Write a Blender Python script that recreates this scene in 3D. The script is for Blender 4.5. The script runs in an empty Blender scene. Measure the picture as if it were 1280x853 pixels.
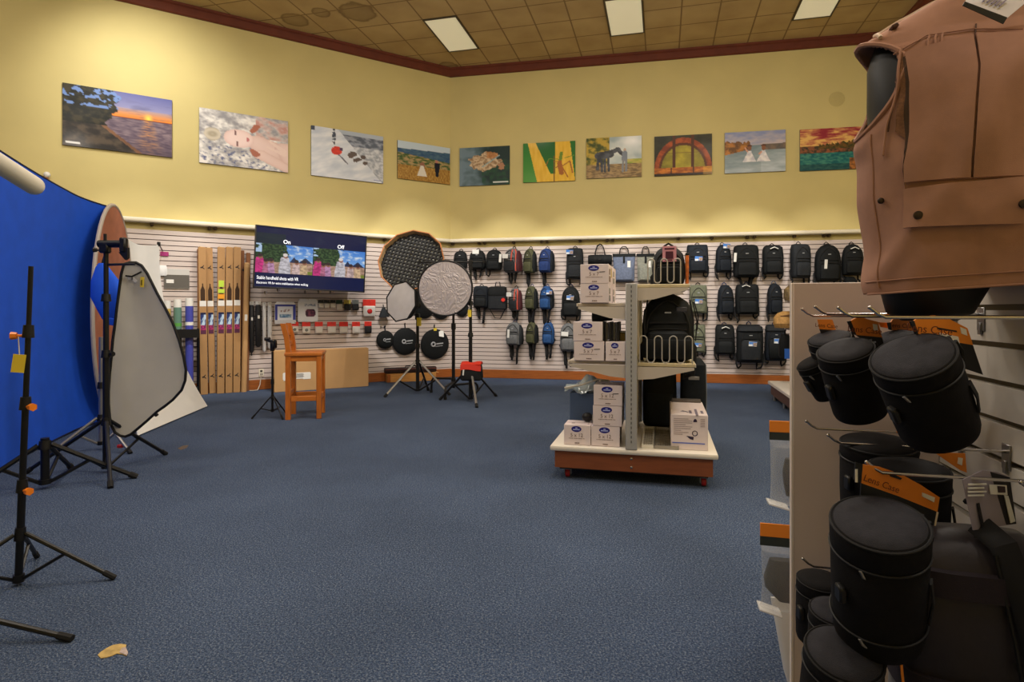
import bpy, bmesh, math, random
from mathutils import Vector, Matrix, Euler, noise
random.seed(7)
SC = bpy.context.scene
COL = SC.collection
PI = math.pi
F, H, CX, HV = 740.0, 1.3, 640.0, 388.0      # focal length in px of the 1280 frame, eye height, principal column, horizon row

def V(*a): return Vector(a)
def at(u, v, Y): return Vector(((u-CX)/F*Y, Y, H+(HV-v)/F*Y))
def flo(u, v, z=0.0):
    Y = F*(H-z)/(v-HV); return at(u, v, Y)

# ------------------------------------------------------------------ materials
def lin(c):
    c = c/255.0
    return c/12.92 if c <= .04045 else ((c+.055)/1.055)**2.4
def C(r, g, b): return (lin(r), lin(g), lin(b), 1.0)
MATS = {}
def mat(name, rgb, rough=.6, metal=0, var=0.0, vs=8, bump=0.0, bs=300, spec=.4, emit=0, trans=0, alpha=1, coat=0, sheen=0, stretch=None):
    if name in MATS: return MATS[name]
    m = bpy.data.materials.new(name); m.use_nodes = True
    nt = m.node_tree; N = nt.nodes; L = nt.links
    p = N['Principled BSDF']
    c = C(*rgb)
    p.inputs['Base Color'].default_value = c
    p.inputs['Roughness'].default_value = rough
    p.inputs['Metallic'].default_value = metal
    p.inputs['Specular IOR Level'].default_value = spec
    p.inputs['Alpha'].default_value = alpha
    p.inputs['Transmission Weight'].default_value = trans
    p.inputs['Coat Weight'].default_value = coat
    p.inputs['Sheen Weight'].default_value = sheen
    if emit:
        p.inputs['Emission Color'].default_value = c; p.inputs['Emission Strength'].default_value = emit
    if var or bump:
        tc = N.new('ShaderNodeTexCoord'); src = tc.outputs['Object']
        if stretch:
            mp = N.new('ShaderNodeMapping'); mp.inputs['Scale'].default_value = stretch
            L.new(src, mp.inputs['Vector']); src = mp.outputs['Vector']
    if var:
        nz = N.new('ShaderNodeTexNoise'); nz.inputs['Scale'].default_value = vs; nz.inputs['Detail'].default_value = 4
        L.new(src, nz.inputs['Vector'])
        rp = N.new('ShaderNodeValToRGB')
        rp.color_ramp.elements[0].position = .3; rp.color_ramp.elements[1].position = .7
        rp.color_ramp.elements[0].color = tuple(max(0, x*(1-var)) for x in c[:3])+(1,)
        rp.color_ramp.elements[1].color = tuple(min(1, x*(1+var)) for x in c[:3])+(1,)
        L.new(nz.outputs['Fac'], rp.inputs['Fac']); L.new(rp.outputs['Color'], p.inputs['Base Color'])
    if bump:
        nb = N.new('ShaderNodeTexNoise'); nb.inputs['Scale'].default_value = bs; nb.inputs['Detail'].default_value = 3
        L.new(src, nb.inputs['Vector'])
        b = N.new('ShaderNodeBump'); b.inputs['Strength'].default_value = bump; b.inputs['Distance'].default_value = .004
        L.new(nb.outputs['Fac'], b.inputs['Height']); L.new(b.outputs['Normal'], p.inputs['Normal'])
    MATS[name] = m
    return m
def paint_mat(name, emit=0.0, rough=.35, coat=0.0):
    """material that shows a printed image held in the mesh's colour attribute"""
    if name in MATS: return MATS[name]
    m = bpy.data.materials.new(name); m.use_nodes = True
    nt = m.node_tree; N = nt.nodes; L = nt.links; p = N['Principled BSDF']
    a = N.new('ShaderNodeAttribute'); a.attribute_name = 'Col'
    p.inputs['Roughness'].default_value = rough; p.inputs['Coat Weight'].default_value = coat; p.inputs['Specular IOR Level'].default_value = .2
    p.inputs['Coat Roughness'].default_value = .12
    if emit:
        p.inputs['Base Color'].default_value = (.01, .01, .012, 1)
        L.new(a.outputs['Color'], p.inputs['Emission Color']); p.inputs['Emission Strength'].default_value = emit
    else:
        L.new(a.outputs['Color'], p.inputs['Base Color'])
    MATS[name] = m
    return m

# ------------------------------------------------------------------ mesh builder
def spow(x, e): return math.copysign(abs(x)**e, x)
class MB:
    def __init__(s): s.bm = bmesh.new(); s.m = Matrix.Identity(4); s.mi = 0
    def v(s, p): return s.bm.verts.new(s.m @ Vector(p))
    def f(s, vs):
        try:
            fc = s.bm.faces.new(vs); fc.material_index = s.mi; return fc
        except ValueError: return None
    def box(s, c, d, rot=None, bev=0.0, seg=1):
        M = s.m @ Matrix.Translation(Vector(c))
        if rot is not None: M = M @ Euler(rot).to_matrix().to_4x4()
        M = M @ Matrix.Diagonal((d[0], d[1], d[2], 1))
        if bev <= 0:
            r = bmesh.ops.create_cube(s.bm, size=1, matrix=M)
            for x in set(f for v in r['verts'] for f in v.link_faces): x.material_index = s.mi
            return s
        t = bmesh.new(); bmesh.ops.create_cube(t, size=1, matrix=M)
        bmesh.ops.bevel(t, geom=list(t.edges), offset=bev, segments=seg, affect='EDGES', profile=.5)
        s._join(t); return s
    def _join(s, t):
        mp = {}
        for v in t.verts: mp[v] = s.bm.verts.new(v.co)
        for f in t.faces: s.f([mp[v] for v in f.verts])
        t.free()
    def rings(s, rs, cap0=True, cap1=True, closed=True):
        R = [[s.v(p) for p in r] for r in rs]
        n = len(R[0])
        for a, b in zip(R[:-1], R[1:]):
            for i in range(n if closed else n-1):
                j = (i+1) % n
                s.f([a[i], a[j], b[j], b[i]])
        if closed:
            if cap0: s.f(list(reversed(R[0])))
            if cap1: s.f(R[-1])
        return s
    def tube(s, pts, r, n=8, closed=False, flat=None, up=None):
        pts = [Vector(p) for p in pts]; N = len(pts)
        rs = r if isinstance(r, (list, tuple)) else [r]*N
        tans = []
        for i in range(N):
            a = pts[(i-1) % N] if (closed or i > 0) else pts[i]
            b = pts[(i+1) % N] if (closed or i < N-1) else pts[i]
            t = (b-a); tans.append(t.normalized() if t.length > 1e-9 else Vector((0, 0, 1)))
        if up is not None: nrm = Vector(up)
        else: nrm = Vector((0, 0, 1)) if abs(tans[0].z) < .9 else Vector((1, 0, 0))
        out = []
        for i in range(N):
            t = tans[i]; nrm = nrm - t*nrm.dot(t)
            if nrm.length < 1e-6: nrm = t.orthogonal()
            nrm.normalize(); bi = t.cross(nrm)
            k = flat if flat else 1.0
            out.append([pts[i] + nrm*math.cos(2*PI*j/n)*rs[i]*k + bi*math.sin(2*PI*j/n)*rs[i] for j in range(n)])
        if closed: out.append(out[0]); s.rings(out, False, False)
        else: s.rings(out)
        return s
    def cyl(s, a, b, r, r2=None, n=16):
        return s.tube([a, b], [r, r if r2 is None else r2], n)
    def lathe(s, prof, c=(0, 0, 0), n=24, M=None, cap=True):
        M = M or Matrix.Identity(4); c = Vector(c)
        s.rings([[c + (M @ Vector((r*math.cos(2*PI*j/n), r*math.sin(2*PI*j/n), z))) for j in range(n)] for r, z in prof], cap, cap)
        return s
    def prism(s, poly, y0, y1):
        """poly in (x,z), extruded along y"""
        a = [s.v((x, y0, z)) for x, z in poly]; b = [s.v((x, y1, z)) for x, z in poly]
        n = len(poly); s.f(a); s.f(list(reversed(b)))
        for i in range(n):
            j = (i+1) % n; s.f([a[j], a[i], b[i], b[j]])
        return s
    def prismx(s, poly, x0, x1):
        """poly in (y,z), extruded along x"""
        a = [s.v((x0, y, z)) for y, z in poly]; b = [s.v((x1, y, z)) for y, z in poly]
        n = len(poly); s.f(a); s.f(list(reversed(b)))
        for i in range(n):
            j = (i+1) % n; s.f([a[j], a[i], b[i], b[j]])
        return s
    def sheet(s, fn, nu, nv, th=0.0):
        """fn(u,v)->point; th gives it thickness through the computed normal"""
        g = [[Vector(fn(i/nu, j/nv)) for i in range(nu+1)] for j in range(nv+1)]
        if th <= 0:
            R = [[s.v(p) for p in r] for r in g]
            for j in range(nv):
                for i in range(nu): s.f([R[j][i], R[j][i+1], R[j+1][i+1], R[j+1][i]])
            return s
        A, B = [], []
        for j in range(nv+1):
            ra, rb = [], []
            for i in range(nu+1):
                du = g[j][min(i+1, nu)]-g[j][max(i-1, 0)]; dv = g[min(j+1, nv)][i]-g[max(j-1, 0)][i]
                n = du.cross(dv)
                n = n.normalized() if n.length > 1e-12 else Vector((0, -1, 0))
                ra.append(s.v(g[j][i]+n*th/2)); rb.append(s.v(g[j][i]-n*th/2))
            A.append(ra); B.append(rb)
        for j in range(nv):
            for i in range(nu):
                s.f([A[j][i], A[j][i+1], A[j+1][i+1], A[j+1][i]]); s.f([B[j][i+1], B[j][i], B[j+1][i], B[j+1][i+1]])
        for i in range(nu):
            s.f([A[0][i+1], A[0][i], B[0][i], B[0][i+1]]); s.f([A[nv][i], A[nv][i+1], B[nv][i+1], B[nv][i]])
        for j in range(nv):
            s.f([A[j][0], A[j+1][0], B[j+1][0], B[j][0]]); s.f([A[j+1][nu], A[j][nu], B[j][nu], B[j+1][nu]])
        return s
    def loft(s, lv, n=24, p=3.0):
        """lv: (z, half width, y front, y back[, x offset]); superellipse sections"""
        rs = []
        for l in lv:
            z, hw, y0, y1 = l[:4]; xo = l[4] if len(l) > 4 else 0
            cy = (y0+y1)/2; hy = abs(y1-y0)/2
            rs.append([(xo+hw*spow(math.cos(2*PI*j/n), 2/p), cy+hy*spow(math.sin(2*PI*j/n), 2/p), z) for j in range(n)])
        return s.rings(rs)
    def ball(s, c, r, n=12, sc=(1, 1, 1)):
        rs = []
        for k in range(1, n):
            a = PI*k/n
            rs.append([(c[0]+sc[0]*r*math.sin(a)*math.cos(2*PI*j/(2*n)), c[1]+sc[1]*r*math.sin(a)*math.sin(2*PI*j/(2*n)), c[2]-sc[2]*r*math.cos(a)) for j in range(2*n)])
        return s.rings(rs)
    def build(s, name, m, parent=None, smooth=38, label=None):
        bmesh.ops.recalc_face_normals(s.bm, faces=list(s.bm.faces))
        me = bpy.data.meshes.new(name); s.bm.to_mesh(me); s.bm.free()
        for x in (m if isinstance(m, (list, tuple)) else [m]): me.materials.append(x)
        if smooth:
            me.polygons.foreach_set('use_smooth', [True]*len(me.polygons))
            me.set_sharp_from_angle(angle=math.radians(smooth))
        o = bpy.data.objects.new(name, me); COL.objects.link(o)
        if parent is not None: o.parent = parent
        if label: o['label'] = label
        return o

def tag(o, label, cat, group=None):
    o['label'] = label; o['category'] = cat
    if group: o['group'] = group
    return o
def thing(name, label, cat, loc=(0, 0, 0), rz=0.0, group=None, rot=None):
    o = bpy.data.objects.new(name, None); COL.objects.link(o); o.empty_display_size = .05
    o.location = loc; o.rotation_euler = rot if rot else (0, 0, rz)
    return tag(o, label, cat, group)
def struct(o): o['kind'] = 'structure'; return o
def dup(root, loc, rz, label, group=None):
    r = root.copy(); COL.objects.link(r); r.location = loc; r.rotation_euler = (0, 0, rz); r['label'] = label
    if group: r['group'] = group
    for ch in list(root.children):
        c = ch.copy(); COL.objects.link(c); c.parent = r
        for g in list(ch.children):
            d = g.copy(); COL.objects.link(d); d.parent = c
    return r
def text(s, size, m, parent, loc, rot=(PI/2, 0, 0), name='lettering', align='CENTER', ext=.0004, sx=1.0, bold=0.0):
    cu = bpy.data.curves.new(name, 'FONT'); cu.body = s; cu.size = size; cu.align_x = align; cu.align_y = 'CENTER'; cu.extrude = ext; cu.offset = bold
    cu.resolution_u = 3
    t = bpy.data.objects.new(name, cu); COL.objects.link(t)
    bpy.context.view_layer.update()
    me = bpy.data.meshes.new_from_object(t.evaluated_get(bpy.context.evaluated_depsgraph_get()))
    bpy.data.objects.remove(t); bpy.data.curves.remove(cu)
    me.materials.clear(); me.materials.append(m)
    M = Matrix.Translation(Vector(loc)) @ Euler(rot).to_matrix().to_4x4() @ Matrix.Diagonal((sx, 1, 1, 1))
    me.transform(M)
    o = bpy.data.objects.new(name, me); COL.objects.link(o); o.parent = parent
    return o
def picture(name, w, h, nx, ny, fn, m, parent, y=0.0, z0=0.0):
    """flat printed sheet in the xz plane facing -y, its image painted in a colour attribute; fn(u, v) with v downwards, sRGB 0-255"""
    me = bpy.data.meshes.new(name)
    vs = [(-w/2+w*i/nx, y, z0+h-h*j/ny) for j in range(ny+1) for i in range(nx+1)]
    fs = [(j*(nx+1)+i, (j+1)*(nx+1)+i, (j+1)*(nx+1)+i+1, j*(nx+1)+i+1) for j in range(ny) for i in range(nx)]
    me.from_pydata(vs, [], fs)
    ca = me.color_attributes.new('Col', 'FLOAT_COLOR', 'POINT')
    buf = []
    for j in range(ny+1):
        for i in range(nx+1):
            r, g, b = fn(i/nx, j/ny)
            buf += [lin(max(0, min(255, r))), lin(max(0, min(255, g))), lin(max(0, min(255, b))), 1.0]
    ca.data.foreach_set('color', buf)
    me.materials.append(m)
    o = bpy.data.objects.new(name, me); COL.objects.link(o); o.parent = parent
    return o

# ------------------------------------------------------------------ walls as frames
class Wall:
    def __init__(s, c, d, n):
        s.c = Vector((c[0], c[1], 0)); s.d = Vector((d[0], d[1], 0)).normalized(); s.n = Vector((n[0], n[1], 0)).normalized()
        s.rz = math.atan2(s.d.y, s.d.x)
    def t(s, u, off=0.0):
        r = (u-CX)/F; o = s.c+s.n*off
        return (r*o.y-o.x)/(s.d.x-r*s.d.y)
    def p(s, t, z, off=0.0):
        q = s.c+s.n*off+s.d*t; return Vector((q.x, q.y, z))
    def hit(s, u, v, off=0.0):
        q = s.p(s.t(u, off), 0, off); return Vector((q.x, q.y, H+(HV-v)/F*q.y))
    def rect(s, u0, u1, v0, v1, off=0.0):
        """pixel box -> (bottom centre point on the wall, width, height)"""
        ta, tb = s.t(u0, off), s.t(u1, off); tm = (ta+tb)/2
        q = s.p(tm, 0, off); k = q.y/F
        z1, z0 = H+(HV-v0)*k, H+(HV-v1)*k
        return Vector((q.x, q.y, z0)), tb-ta, z1-z0
CORNER = (-77/F*11.55, 11.55)
WB = Wall(CORNER, (3718, -740), (-740, -3718))          # back wall, t grows to the right
WL = Wall(CORNER, (1185, 740), (740, -1185))            # left wall, t negative to the left of the corner
STORE = -math.radians(14.2)                             # the shop fittings and the ceiling grid share one angle
ZC = 6.01                                               # ceiling height
# ================================================================== materials in common
M_yellow = mat('yellow wall paint', (208, 192, 130), .7, var=.05, vs=1.2, bump=.05, bs=120)
M_slat = mat('cream slat board', (202, 188, 181), .5, var=.02, vs=3)
M_groove = mat('slat groove', (88, 74, 66), .6)
M_cream = mat('cream painted ledge', (226, 218, 196), .5)
M_crown = mat('brown cornice', (104, 48, 30), .55, var=.12, vs=6)
M_wood = mat('orange stained skirting', (150, 84, 34), .45, var=.18, vs=5, stretch=(1, 1, 12))
M_black = mat('black painted metal', (12, 12, 14), .4)
M_blackp = mat('black plastic', (14, 14, 16), .45)
M_chrome = mat('chrome wire', (190, 186, 184), .22, metal=1)
M_steel = mat('grey steel', (150, 150, 150), .35, metal=.8)
M_white = mat('white plastic', (232, 230, 226), .4)
M_paper = mat('white paper', (228, 226, 220), .6)
M_ink = mat('black ink', (30, 28, 32), .6)
M_kraft = mat('kraft cardboard', (172, 132, 86), .75, var=.08, vs=4)
M_kraft2 = mat('pale kraft cardboard', (186, 146, 98), .75, var=.06, vs=3)
M_darkfab = mat('black nylon', (18, 19, 22), .75, var=.25, vs=40, bump=.3, bs=500, spec=.25)
M_web = mat('black webbing', (16, 16, 19), .8)
M_yeltag = mat('yellow price tag', (232, 205, 60), .6)
M_orangek = mat('orange knob plastic', (232, 128, 30), .4)

# ================================================================== room shell
def carpet_mat():
    m = bpy.data.materials.new('blue loop carpet'); m.use_nodes = True
    nt = m.node_tree; N = nt.nodes; L = nt.links; p = N['Principled BSDF']
    tc = N.new('ShaderNodeTexCoord')
    n1 = N.new('ShaderNodeTexNoise'); n1.inputs['Scale'].default_value = 115; n1.inputs['Detail'].default_value = 6; n1.inputs['Roughness'].default_value = .75
    L.new(tc.outputs['Object'], n1.inputs['Vector'])
    vo = N.new('ShaderNodeTexVoronoi'); vo.inputs['Scale'].default_value = 190
    L.new(tc.outputs['Object'], vo.inputs['Vector'])
    r = N.new('ShaderNodeValToRGB'); e = r.color_ramp.elements
    e[0].position = .34; e[0].color = C(42, 57, 88)
    e[1].position = .66; e[1].color = C(150, 160, 174)
    k = e.new(.5); k.color = C(80, 99, 130)
    mx = N.new('ShaderNodeMix'); mx.data_type = 'RGBA'; mx.blend_type = 'MULTIPLY'; mx.inputs['Factor'].default_value = .65
    r2 = N.new('ShaderNodeValToRGB'); r2.color_ramp.elements[0].color = (1, 1, 1, 1); r2.color_ramp.elements[1].color = (.25, .25, .3, 1)
    r2.color_ramp.elements[0].position = .15; r2.color_ramp.elements[1].position = .75
    L.new(n1.outputs['Fac'], r.inputs['Fac']); L.new(vo.outputs['Distance'], r2.inputs['Fac'])
    L.new(r.outputs['Color'], mx.inputs['A']); L.new(r2.outputs['Color'], mx.inputs['B'])
    # broad wear and traffic patches
    n2 = N.new('ShaderNodeTexNoise'); n2.inputs['Scale'].default_value = .9; n2.inputs['Detail'].default_value = 5
    L.new(tc.outputs['Object'], n2.inputs['Vector'])
    r3 = N.new('ShaderNodeValToRGB'); r3.color_ramp.elements[0].color = (.86, .86, .86, 1); r3.color_ramp.elements[1].color = (1.1, 1.1, 1.1, 1)
    r3.color_ramp.elements[0].position = .35; r3.color_ramp.elements[1].position = .65
    L.new(n2.outputs['Fac'], r3.inputs['Fac'])
    m2 = N.new('ShaderNodeMix'); m2.data_type = 'RGBA'; m2.blend_type = 'MULTIPLY'; m2.inputs['Factor'].default_value = 1
    L.new(mx.outputs['Result'], m2.inputs['A']); L.new(r3.outputs['Color'], m2.inputs['B'])
    L.new(m2.outputs['Result'], p.inputs['Base Color'])
    p.inputs['Roughness'].default_value = .95; p.inputs['Specular IOR Level'].default_value = .1
    b = N.new('ShaderNodeBump'); b.inputs['Strength'].default_value = .9; b.inputs['Distance'].default_value = .006; b.invert = True
    L.new(vo.outputs['Distance'], b.inputs['Height']); L.new(b.outputs['Normal'], p.inputs['Normal'])
    return m
LEND = WL.p(-11.0, 0); REND = WB.p(7.81, 0)              # ends of the two walls
WR = Wall((REND.x, REND.y), (-.195, -.981), (-.981, .195))
RFAR = WR.p(13.5, 0)
PLAN = [(CORNER[0], CORNER[1]), (REND.x, REND.y), (RFAR.x, RFAR.y), (LEND.x, RFAR.y), (LEND.x, LEND.y)]
mb = MB(); mb.f([mb.v((x, y, 0)) for x, y in PLAN]); mb.f([mb.v((x, y, -.1)) for x, y in PLAN])
n = len(PLAN)
for i in range(n):
    a, b = PLAN[i], PLAN[(i+1) % n]
    mb.f([mb.v((a[0], a[1], 0)), mb.v((b[0], b[1], 0)), mb.v((b[0], b[1], -.1)), mb.v((a[0], a[1], -.1))])
floor = struct(mb.build('floor', carpet_mat(), smooth=0))
# torn place in the carpet and a small scuff
def torn(name, pts, z, m):
    mb = MB(); P = [flo(u, v) for u, v in pts]
    a = [mb.v((p.x, p.y, z)) for p in P]; b = [mb.v((p.x, p.y, .0005)) for p in P]
    mb.f(a)
    for i in range(len(P)):
        j = (i+1) % len(P); mb.f([a[i], a[j], b[j], b[i]])
    return mb.build(name, m, floor, smooth=0)
torn('torn_carpet_patch', [(122, 820), (126, 816), (134, 811), (141, 807.5), (150, 806), (158, 807), (157, 811), (160, 817), (158, 821), (153, 819), (146, 818), (140, 821), (133, 823), (126, 824)], .003, mat('bare yellow adhesive', (176, 150, 92), .8, var=.3, vs=30))
torn('torn_carpet_edge', [(152, 812), (157, 810.5), (160, 817), (158.5, 821), (154, 819), (149, 817.5)], .0045, mat('frayed backing', (176, 160, 156), .9, var=.3, vs=60))
torn('carpet_stain', [(222, 561), (229, 557.5), (236, 557), (233, 560.5), (226, 563)], .002, mat('brown scuff', (96, 82, 70), .9, var=.2, vs=30))

# ceiling, in the fittings' frame so that the tile grid is straight in object space
def ceiling_mat(off):
    m = bpy.data.materials.new('stained ceiling tiles'); m.use_nodes = True
    nt = m.node_tree; N = nt.nodes; L = nt.links; p = N['Principled BSDF']
    tc = N.new('ShaderNodeTexCoord'); sp = N.new('ShaderNodeSeparateXYZ'); L.new(tc.outputs['Object'], sp.inputs[0])
    def math_(op, a, b=None):
        x = N.new('ShaderNodeMath'); x.operation = op
        for i, q in enumerate((a, b)):
            if q is None: continue
            if isinstance(q, (int, float)): x.inputs[i].default_value = q
            else: L.new(q, x.inputs[i])
        return x.outputs[0]
    def line(o, per, of):
        f = math_('FRACT', math_('DIVIDE', math_('SUBTRACT', o, of), per))
        d = math_('ABSOLUTE', math_('SUBTRACT', f, .5))
        return math_('GREATER_THAN', d, .5-.012/per)
    g = math_('MAXIMUM', line(sp.outputs[0], TX, off[0]), line(sp.outputs[1], TY, off[1]))
    nz = N.new('ShaderNodeTexNoise'); nz.inputs['Scale'].default_value = 1.6; nz.inputs['Detail'].default_value = 8; L.new(tc.outputs['Object'], nz.inputs['Vector'])
    rp = N.new('ShaderNodeValToRGB'); rp.color_ramp.elements[0].position = .3; rp.color_ramp.elements[1].position = .7
    rp.color_ramp.elements[0].color = C(176, 148, 100); rp.color_ramp.elements[1].color = C(198, 171, 120)
    L.new(nz.outputs['Fac'], rp.inputs['Fac'])
    col = rp.outputs['Color']
    # water stains: wobbly rings
    nw = N.new('ShaderNodeTexNoise'); nw.inputs['Scale'].default_value = 5; L.new(tc.outputs['Object'], nw.inputs['Vector'])
    for (sx, sy, sr) in STAINS:
        dx = math_('SUBTRACT', sp.outputs[0], sx); dy = math_('SUBTRACT', sp.outputs[1], sy)
        d = math_('SQRT', math_('ADD', math_('MULTIPLY', dx, dx), math_('MULTIPLY', dy, dy)))
        d = math_('ADD', d, math_('MULTIPLY', math_('SUBTRACT', nw.outputs['Fac'], .5), sr*.6))
        r = N.new('ShaderNodeValToRGB'); e = r.color_ramp.elements
        e[0].position = 0; e[0].color = (.8, .8, .8, 1); e[1].position = 1; e[1].color = (1, 1, 1, 1)
        k = e.new(.62); k.color = (.72, .70, .66, 1)
        k = e.new(.80); k.color = (.5, .46, .40, 1)
        k = e.new(.9); k.color = (1, 1, 1, 1)
        L.new(math_('DIVIDE', d, sr*1.15), r.inputs['Fac'])
        mm = N.new('ShaderNodeMix'); mm.data_type = 'RGBA'; mm.blend_type = 'MULTIPLY'; mm.inputs['Factor'].default_value = 1
        L.new(col, mm.inputs['A']); L.new(r.outputs['Color'], mm.inputs['B']); col = mm.outputs['Result']
    mx = N.new('ShaderNodeMix'); mx.data_type = 'RGBA'; L.new(g, mx.inputs['Factor']); L.new(col, mx.inputs['A']); mx.inputs['B'].default_value = C(136, 110, 70)
    L.new(mx.outputs['Result'], p.inputs['Base Color']); p.inputs['Roughness'].default_value = .9
    nb = N.new('ShaderNodeTexNoise'); nb.inputs['Scale'].default_value = 60; L.new(tc.outputs['Object'], nb.inputs['Vector'])
    b = N.new('ShaderNodeBump'); b.inputs['Strength'].default_value = .25; b.inputs['Distance'].default_value = .005; L.new(nb.outputs['Fac'], b.inputs['Height']); L.new(b.outputs['Normal'], p.inputs['Normal'])
    return m
RS = Matrix.Rotation(STORE, 4, 'Z'); RSI = RS.inverted()
def ceil_local(u, v):
    Y = F*(ZC-H)/(HV-v); q = RSI @ at(u, v, Y); return q
PANELS = []
for q in [((528, 22.7), (567, 16.4), (599.5, 61.7), (563, 66.4)), None, None]:
    if q:
        P = [ceil_local(*x) for x in q]
        c = sum(P, Vector())/4
        PANELS.append([c.x, c.y])
PW, PL = .58, 1.22
# the other two are taken from their visible far edges
for (ua, va, ub, vb) in ((767, 43.5, 809, 40.5), (1002, 22.4, 1047, 19.6)):
    a = ceil_local(ua, va); b = ceil_local(ub, vb); c = (a+b)/2
    PANELS.append([c.x, c.y-PL/2])
for i in (1, 2): PANELS[i][0] = PANELS[0][0]+round((PANELS[i][0]-PANELS[0][0])/.58)*.58
TX, TY = .58, .61
STAINS = [(q.x, q.y, r) for q, r in ((ceil_local(447, 15), .3), (ceil_local(401, 15.5), .15), (ceil_local(369, 25), .22), (ceil_local(561, 82), .18))]
mb = MB(); mb.f([mb.v(RSI @ Vector((x, y, 0))) for x, y in PLAN]); mb.f([mb.v(RSI @ Vector((x, y, .1))) for x, y in PLAN])
ceiling = struct(mb.build('ceiling', ceiling_mat((PANELS[0][0]-PW/2, PANELS[0][1]-PL/2)), smooth=0))
ceiling.location = (0, 0, ZC); ceiling.rotation_euler = (0, 0, STORE)
M_diff = mat('light diffuser', (236, 226, 190), .5, emit=.33)
for i, (x, y) in enumerate(PANELS):
    p = RS @ Vector((x, y, 0))
    t = thing('ceiling_light', ['recessed ceiling light panel nearest the corner of the two walls, left one of three', 'recessed ceiling light panel, middle of the three', 'recessed ceiling light panel at the right, above and left of the tan vest'][i], 'ceiling light', (p.x, p.y, ZC), STORE, 'ceiling light panels')
    mb = MB()
    for sx in (-1, 1): mb.box((sx*(PW/2-.012), 0, -.008), (.024, PL, .02))
    for sy in (-1, 1): mb.box((0, sy*(PL/2-.012), -.008), (PW-.05, .024, .02))
    mb.build('frame', mat('light frame', (70, 62, 44), .5), t)
    mb = MB(); mb.box((0, 0, -.006), (PW-.05, PL-.05, .01)); mb.build('diffuser', M_diff, t)

# walls as slabs standing behind their face
def wall(name, W, t0, t1, z0=0, z1=ZC, th=.12, m=M_yellow):
    mb = MB(); L = t1-t0
    mb.box(((t0+t1)/2, th/2, (z0+z1)/2), (L, th, z1-z0))
    o = struct(mb.build(name, m, smooth=0)); o.location = W.c; o.rotation_euler = (0, 0, W.rz); return o
wall_left = wall('wall_left', WL, -11.0, 0)
wall_back = wall('wall_back', WB, 0, 7.81)
wall_right = wall('wall_right', WR, 0, 13.5)
WBK = Wall((LEND.x, RFAR.y), (1, 0), (0, 1))
def slab(name, a, b):
    mb = MB(); a = Vector(a); b = Vector(b); d = (b-a); L = d.length
    mb.box((L/2, 0, ZC/2), (L, .12, ZC)); o = struct(mb.build(name, M_yellow, smooth=0))
    o.location = (a.x, a.y, 0); o.rotation_euler = (0, 0, math.atan2(d.y, d.x)); return o
slab('wall_rear', (RFAR.x, RFAR.y-.06, 0), (LEND.x, RFAR.y-.06, 0))
slab('wall_side', (LEND.x-.06, RFAR.y, 0), (LEND.x-.06, LEND.y, 0))
q_ = WB.t(1046, 0); mb = MB(); mb.m = Matrix.Translation((q_, -.0006, WB.hit(1046, 124, 0).z)) @ Matrix.Rotation(PI/2, 4, 'X'); mb.lathe([(.002, 0), (.07, 0), (.13, .0001)], (0, 0, 0), 24)
mb.build('wall_smudge', mat('faint smudge', (150, 132, 78), .8, alpha=.06), wall_back)
# slat boards: a real stepped section extruded along the wall
def slatboard(parent, t0, t1, ztop, zbot, depth=.03, pitch=.0775, gap=.012, name='slat_board', mm=None):
    mb = MB(); z = ztop; k = 0
    mb.mi = 1; mb.box(((t0+t1)/2, -.004, (ztop+zbot)/2), (t1-t0, .008, ztop-zbot)); mb.mi = 0
    while z > zbot+.01:
        z2 = max(z-pitch+gap, zbot)
        mb.box(((t0+t1)/2, -depth/2-.003, (z+z2)/2), (t1-t0, depth-.006, z-z2)); z -= pitch
    o = mb.build(name, [M_slat, M_groove], parent, smooth=0); return o
SLT = .03                                               # face of the slat boards in front of the wall
ZS1, ZS0 = 2.51, .165
slatboard(wall_left, -10.5, -.0115, ZS1, ZS0)
slatboard(wall_back, .0115, 7.7, ZS1, ZS0)
# skirting, ledge over the boards with its brackets, cornice
for W, t0, t1, nm in ((WL, -11, 0, 'left'), (WB, 0, 7.81, 'back')):
    mb = MB(); mb.box(((t0+t1)/2, -.02, .08), (t1-t0, .04, .16), bev=.006)
    o = struct(mb.build('baseboard_'+nm, M_wood, smooth=0)); o.location = W.c; o.rotation_euler = (0, 0, W.rz)
k = 1
for W, t0, t1, nm in ((WL, -11, .04, 'left'), (WB, -.04, 7.81, 'back')):
    mb = MB(); mb.box(((t0+t1)/2, -.07, 2.64), (t1-t0, .14, .07), bev=.025, seg=3)
    o = struct(mb.build('trim_%d' % k, M_cream)); o.location = W.c; o.rotation_euler = (0, 0, W.rz); k += 1
    us = (190, 262, 269, 481) if nm == 'left' else (566, 599, 606, 642, 677, 684, 725, 759, 766, 848, 890, 934, 943, 993, 1030, 1036)
    for u in us:
        tt = W.t(u, .05)
        mb = MB(); mb.box((tt, -.05, 2.585), (.05, .09, .045), bev=.008); mb.cyl((tt, -.09, 2.585), (tt, -.125, 2.575), .012, n=8)
        mb.build('ledge_bracket', mat('bronze bracket', (74, 58, 40), .4, metal=.6), o)
for W, t0, t1 in ((WL, -11, .02), (WB, -.02, 7.81), (WR, 0, 13.5)):
    mb = MB(); mb.prismx([(0, ZC-.17), (-.03, ZC-.17), (-.05, ZC-.155), (-.05, ZC-.05), (-.075, ZC-.03), (-.075, ZC), (0, ZC)], t0, t1)
    o = struct(mb.build('trim_%d' % k, M_crown, smooth=0)); o.location = W.c; o.rotation_euler = (0, 0, W.rz); k += 1

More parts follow.
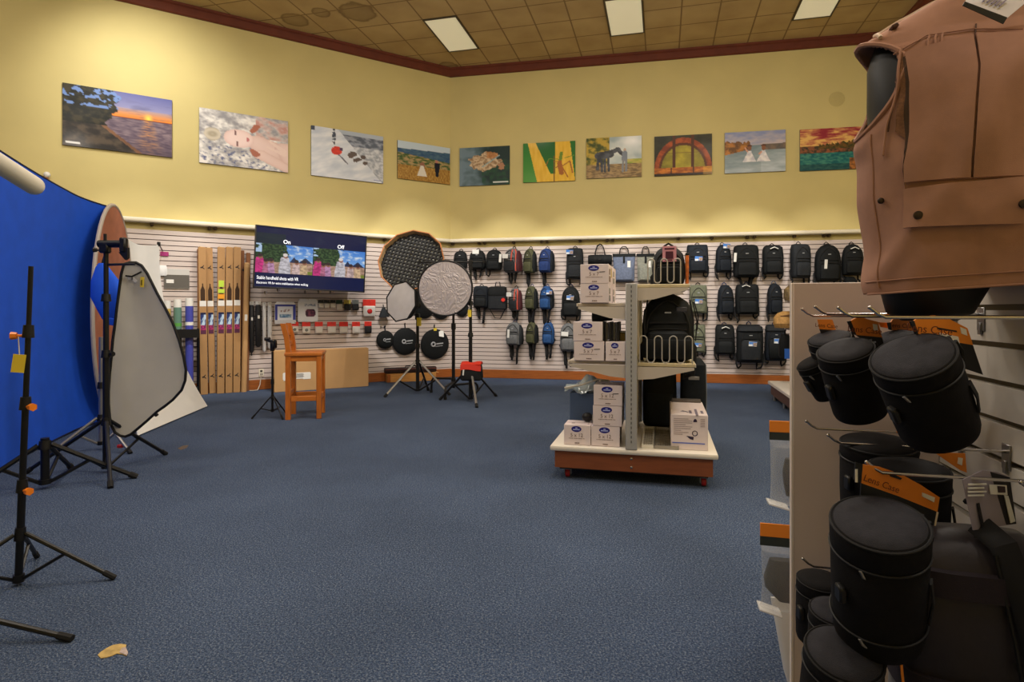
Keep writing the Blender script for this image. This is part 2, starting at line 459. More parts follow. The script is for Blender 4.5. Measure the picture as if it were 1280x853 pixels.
# ================================================================== camera
cam = bpy.data.cameras.new('camera'); cam.sensor_width = 36; cam.lens = 36*F/1280; cam.shift_y = -(426.5-HV)/1280
cam.clip_start = .02
co = bpy.data.objects.new('camera', cam); COL.objects.link(co); co.location = (0, 0, H); co.rotation_euler = (PI/2, 0, 0); SC.camera = co
# ================================================================== photo prints along the top of the walls
def nz(x, y, s=1.0, o=3): return noise.fractal(Vector((x*s, y*s, s*1.37)), .9, 2.0, o)
def mixc(a, b, t):
    t = max(0.0, min(1.0, t)); return tuple(a[i]+(b[i]-a[i])*t for i in range(3))
def ell(u, v, cx, cy, rx, ry, rot=0.0):
    dx, dy = u-cx, v-cy
    if rot: c, s = math.cos(rot), math.sin(rot); dx, dy = dx*c+dy*s, -dx*s+dy*c
    return (dx/rx)**2+(dy/ry)**2
def seg(u, v, ax, ay, bx, by, r0, r1=None):
    """signed: <1 inside a tapering stroke"""
    r1 = r0 if r1 is None else r1
    dx, dy = bx-ax, by-ay; L = dx*dx+dy*dy
    t = max(0, min(1, ((u-ax)*dx+(v-ay)*dy)/L)) if L else 0
    return math.hypot(u-ax-dx*t, (v-ay-dy*t))/(r0+(r1-r0)*t)
def p_sunset(u, v):
    hz = .43
    if v < hz:
        c = mixc((96, 100, 160), (150, 150, 190), v/.3) if v < .26 else mixc((170, 150, 160), (250, 140, 40), (v-.26)/.15)
        c = mixc(c, (90, 90, 130), max(0, nz(u, v*4, 5))*.6)
        d = math.hypot((u-.77)*1.7, v-.385); c = mixc(c, (255, 225, 90), 1-d/.09)
        if v > hz-.02: c = (110, 60, 50)
    else:
        k = nz(u*2, v*9, 5)
        c = mixc((88, 74, 92), (140, 122, 130), .5+k*.9)
        gl = max(0, 1-abs(u-.77)/(.05+.25*(v-hz)))
        c = mixc(c, (240, 150, 60), gl*max(0, .45+k*1.4)*(1.25-v))
        c = mixc(c, (50, 40, 60), max(0, v-.7)*1.2)
    e = .48-.25*max(0, v-.25)+.05*nz(u, v, 9)
    if u < e and v < .6:
        c = mixc((16, 20, 16), (58, 52, 34), .45+nz(u, v, 14)*1.4)
        if v < .32 and nz(u+3, v, 11) > .12: c = (110, 140, 200)
    sh = .25+.85*(v-.45)
    if v > .52 and u < sh and not (u < e and v < .6):
        c = mixc((36, 32, 30), (82, 70, 58), .45+nz(u, v, 10)*1.3)
        if abs(u-sh) < .05: c = mixc(c, (160, 105, 70), .6)
    if .03 < u < .15 and .925 < v < .955: c = (225, 225, 225)
    return c
def p_flowers(u, v):
    k = nz(u, v, 9, 5); k2 = nz(u+5, v, 22, 3)
    c = mixc((150, 148, 152), (236, 232, 228), .5+k*.8+k2*.4)
    c = mixc(c, (96, 104, 140), max(0, -k2-.18)*3*(v > .6))
    if u > .62 and v < .42: c = mixc(c, (190, 140, 130), max(0, .3+k))
    SK = (228, 200, 192)
    for s in (seg(u, v, .64, .5, .78, .62, .13, .2), seg(u, v, .68, .72, 1.0, .93, .09, .08), seg(u, v, .95, .55, 1.02, .75, .11, .1)):
        if s < 1: c = mixc(SK, (205, 168, 158), s**3*.6)
    if seg(u, v, .58, .3, .63, .2, .03, .04) < 1 or seg(u, v, .58, .66, .62, .72, .03, .05) < 1: c = (168, 100, 78)
    e = ell(u, v, .43, .47, .17, .17)
    if e < 1: c = mixc((238, 212, 206), (214, 178, 170), e**3*.7)
    for (x, y, a, b) in ((.39, .37, .014, .045), (.41, .57, .014, .045)):
        if ell(u, v, x, y, a, b) < 1: c = (120, 84, 84)
    if ell(u, v, .53, .47, .014, .045) < 1: c = (190, 110, 112)
    if ell(u, v, .14, .45, .09, .12) < 1: c = mixc((206, 196, 178), (170, 160, 140), math.sin(60*math.hypot(u-.14, v-.45))*.5+.5)
    if seg(u, v, .95, .6, .78, .44, .035, .015) < 1 or seg(u, v, .95, .66, .76, .56, .035, .014) < 1: c = (232, 206, 196)
    return c
def p_ski(u, v):
    c = mixc((196, 204, 218), (232, 234, 240), .5+nz(u, v*2+u, 5)*.7)
    b = .36+(v)*.62
    if u > b:
        c = mixc((150, 156, 168), (214, 216, 222), .5+nz(u, v, 16, 4)*1.2)
        if v < .3: c = mixc((72, 80, 96), (150, 156, 170), .45+nz(u*2, v*3, 7)*1.2)
        if v < .08: c = (176, 186, 200)
    for (x, y, r) in ((.56, .48, .055), (.63, .56, .05), (.70, .5, .035), (.74, .62, .03)):
        if ell(u, v, x, y, r, r*1.3, .6) < 1+nz(u, v, 20): c = (92, 78, 72)
    if abs(u-.3) < .03*(1-abs(v-.16)/.3) and v < .32 and nz(u, v, 30) > -.15: c = (70, 76, 92)
    if u < .05 and v < .09: c = (60, 70, 90)
    if ell(u, v, .34, .44, .075, .09, .2) < 1: c = mixc((224, 60, 34), (200, 50, 40), .5+nz(u, v, 20))
    if ell(u, v, .4, .40, .025, .035) < 1: c = (80, 60, 90)
    if seg(u, v, .37, .52, .49, .68, .012) < 1: c = (110, 110, 124)
    if .86 < u < .96 and .945 < v < .965: c = (130, 140, 190)
    return c
def p_field(u, v):
    if v < .2-.05*u: c = (196, 212, 226)
    elif v < .30+.12*u: c = mixc((52, 84, 120), (80, 110, 130), .5+nz(u*2, v*4, 6))
    elif v < .62:
        k = nz(u*2, v*4, 5, 4); c = mixc((176, 150, 104), (66, 92, 48), .4+k*1.6)
    else: c = mixc((190, 150, 78), (146, 104, 44), .5+nz(u*6, v*2, 8))
    if ell(u, v, .46, .57, .05, .08) < 1: c = (150, 104, 84)
    if abs(u-.455) < .03+.06*max(0, (v-.6)/.25) and .58 < v < .86: c = (224, 218, 206)
    if ell(u, v, .735, .43, .025, .04) < 1: c = (190, 120, 110)
    if abs(u-.745) < .048-.03*max(0, (v-.6)/.3) and .46 < v < .84: c = (24, 26, 40)
    return c
def p_leopard(u, v):
    c = mixc((112, 134, 148), (30, 52, 50), u*1.6-.1+nz(u, v, 4)*.5)
    if u > .45 and v > .35: c = mixc(c, (34, 76, 52), max(0, .5+nz(u, v, 10)))
    e = ell(u, v, .5, .38, .3, .24, -.25)
    if e < 1+.9*nz(u, v, 7):
        c = mixc((214, 190, 156), (150, 118, 86), .45+nz(u, v, 18)*1.3)
        if u > .55 and v < .3: c = mixc(c, (188, 116, 56), .6)
    if seg(u, v, .46, .52, .8, .24, .012) < 1: c = (150, 176, 180)
    if ell(u, v, .84, .52, .06, .09) < 1+nz(u, v, 16): c = (176, 128, 96)
    if .67 < u < .97 and .91 < v < .95: c = (226, 230, 226)
    return c
def p_insect(u, v):
    c = mixc((226, 176, 40), (240, 196, 70), .5+nz(u*6, v, 3)*.8)
    if u < .07+.18*v+.02: c = mixc((38, 120, 40), (80, 150, 50), v)
    if .22+.05*v+.32*v*v < u < .62 and u > .24+.36*v and v < .8: c = mixc((24, 96, 30), (40, 118, 40), v)
    if u > .90+.1*v: c = (40, 112, 40)
    if abs(u-(.60+.0*v)) < .012 and v > .35: c = (120, 84, 26)
    for (ax, ay, bx, by, r) in ((.74, .28, .7, .6, .03), (.7, .55, .74, .8, .045), (.72, .6, .62, .66, .012), (.76, .62, .9, .5, .012), (.9, .5, .95, .8, .012), (.76, .66, .86, .9, .012), (.7, .45, .5, .42, .008), (.8, .42, .98, .36, .008), (.72, .5, .6, .5, .012), (.5, .42, .44, .6, .008)):
        if seg(u, v, ax, ay, bx, by, r) < 1: c = (110, 140, 40) if v < .48 else (168, 100, 40)
    return c
def p_horse(u, v):
    c = mixc((216, 220, 214), (160, 176, 180), .4+nz(u, v, 3))
    c = mixc(c, (255, 255, 255), max(0, 1-math.hypot(u-.85, v-.12)/.35))
    if u < .42: c = mixc((190, 160, 60), (70, 80, 30), .45+nz(u, v, 9)*1.5)
    if v > .55 and u > .7: c = mixc((140, 160, 50), (196, 180, 90), .5+nz(u*2, v*6, 4))
    if v > .66: c = mixc((176, 146, 96), (116, 94, 62), .5+nz(u*2, v*6, 5)*1.2)
    B = (52, 54, 60)
    for (ax, ay, bx, by, r0, r1) in ((.24, .45, .42, .42, .09, .09), (.4, .4, .58, .31, .06, .045), (.57, .3, .66, .45, .045, .03), (.22, .42, .21, .75, .03, .022), (.27, .5, .29, .84, .03, .02), (.34, .5, .34, .85, .022, .018), (.4, .5, .41, .84, .026, .018), (.23, .38, .2, .78, .018, .03)):
        if seg(u, v, ax, ay, bx, by, r0, r1) < 1: c = mixc(B, (84, 88, 96), .4+nz(u, v, 12))
    if ell(u, v, .7, .33, .025, .04) < 1: c = (196, 170, 150)
    if seg(u, v, .7, .4, .69, .56, .045, .05) < 1: c = (120, 128, 140)
    if seg(u, v, .67, .58, .66, .86, .02) < 1 or seg(u, v, .72, .58, .72, .85, .02) < 1: c = (130, 132, 136)
    return c
def p_arch(u, v):
    d = math.hypot((u-.5)/.5, (v-.86)/.8)
    c = mixc((44, 44, 30), (62, 60, 42), .5+nz(u, v, 6))
    if d < 1: c = mixc((176, 84, 34), (130, 56, 24), .5+nz(u, v, 8)*1.4)
    if d < .84 and v < .86: c = (92, 50, 22)
    if d < .76 and v < .8:
        c = mixc((206, 186, 60), (120, 112, 34), .35+abs(u-.5)*1.2+nz(u, v, 6)*.4)
        if int(v*14) % 3 == 0 and (v*14) % 1 < .15: c = (130, 104, 40)
    if abs(u-.34) < .026 or abs(u-.665) < .026:
        if v < .8: c = (84, 44, 20)
    if v > .8: c = mixc((214, 130, 40), (150, 78, 26), .5+nz(u*2, v*4, 5))
    if v > .8 and (abs(u-.3) < .012 or abs(u-.68) < .012): c = (60, 30, 14)
    if v > .95: c = (50, 34, 20)
    if v > .8 and u > .85: c = mixc(c, (230, 180, 60), .5)
    return c
def p_girls(u, v):
    c = mixc((140, 150, 190), (206, 190, 190), v*2.6+nz(u*2, v*4, 3)*.5) if v < .34 else mixc((124, 142, 150), (196, 206, 214), (v-.3)*.9+nz(u, v*3, 4)*.3+.25*(u > .6))
    if u < .42 and .24+.1*nz(u, .5, 8) < v < .56-.3*u: c = mixc((190, 126, 60), (110, 76, 44), .5+nz(u, v, 12)*1.3)
    if u > .62 and .36-.05*u < v < .46: c = mixc((130, 110, 96), (96, 92, 90), .5+nz(u, v, 12))
    for x in (.41, .64):
        if ell(u, v, x, .40, .035, .07) < 1: c = (140, 92, 66)
        if ell(u, v, x, .37, .045, .05) < 1 and v < .36: c = (96, 62, 46)
        if abs(u-x) < .035+.07*max(0, (v-.52)/.2) and .48 < v < .74: c = mixc((244, 240, 242), (206, 204, 214), .4+nz(u, v, 14))
        if seg(u, v, x-.03, .5, x-.07, .4 if x < .5 else .56, .014) < 1: c = (214, 160, 136)
    return c
def p_lake(u, v):
    if v < .42:
        k = nz(u*1.4+v, v*5, 4, 4); c = mixc((236, 190, 110), (150, 44, 60), .75-v*1.6+k*.9)
    elif v < .58: c = mixc((150, 90, 60), (60, 56, 44), .5+nz(u*2, v*2, 12)*1.2)
    else: c = mixc((20, 96, 104), (70, 140, 124), .45+nz(u*2, v*4, 6)*1.2)
    tr = .40-.12*max(0, u-.3)*1.2+.07*nz(u, .2, 24)
    if u > .3 and tr < v < .5: c = mixc((60, 62, 34), (120, 84, 40), .5+nz(u, v, 18))
    if v > .72 and u > .8: c = mixc((190, 120, 60), (90, 60, 40), .5+nz(u, v, 16))
    if v > .85 and u < .8: c = mixc(c, (20, 50, 60), .5)
    return c
M_print = paint_mat('glossy photo print', rough=.42, coat=.08)
M_pedge = mat('print board edge', (70, 66, 62), .5)
PICS = [
    (WL, 78, 215, 103, 197, p_sunset, 'large photo print of an orange sunset over water, leftmost on the yellow wall'),
    (WL, 249, 360, 134, 216, p_flowers, 'photo print of a person lying among pale flowers and netting'),
    (WL, 389, 479, 156.5, 229.5, p_ski, 'photo print of a skier in red on a snowy slope'),
    (WL, 497, 562.5, 175, 231, p_field, 'photo print of a bride and groom in a golden field, just left of the corner'),
    (WB, 574.5, 637, 182, 233, p_leopard, 'dark teal photo print of a tan animal shape, just right of the corner'),
    (WB, 654, 719, 176, 228.5, p_insect, 'photo print of an insect on yellow and green leaves'),
    (WB, 733, 802, 169.5, 223.5, p_horse, 'photo print of a dark horse beside a standing person'),
    (WB, 818, 890, 167, 220.5, p_arch, 'photo print of a glowing arched window in a brown frame'),
    (WB, 906, 982, 162, 217, p_girls, 'photo print of two children in white dresses in misty water'),
    (WB, 1000, 1078, 158, 214, p_lake, 'photo print of a red sunset over a green lake, partly behind the tan vest'),
]
for W, u0, u1, v0, v1, fn, lab in PICS:
    # v0/v1 span the print's outline; use the mid column for its real height
    um = (u0+u1)/2; ta, tb = W.t(u0, .03), W.t(u1, .03); tm = (ta+tb)/2
    zs = []
    q = W.p(tm, 0, .03)
    if W is WL:
        ya, yb = W.p(ta, 0, .03).y, W.p(tb, 0, .03).y
        zt = (H+(HV-v0)*ya/F); zb = (H+(HV-v1)*yb/F)
    else:
        ya, yb = W.p(ta, 0, .03).y, W.p(tb, 0, .03).y
        zt = (H+(HV-v0)*yb/F); zb = (H+(HV-v1)*ya/F)
    t = thing('photo_print', lab, 'photo print', (q.x, q.y, zb), W.rz, 'photo prints above the slat boards')
    w, h = tb-ta, zt-zb
    mb = MB(); mb.box((0, .014, h/2), (w, .028, h)); mb.build('backing_board', M_pedge, t, smooth=0)
    picture('print', w, h, 96, 64, fn, M_print, t, y=-.0015)

# ================================================================== television
def p_tv(u, v):
    N = (14, 24, 66)
    if v < .28:
        c = mixc(N, (34, 42, 70), max(0, nz(u*2, v*3, 5))*.9)
        if u < .25 and v > .1: c = mixc(c, (30, 50, 44), .6)
        return c
    if v > .76: return N
    x = (u-.0)/.5 if u < .5 else (u-.5)/.5
    y = (v-.28)/.48
    c = mixc((70, 130, 214), (140, 184, 236), y*1.4)
    c = mixc(c, (225, 232, 240), max(0, nz(x*2+u, y*3, 4))*1.2)
    tr = .50+.14*nz(x*1.0+u*3, y, 4)-.12*y
    if x < tr+.06 and y < .72: c = mixc((24, 48, 30), (66, 92, 54), .45+nz(u*3, v*3, 14)*1.5)
    if x < .1 and y < .3 and nz(u, v, 14) > 0: c = (180, 206, 236)
    for (cx, w) in ((.86, .13), (.66, .08)):
        if abs(x-cx) < w*(max(0, y-.40)/.2) and .40 < y < .62: c = (44, 52, 80)
        if abs(x-cx) < w*.95 and .6 < y < .9: c = (170, 130, 110)
    if y > .62: c = mixc((196, 160, 140), (150, 120, 96), .5+nz(u*2, v*2, 14))
    if y > .88 and x > .8: c = (120, 130, 50)
    for (cx, top, w, col) in ((.07, .36, .085, (224, 60, 140)), (.26, .5, .07, (204, 150, 190)), (.5, .30, .10, (218, 212, 218)), (.7, .5, .075, (226, 196, 190)), (.84, .5, .07, (224, 190, 150)), (.17, .52, .05, (200, 120, 150))):
        cx += .02 if u > .5 else 0
        if abs(x-cx) < w*(.55+.5*min(1, (y-top)/.5)) and y > top+.13: c = mixc(col, tuple(q*.72 for q in col), .4+nz(u*2, v*2, 20))
        if ell(x, y, cx+.01, top+.09, .038, .085) < 1: c = (150, 100, 80)
        if ell(x, y, cx+.005, top+.05, .042, .06) < 1: c = (230, 220, 214) if cx > .45 and cx < .6 else (60, 44, 44)
    if abs(u-.5) < .001: c = N
    return c
def make_tv():
    q0 = at(316, 283, 8.98); rz = math.radians(36.0)
    dx = Vector((math.cos(rz), math.sin(rz), 0))
    # width from the pixel of the right edge along that direction
    r = (455-CX)/F; w = (r*q0.y-q0.x)/(dx.x-r*dx.y)
    zt = H+(HV-283)*q0.y/F; zb = H+(HV-361.5)*q0.y/F; h = zt-zb
    c = q0+dx*(w/2)
    t = thing('television', 'large flat television showing a bright wedding party, tilted out from the left wall', 'television', (c.x, c.y, zb), 0, None, rot=(math.radians(3.0), math.radians(1.6), rz))
    mb = MB()
    for x in (-w/2+.008, w/2-.008): mb.box((x, .0, h/2), (.016, .05, h), bev=.003)
    for z, s in ((.011, .022), (h-.008, .016)): mb.box((0, .0, z), (w-.03, .05, s), bev=.003)
    mb.build('bezel', mat('tv bezel', (40, 40, 44), .35), t)
    mb = MB(); mb.box((0, .035, h/2), (w-.03, .05, h-.03), bev=.01); mb.box((0, .09, h/2), (w*.5, .07, h*.5), bev=.01)
    mb.build('back_cover', M_blackp, t)
    mb = MB(); mb.box((0, .2, h*.55), (.25, .2, .25)); mb.box((0, .31, h*.55), (.4, .02, .4)); mb.build('wall_mount', M_black, t)
    s = picture('screen', w-.034, h-.036, 230, 124, p_tv, paint_mat('lit screen', emit=.8, rough=.2), t, y=-.012, z0=.02)
    me = mat('lit white lettering', (235, 238, 245), .5, emit=.7)
    text('On', .085, me, t, (-w*.235, -.016, h*.765), name='caption_lettering', bold=.001)
    text('Off', .085, me, t, (w*.25, -.016, h*.765), name='caption_lettering', bold=.001)
    text('Stable handheld shots with VR', .075, me, t, (-w*.475, -.016, h*.165), name='caption_lettering', align='LEFT', bold=0, sx=w*.40/1.05)
    text('Electronic VR for extra stabilization when walking', .05, me, t, (-w*.475, -.016, h*.085), name='caption_lettering', align='LEFT', bold=0, sx=w*.5/1.15)
    return t, w, h
TV, TVW, TVH = make_tv()
# ================================================================== stock along the left wall
def WLt(name, label, cat, u, v, off, group=None, rz=0.0):
    q = WL.hit(u, v, off); return thing(name, label, cat, q, WL.rz+rz, group)
M_lab1 = mat('roll label blue', (70, 110, 170), .5); M_lab2 = mat('roll label pink', (196, 60, 110), .5); M_lab3 = mat('roll label navy', (36, 44, 90), .5)
M_hole = mat('cut cardboard hole', (64, 44, 28), .9)
def roll_label(u, v):
    c = mixc((40, 56, 110), (190, 214, 236), .5+nz(u*.6+v*.5, v*.7, 4)*1.8)
    if v > .72: c = mixc((200, 60, 110), (60, 40, 90), .5+nz(u, v, 8)*1.5)
    if v < .12: c = (30, 36, 70)
    return c
M_lab = paint_mat('printed roll label', rough=.5)
def roll_box(label, ub0, ub1, ut0, ut1, vb, vt, off, yel=False):
    """tall kraft carton; px at the foot and at the top (leaning sideways a little)"""
    a, b = WL.t(ub0, off), WL.t(ub1, off); w = b-a; tm = (a+b)/2
    q = WL.p(tm, 0, off); ta = (WL.t(ut0, off)+WL.t(ut1, off))/2; lean = ta-tm
    h = H+(HV-vt)*q.y/F
    t = thing('paper_roll_carton', label, 'carton', (q.x, q.y, 0), 0, 'tall cartons of background paper', rot=(0, math.atan2(lean, h), WL.rz))
    mb = MB(); mb.box((0, .0375, h/2), (w, .075, h), bev=.004); mb.build('carton', M_kraft, t)
    mb = MB(); z = h*.70                                     # bottle-shaped hand hole
    mb.prism([(-.3*w, z-.17), (.3*w, z-.17), (.3*w, z+.02), (.08*w, z+.08), (.08*w, z+.12), (-.08*w, z+.12), (-.08*w, z+.08), (-.3*w, z+.02)], -.002, .01)
    mb.build('hand_hole', M_hole, t)
    mb = MB(); mb.box((0, -.001, h*.617), (w*.86, .003, .085)); mb.build('address_label', M_paper, t)
    p = picture('roll_label', w*.74, .27, 14, 30, roll_label, M_lab, t, y=-.0035, z0=h*.437)
    mb = MB(); mb.box((0, -.001, h*.437-.03), (w*.74, .003, .06)); mb.build('label_foot', mat('roll label base', (90, 40, 70), .5), t)
    for zz in (h*.862, h*.12):                                # handling marks printed on the card
        mb = MB(); mb.box((-.1*w, -.0005, zz), (.34*w, .003, .018), rot=(0, -.4, 0)); mb.box((.06*w, -.0005, zz+.012), (.05, .003, .012), rot=(0, -1.0, 0)); mb.box((.16*w, -.0005, zz-.015), (.03, .003, .012), rot=(0, .7, 0)); mb.build('printed_mark', M_ink, t)
    mb = MB(); mb.box((-.05*w, .035, h+.004), (.5*w, .03, .012), rot=(0, .1, .3)); mb.build('tape_end', mat('clear tape', (206, 190, 160), .4), t)
    if yel:
        mb = MB(); mb.box((0, -.002, h*.75), (w*.7, .004, .1)); mb.box((0, -.002, h*.70), (w*.84, .004, .06)); mb.build('fluorescent_sticker', mat('lime sticker', (190, 220, 70), .5), t)
        mb = MB(); mb.box((0, -.003, h*.663), (w*.86, .004, .07)); mb.build('orange_sticker', mat('orange sticker', (236, 160, 40), .5), t)
    return t
roll_box('tall kraft roll carton, leftmost of the five with blue and pink labels', 250.8, 260.2, 247.8, 257.2, 494, 309, .2)
roll_box('tall kraft roll carton leaning left, second of five from the left', 261.6, 270.2, 257, 265.6, 491.5, 310, .115)
roll_box('tall kraft roll carton with lime and orange stickers, middle of the five', 271.2, 280.6, 272.2, 281.6, 493, 309, .2, True)
roll_box('tall kraft roll carton, fourth of five and just right of the stickered one', 281.6, 290.6, 282.6, 291.6, 492.5, 309, .2)
roll_box('tall kraft roll carton, rightmost of the five with blue and pink labels', 291.4, 300.4, 292.4, 301.4, 492.5, 309, .2)
def plain_carton(label, u0, u1, vt, off, lean, m):
    a, b = WL.t(u0, off), WL.t(u1, off); w = b-a; q = WL.p((a+b)/2, 0, off); h = H+(HV-vt)*q.y/F
    t = thing('paper_roll_carton', label, 'carton', (q.x, q.y, 0), 0, 'tall plain cartons behind', rot=(0, lean, WL.rz))
    mb = MB(); mb.box((0, .033, h/2), (w, .06, h), bev=.003); mb.build('carton', m, t)
    mb = MB(); mb.box((0, .033, h-.09), (w*1.01, .062, .14), bev=.003); mb.build('end_cap', mat('brown tape cap', (132, 84, 52), .7), t)
    mb = MB(); mb.box((w*.1, .001, h*.86), (.03, .003, .03), rot=(0, .6, 0)); mb.build('printed_mark', M_ink, t)
plain_carton('brown carton edge leaning left behind the leftmost tall roll carton', 247.5, 252, 311, .1, -.004, mat('aged kraft', (150, 104, 66), .8, var=.1))
plain_carton('brown taped carton right of the stickered roll carton, behind the row', 301.6, 305.5, 313, .1, .0, mat('dark kraft', (128, 84, 54), .8, var=.1))
plain_carton('dark brown carton standing behind the round cardboard tube', 306, 311, 316, .1, .012, mat('dark kraft', (128, 84, 54), .8))
q = WL.p(WL.t(304.6, .17), 0, .17); h = H+(HV-330)*q.y/F
t = thing('cardboard_tube', 'round kraft cardboard tube standing right of the tall roll cartons', 'tube', (q.x, q.y, 0), 0, rot=(0, .024, WL.rz))
mb = MB(); mb.cyl((0, 0, 0), (0, 0, h), .042, n=20); mb.build('tube', M_kraft2, t)
mb = MB(); mb.ball((0, 0, h), .0415, 8, (1, 1, .6)); mb.build('end_plug', M_kraft2, t)
mb = MB(); mb.box((0, -.042, h*.58), (.04, .004, .1)); mb.build('address_label', M_paper, t)

# small stock at the left edge of the boards
t = WLt('filter_sheet_pack', 'grey clear-topped pack hanging left of the tall roll cartons', 'pack', 221, 361, .05)
mb = MB(); mb.box((0, .004, .15), (.34, .012, .30), bev=.003); mb.build('pouch', mat('clear pouch', (206, 204, 200), .25, trans=.1), t)
mb = MB(); mb.box((0, -.004, .11), (.335, .006, .2)); mb.build('grey_sheet', mat('grey filter sheet', (92, 88, 82), .5), t)
mb = MB(); mb.box((-.09, -.009, .11), (.1, .003, .055)); mb.build('label', M_paper, t)
t = WLt('price_card', 'magenta price card on the boards left of the roll cartons', 'card', 205.5, 320, .045)
mb = MB(); mb.box((0, 0, .03), (.11, .004, .065), bev=.001); mb.build('card', mat('magenta card', (160, 40, 110), .5), t)
mb = MB(); mb.cyl((0, 0, .05), (0, .045, .05), .004); mb.build('clip', M_chrome, t)
t = WLt('hanging_white_bag', 'small white bag hanging beside the edge of the white backdrop', 'bag', 203, 345, .06)
mb = MB(); mb.loft([(0, .05, -.01, .012), (.02, .065, -.018, .015), (.12, .06, -.012, .01), (.16, .05, -.004, .004)], 16); mb.build('bag', mat('white poly bag', (226, 226, 226), .3), t)
mb = MB(); mb.cyl((0, 0, .15), (0, .06, .16), .004); mb.build('hook', M_chrome, t)
# gel rolls in a black floor rack
rk = thing('gel_roll_rack', 'black metal rack holding coloured rolls, behind the white backdrop edge', 'rack', WL.p(WL.t(225.3, .25), 0, .25), WL.rz)
mb = MB()
for x in (-.24, .0, .24):
    for y in (-.1, .1): mb.cyl((x, y, 0), (x, y, 1.02), .012, n=8)
for z in (.12, .9, 1.0):
    for y in (-.1, .1): mb.cyl((-.24, y, z), (.24, y, z), .01, n=8)
    for x in (-.24, .24): mb.cyl((x, -.1, z), (x, .1, z), .01, n=8)
mb.build('frame', M_black, rk)
mb = MB(); mb.box((0, 0, .1), (.48, .2, .02)); mb.build('shelf', M_black, rk)
mb = MB(); mb.box((.03, -.115, .95), (.42, .012, .13)); mb.build('front_band', M_black, rk)
qq = rk.location
for x, r, h, mm, lab in ((.12, .056, 1.37, (70, 76, 170), 'blue rolled gel with a white top in the black rack'), (-.035, .055, 1.35, (98, 136, 122), 'grey green rolled gel beside the blue one in the rack'), (-.17, .05, 1.33, (206, 176, 96), 'yellow rolled gel, leftmost in the black rack')):
    p = Vector((qq.x, qq.y, .113))+WL.d*x
    t = thing('gel_roll', lab, 'roll', p, WL.rz, 'rolled gels in the rack')
    mb = MB(); mb.cyl((0, 0, 0), (0, 0, h-.12), r, n=20); mb.build('roll', mat('gel %d' % mm[0], mm, .3, coat=.5), t)
    mb = MB(); mb.cyl((0, 0, h-.12), (0, 0, h), r*.98, n=20); mb.build('paper_end', M_paper, t)
    mb = MB(); mb.cyl((0, 0, h*.7), (0, 0, h*.7+.05), r*1.02, n=20); mb.build('band', mat('green band', (90, 160, 70), .5) if mm[0] == 98 else M_blackp if mm[0] == 206 else M_paper, t)

# ---------------------------------------------------------------- packets under the television
def hook(root, y=0.0, z=0.0, L=.1, r=.004):
    mb = MB(); mb.tube([(0, 0.02, z), (0, -L, z), (0, -L-.012, z+.014)], r, 6); mb.build('hook', M_chrome, root)
def rectL(u0, u1, v0, v1, off): return WL.rect(u0, u1, v0, v1, off)
def sleeve(label, u0, u1, v0, v1, col, tip):
    q, w, h = rectL(u0, u1, v0, v1, .1)
    t = thing('umbrella_sleeve', label, 'umbrella', q, WL.rz, 'folded umbrellas under the television')
    mb = MB(); mb.loft([(0, w*.2, -.02, .02), (h*.04, w*.42, -.04, .03), (h*.5, w*.48, -.045, .03), (h*.9, w*.44, -.04, .03), (h*.93, w*.3, -.02, .02)], 14, 2.2); mb.build('folded_cloth', mat(label[:14]+' cloth', col, .6 if col[0] < 100 else .25, var=.15, vs=14, stretch=(9, 9, .7)), t)
    mb = MB(); mb.box((0, 0, h*.965), (w*.8, .006, h*.07)); mb.build('header_card', mat('clear header', (214, 212, 208), .3), t)
    mb = MB(); mb.box((0, -.047, h*.66), (w*.3, .004, .05)); mb.build('label', M_paper, t)
    mb = MB(); mb.cyl((0, 0, -.05 if tip else 0), (0, 0, .02), .008, n=8); mb.build('tip', M_blackp, t)
    mb = MB(); mb.tube([(0, .066, h*.98), (0, -.05, h*.98)], .004, 6); mb.build('hook', M_chrome, t)
sleeve('black folded umbrella, left one of the two dark ones below the television', 311, 318, 377, 441, (28, 28, 32), True)
sleeve('black folded umbrella, right one of the two dark ones below the television', 318.5, 327, 377, 434, (32, 32, 36), False)
sleeve('white folded umbrella in clear sleeve right of the dark ones', 327.5, 333, 378, 440, (206, 206, 208), False)
sleeve('white folded umbrella in clear sleeve, right of the pair above the small stand', 334, 340, 378, 436, (212, 212, 214), False)
def packet_img(kind):
    def a(u, v):
        c = (60, 66, 150)
        if .12 < u < .86 and .1 < v: c = (218, 222, 230)
        if .2 < u < .8 and .55 < v < .75: c = mixc((70, 110, 150), (170, 190, 210), .5+nz(u, v, 9))
        if .25 < u < .75 and .25 < v < .42 and nz(u, v, 10) > .05: c = (150, 120, 120)
        if v > .85: c = (206, 206, 210)
        return c
    def b(u, v):
        c = (222, 222, 226)
        if .3 < u < .9 and .12 < v < .24 and nz(u*2, v*8, 9) > -.05: c = (110, 130, 160)
        if ell(u, v, .62, .6, .27, .27) < 1 and .38 < v < .8: c = mixc((130, 70, 90), (60, 40, 60), .5+nz(u, v, 8))
        return c
    return a if kind == 'a' else b
def flat_packet(label, u0, u1, v0, v1, fn, th=.03):
    q, w, h = rectL(u0, u1, v0, v1, .09)
    t = thing('backdrop_packet', label, 'packet', q, WL.rz, 'flat packets under the television')
    mb = MB(); mb.loft([(0, w*.48, -.006, .006), (h*.08, w*.5, -th/2, th/2), (h*.88, w*.49, -th/2, th/2), (h, w*.4, -.004, .004)], 20, 6); mb.build('pouch', mat('clear pack film', (226, 226, 230), .2, coat=.5), t)
    picture('printed_front', w*.95, h*.82, 40, 32, fn, M_lab, t, y=-th/2-.002, z0=h*.06)
    mb = MB(); mb.tube([(0, .055, h*.97), (0, -.04, h*.97)], .004, 6); mb.build('hook', M_chrome, t)
flat_packet('flat packet with blue border hanging above the stool back', 343, 370, 377.5, 405, packet_img('a'))
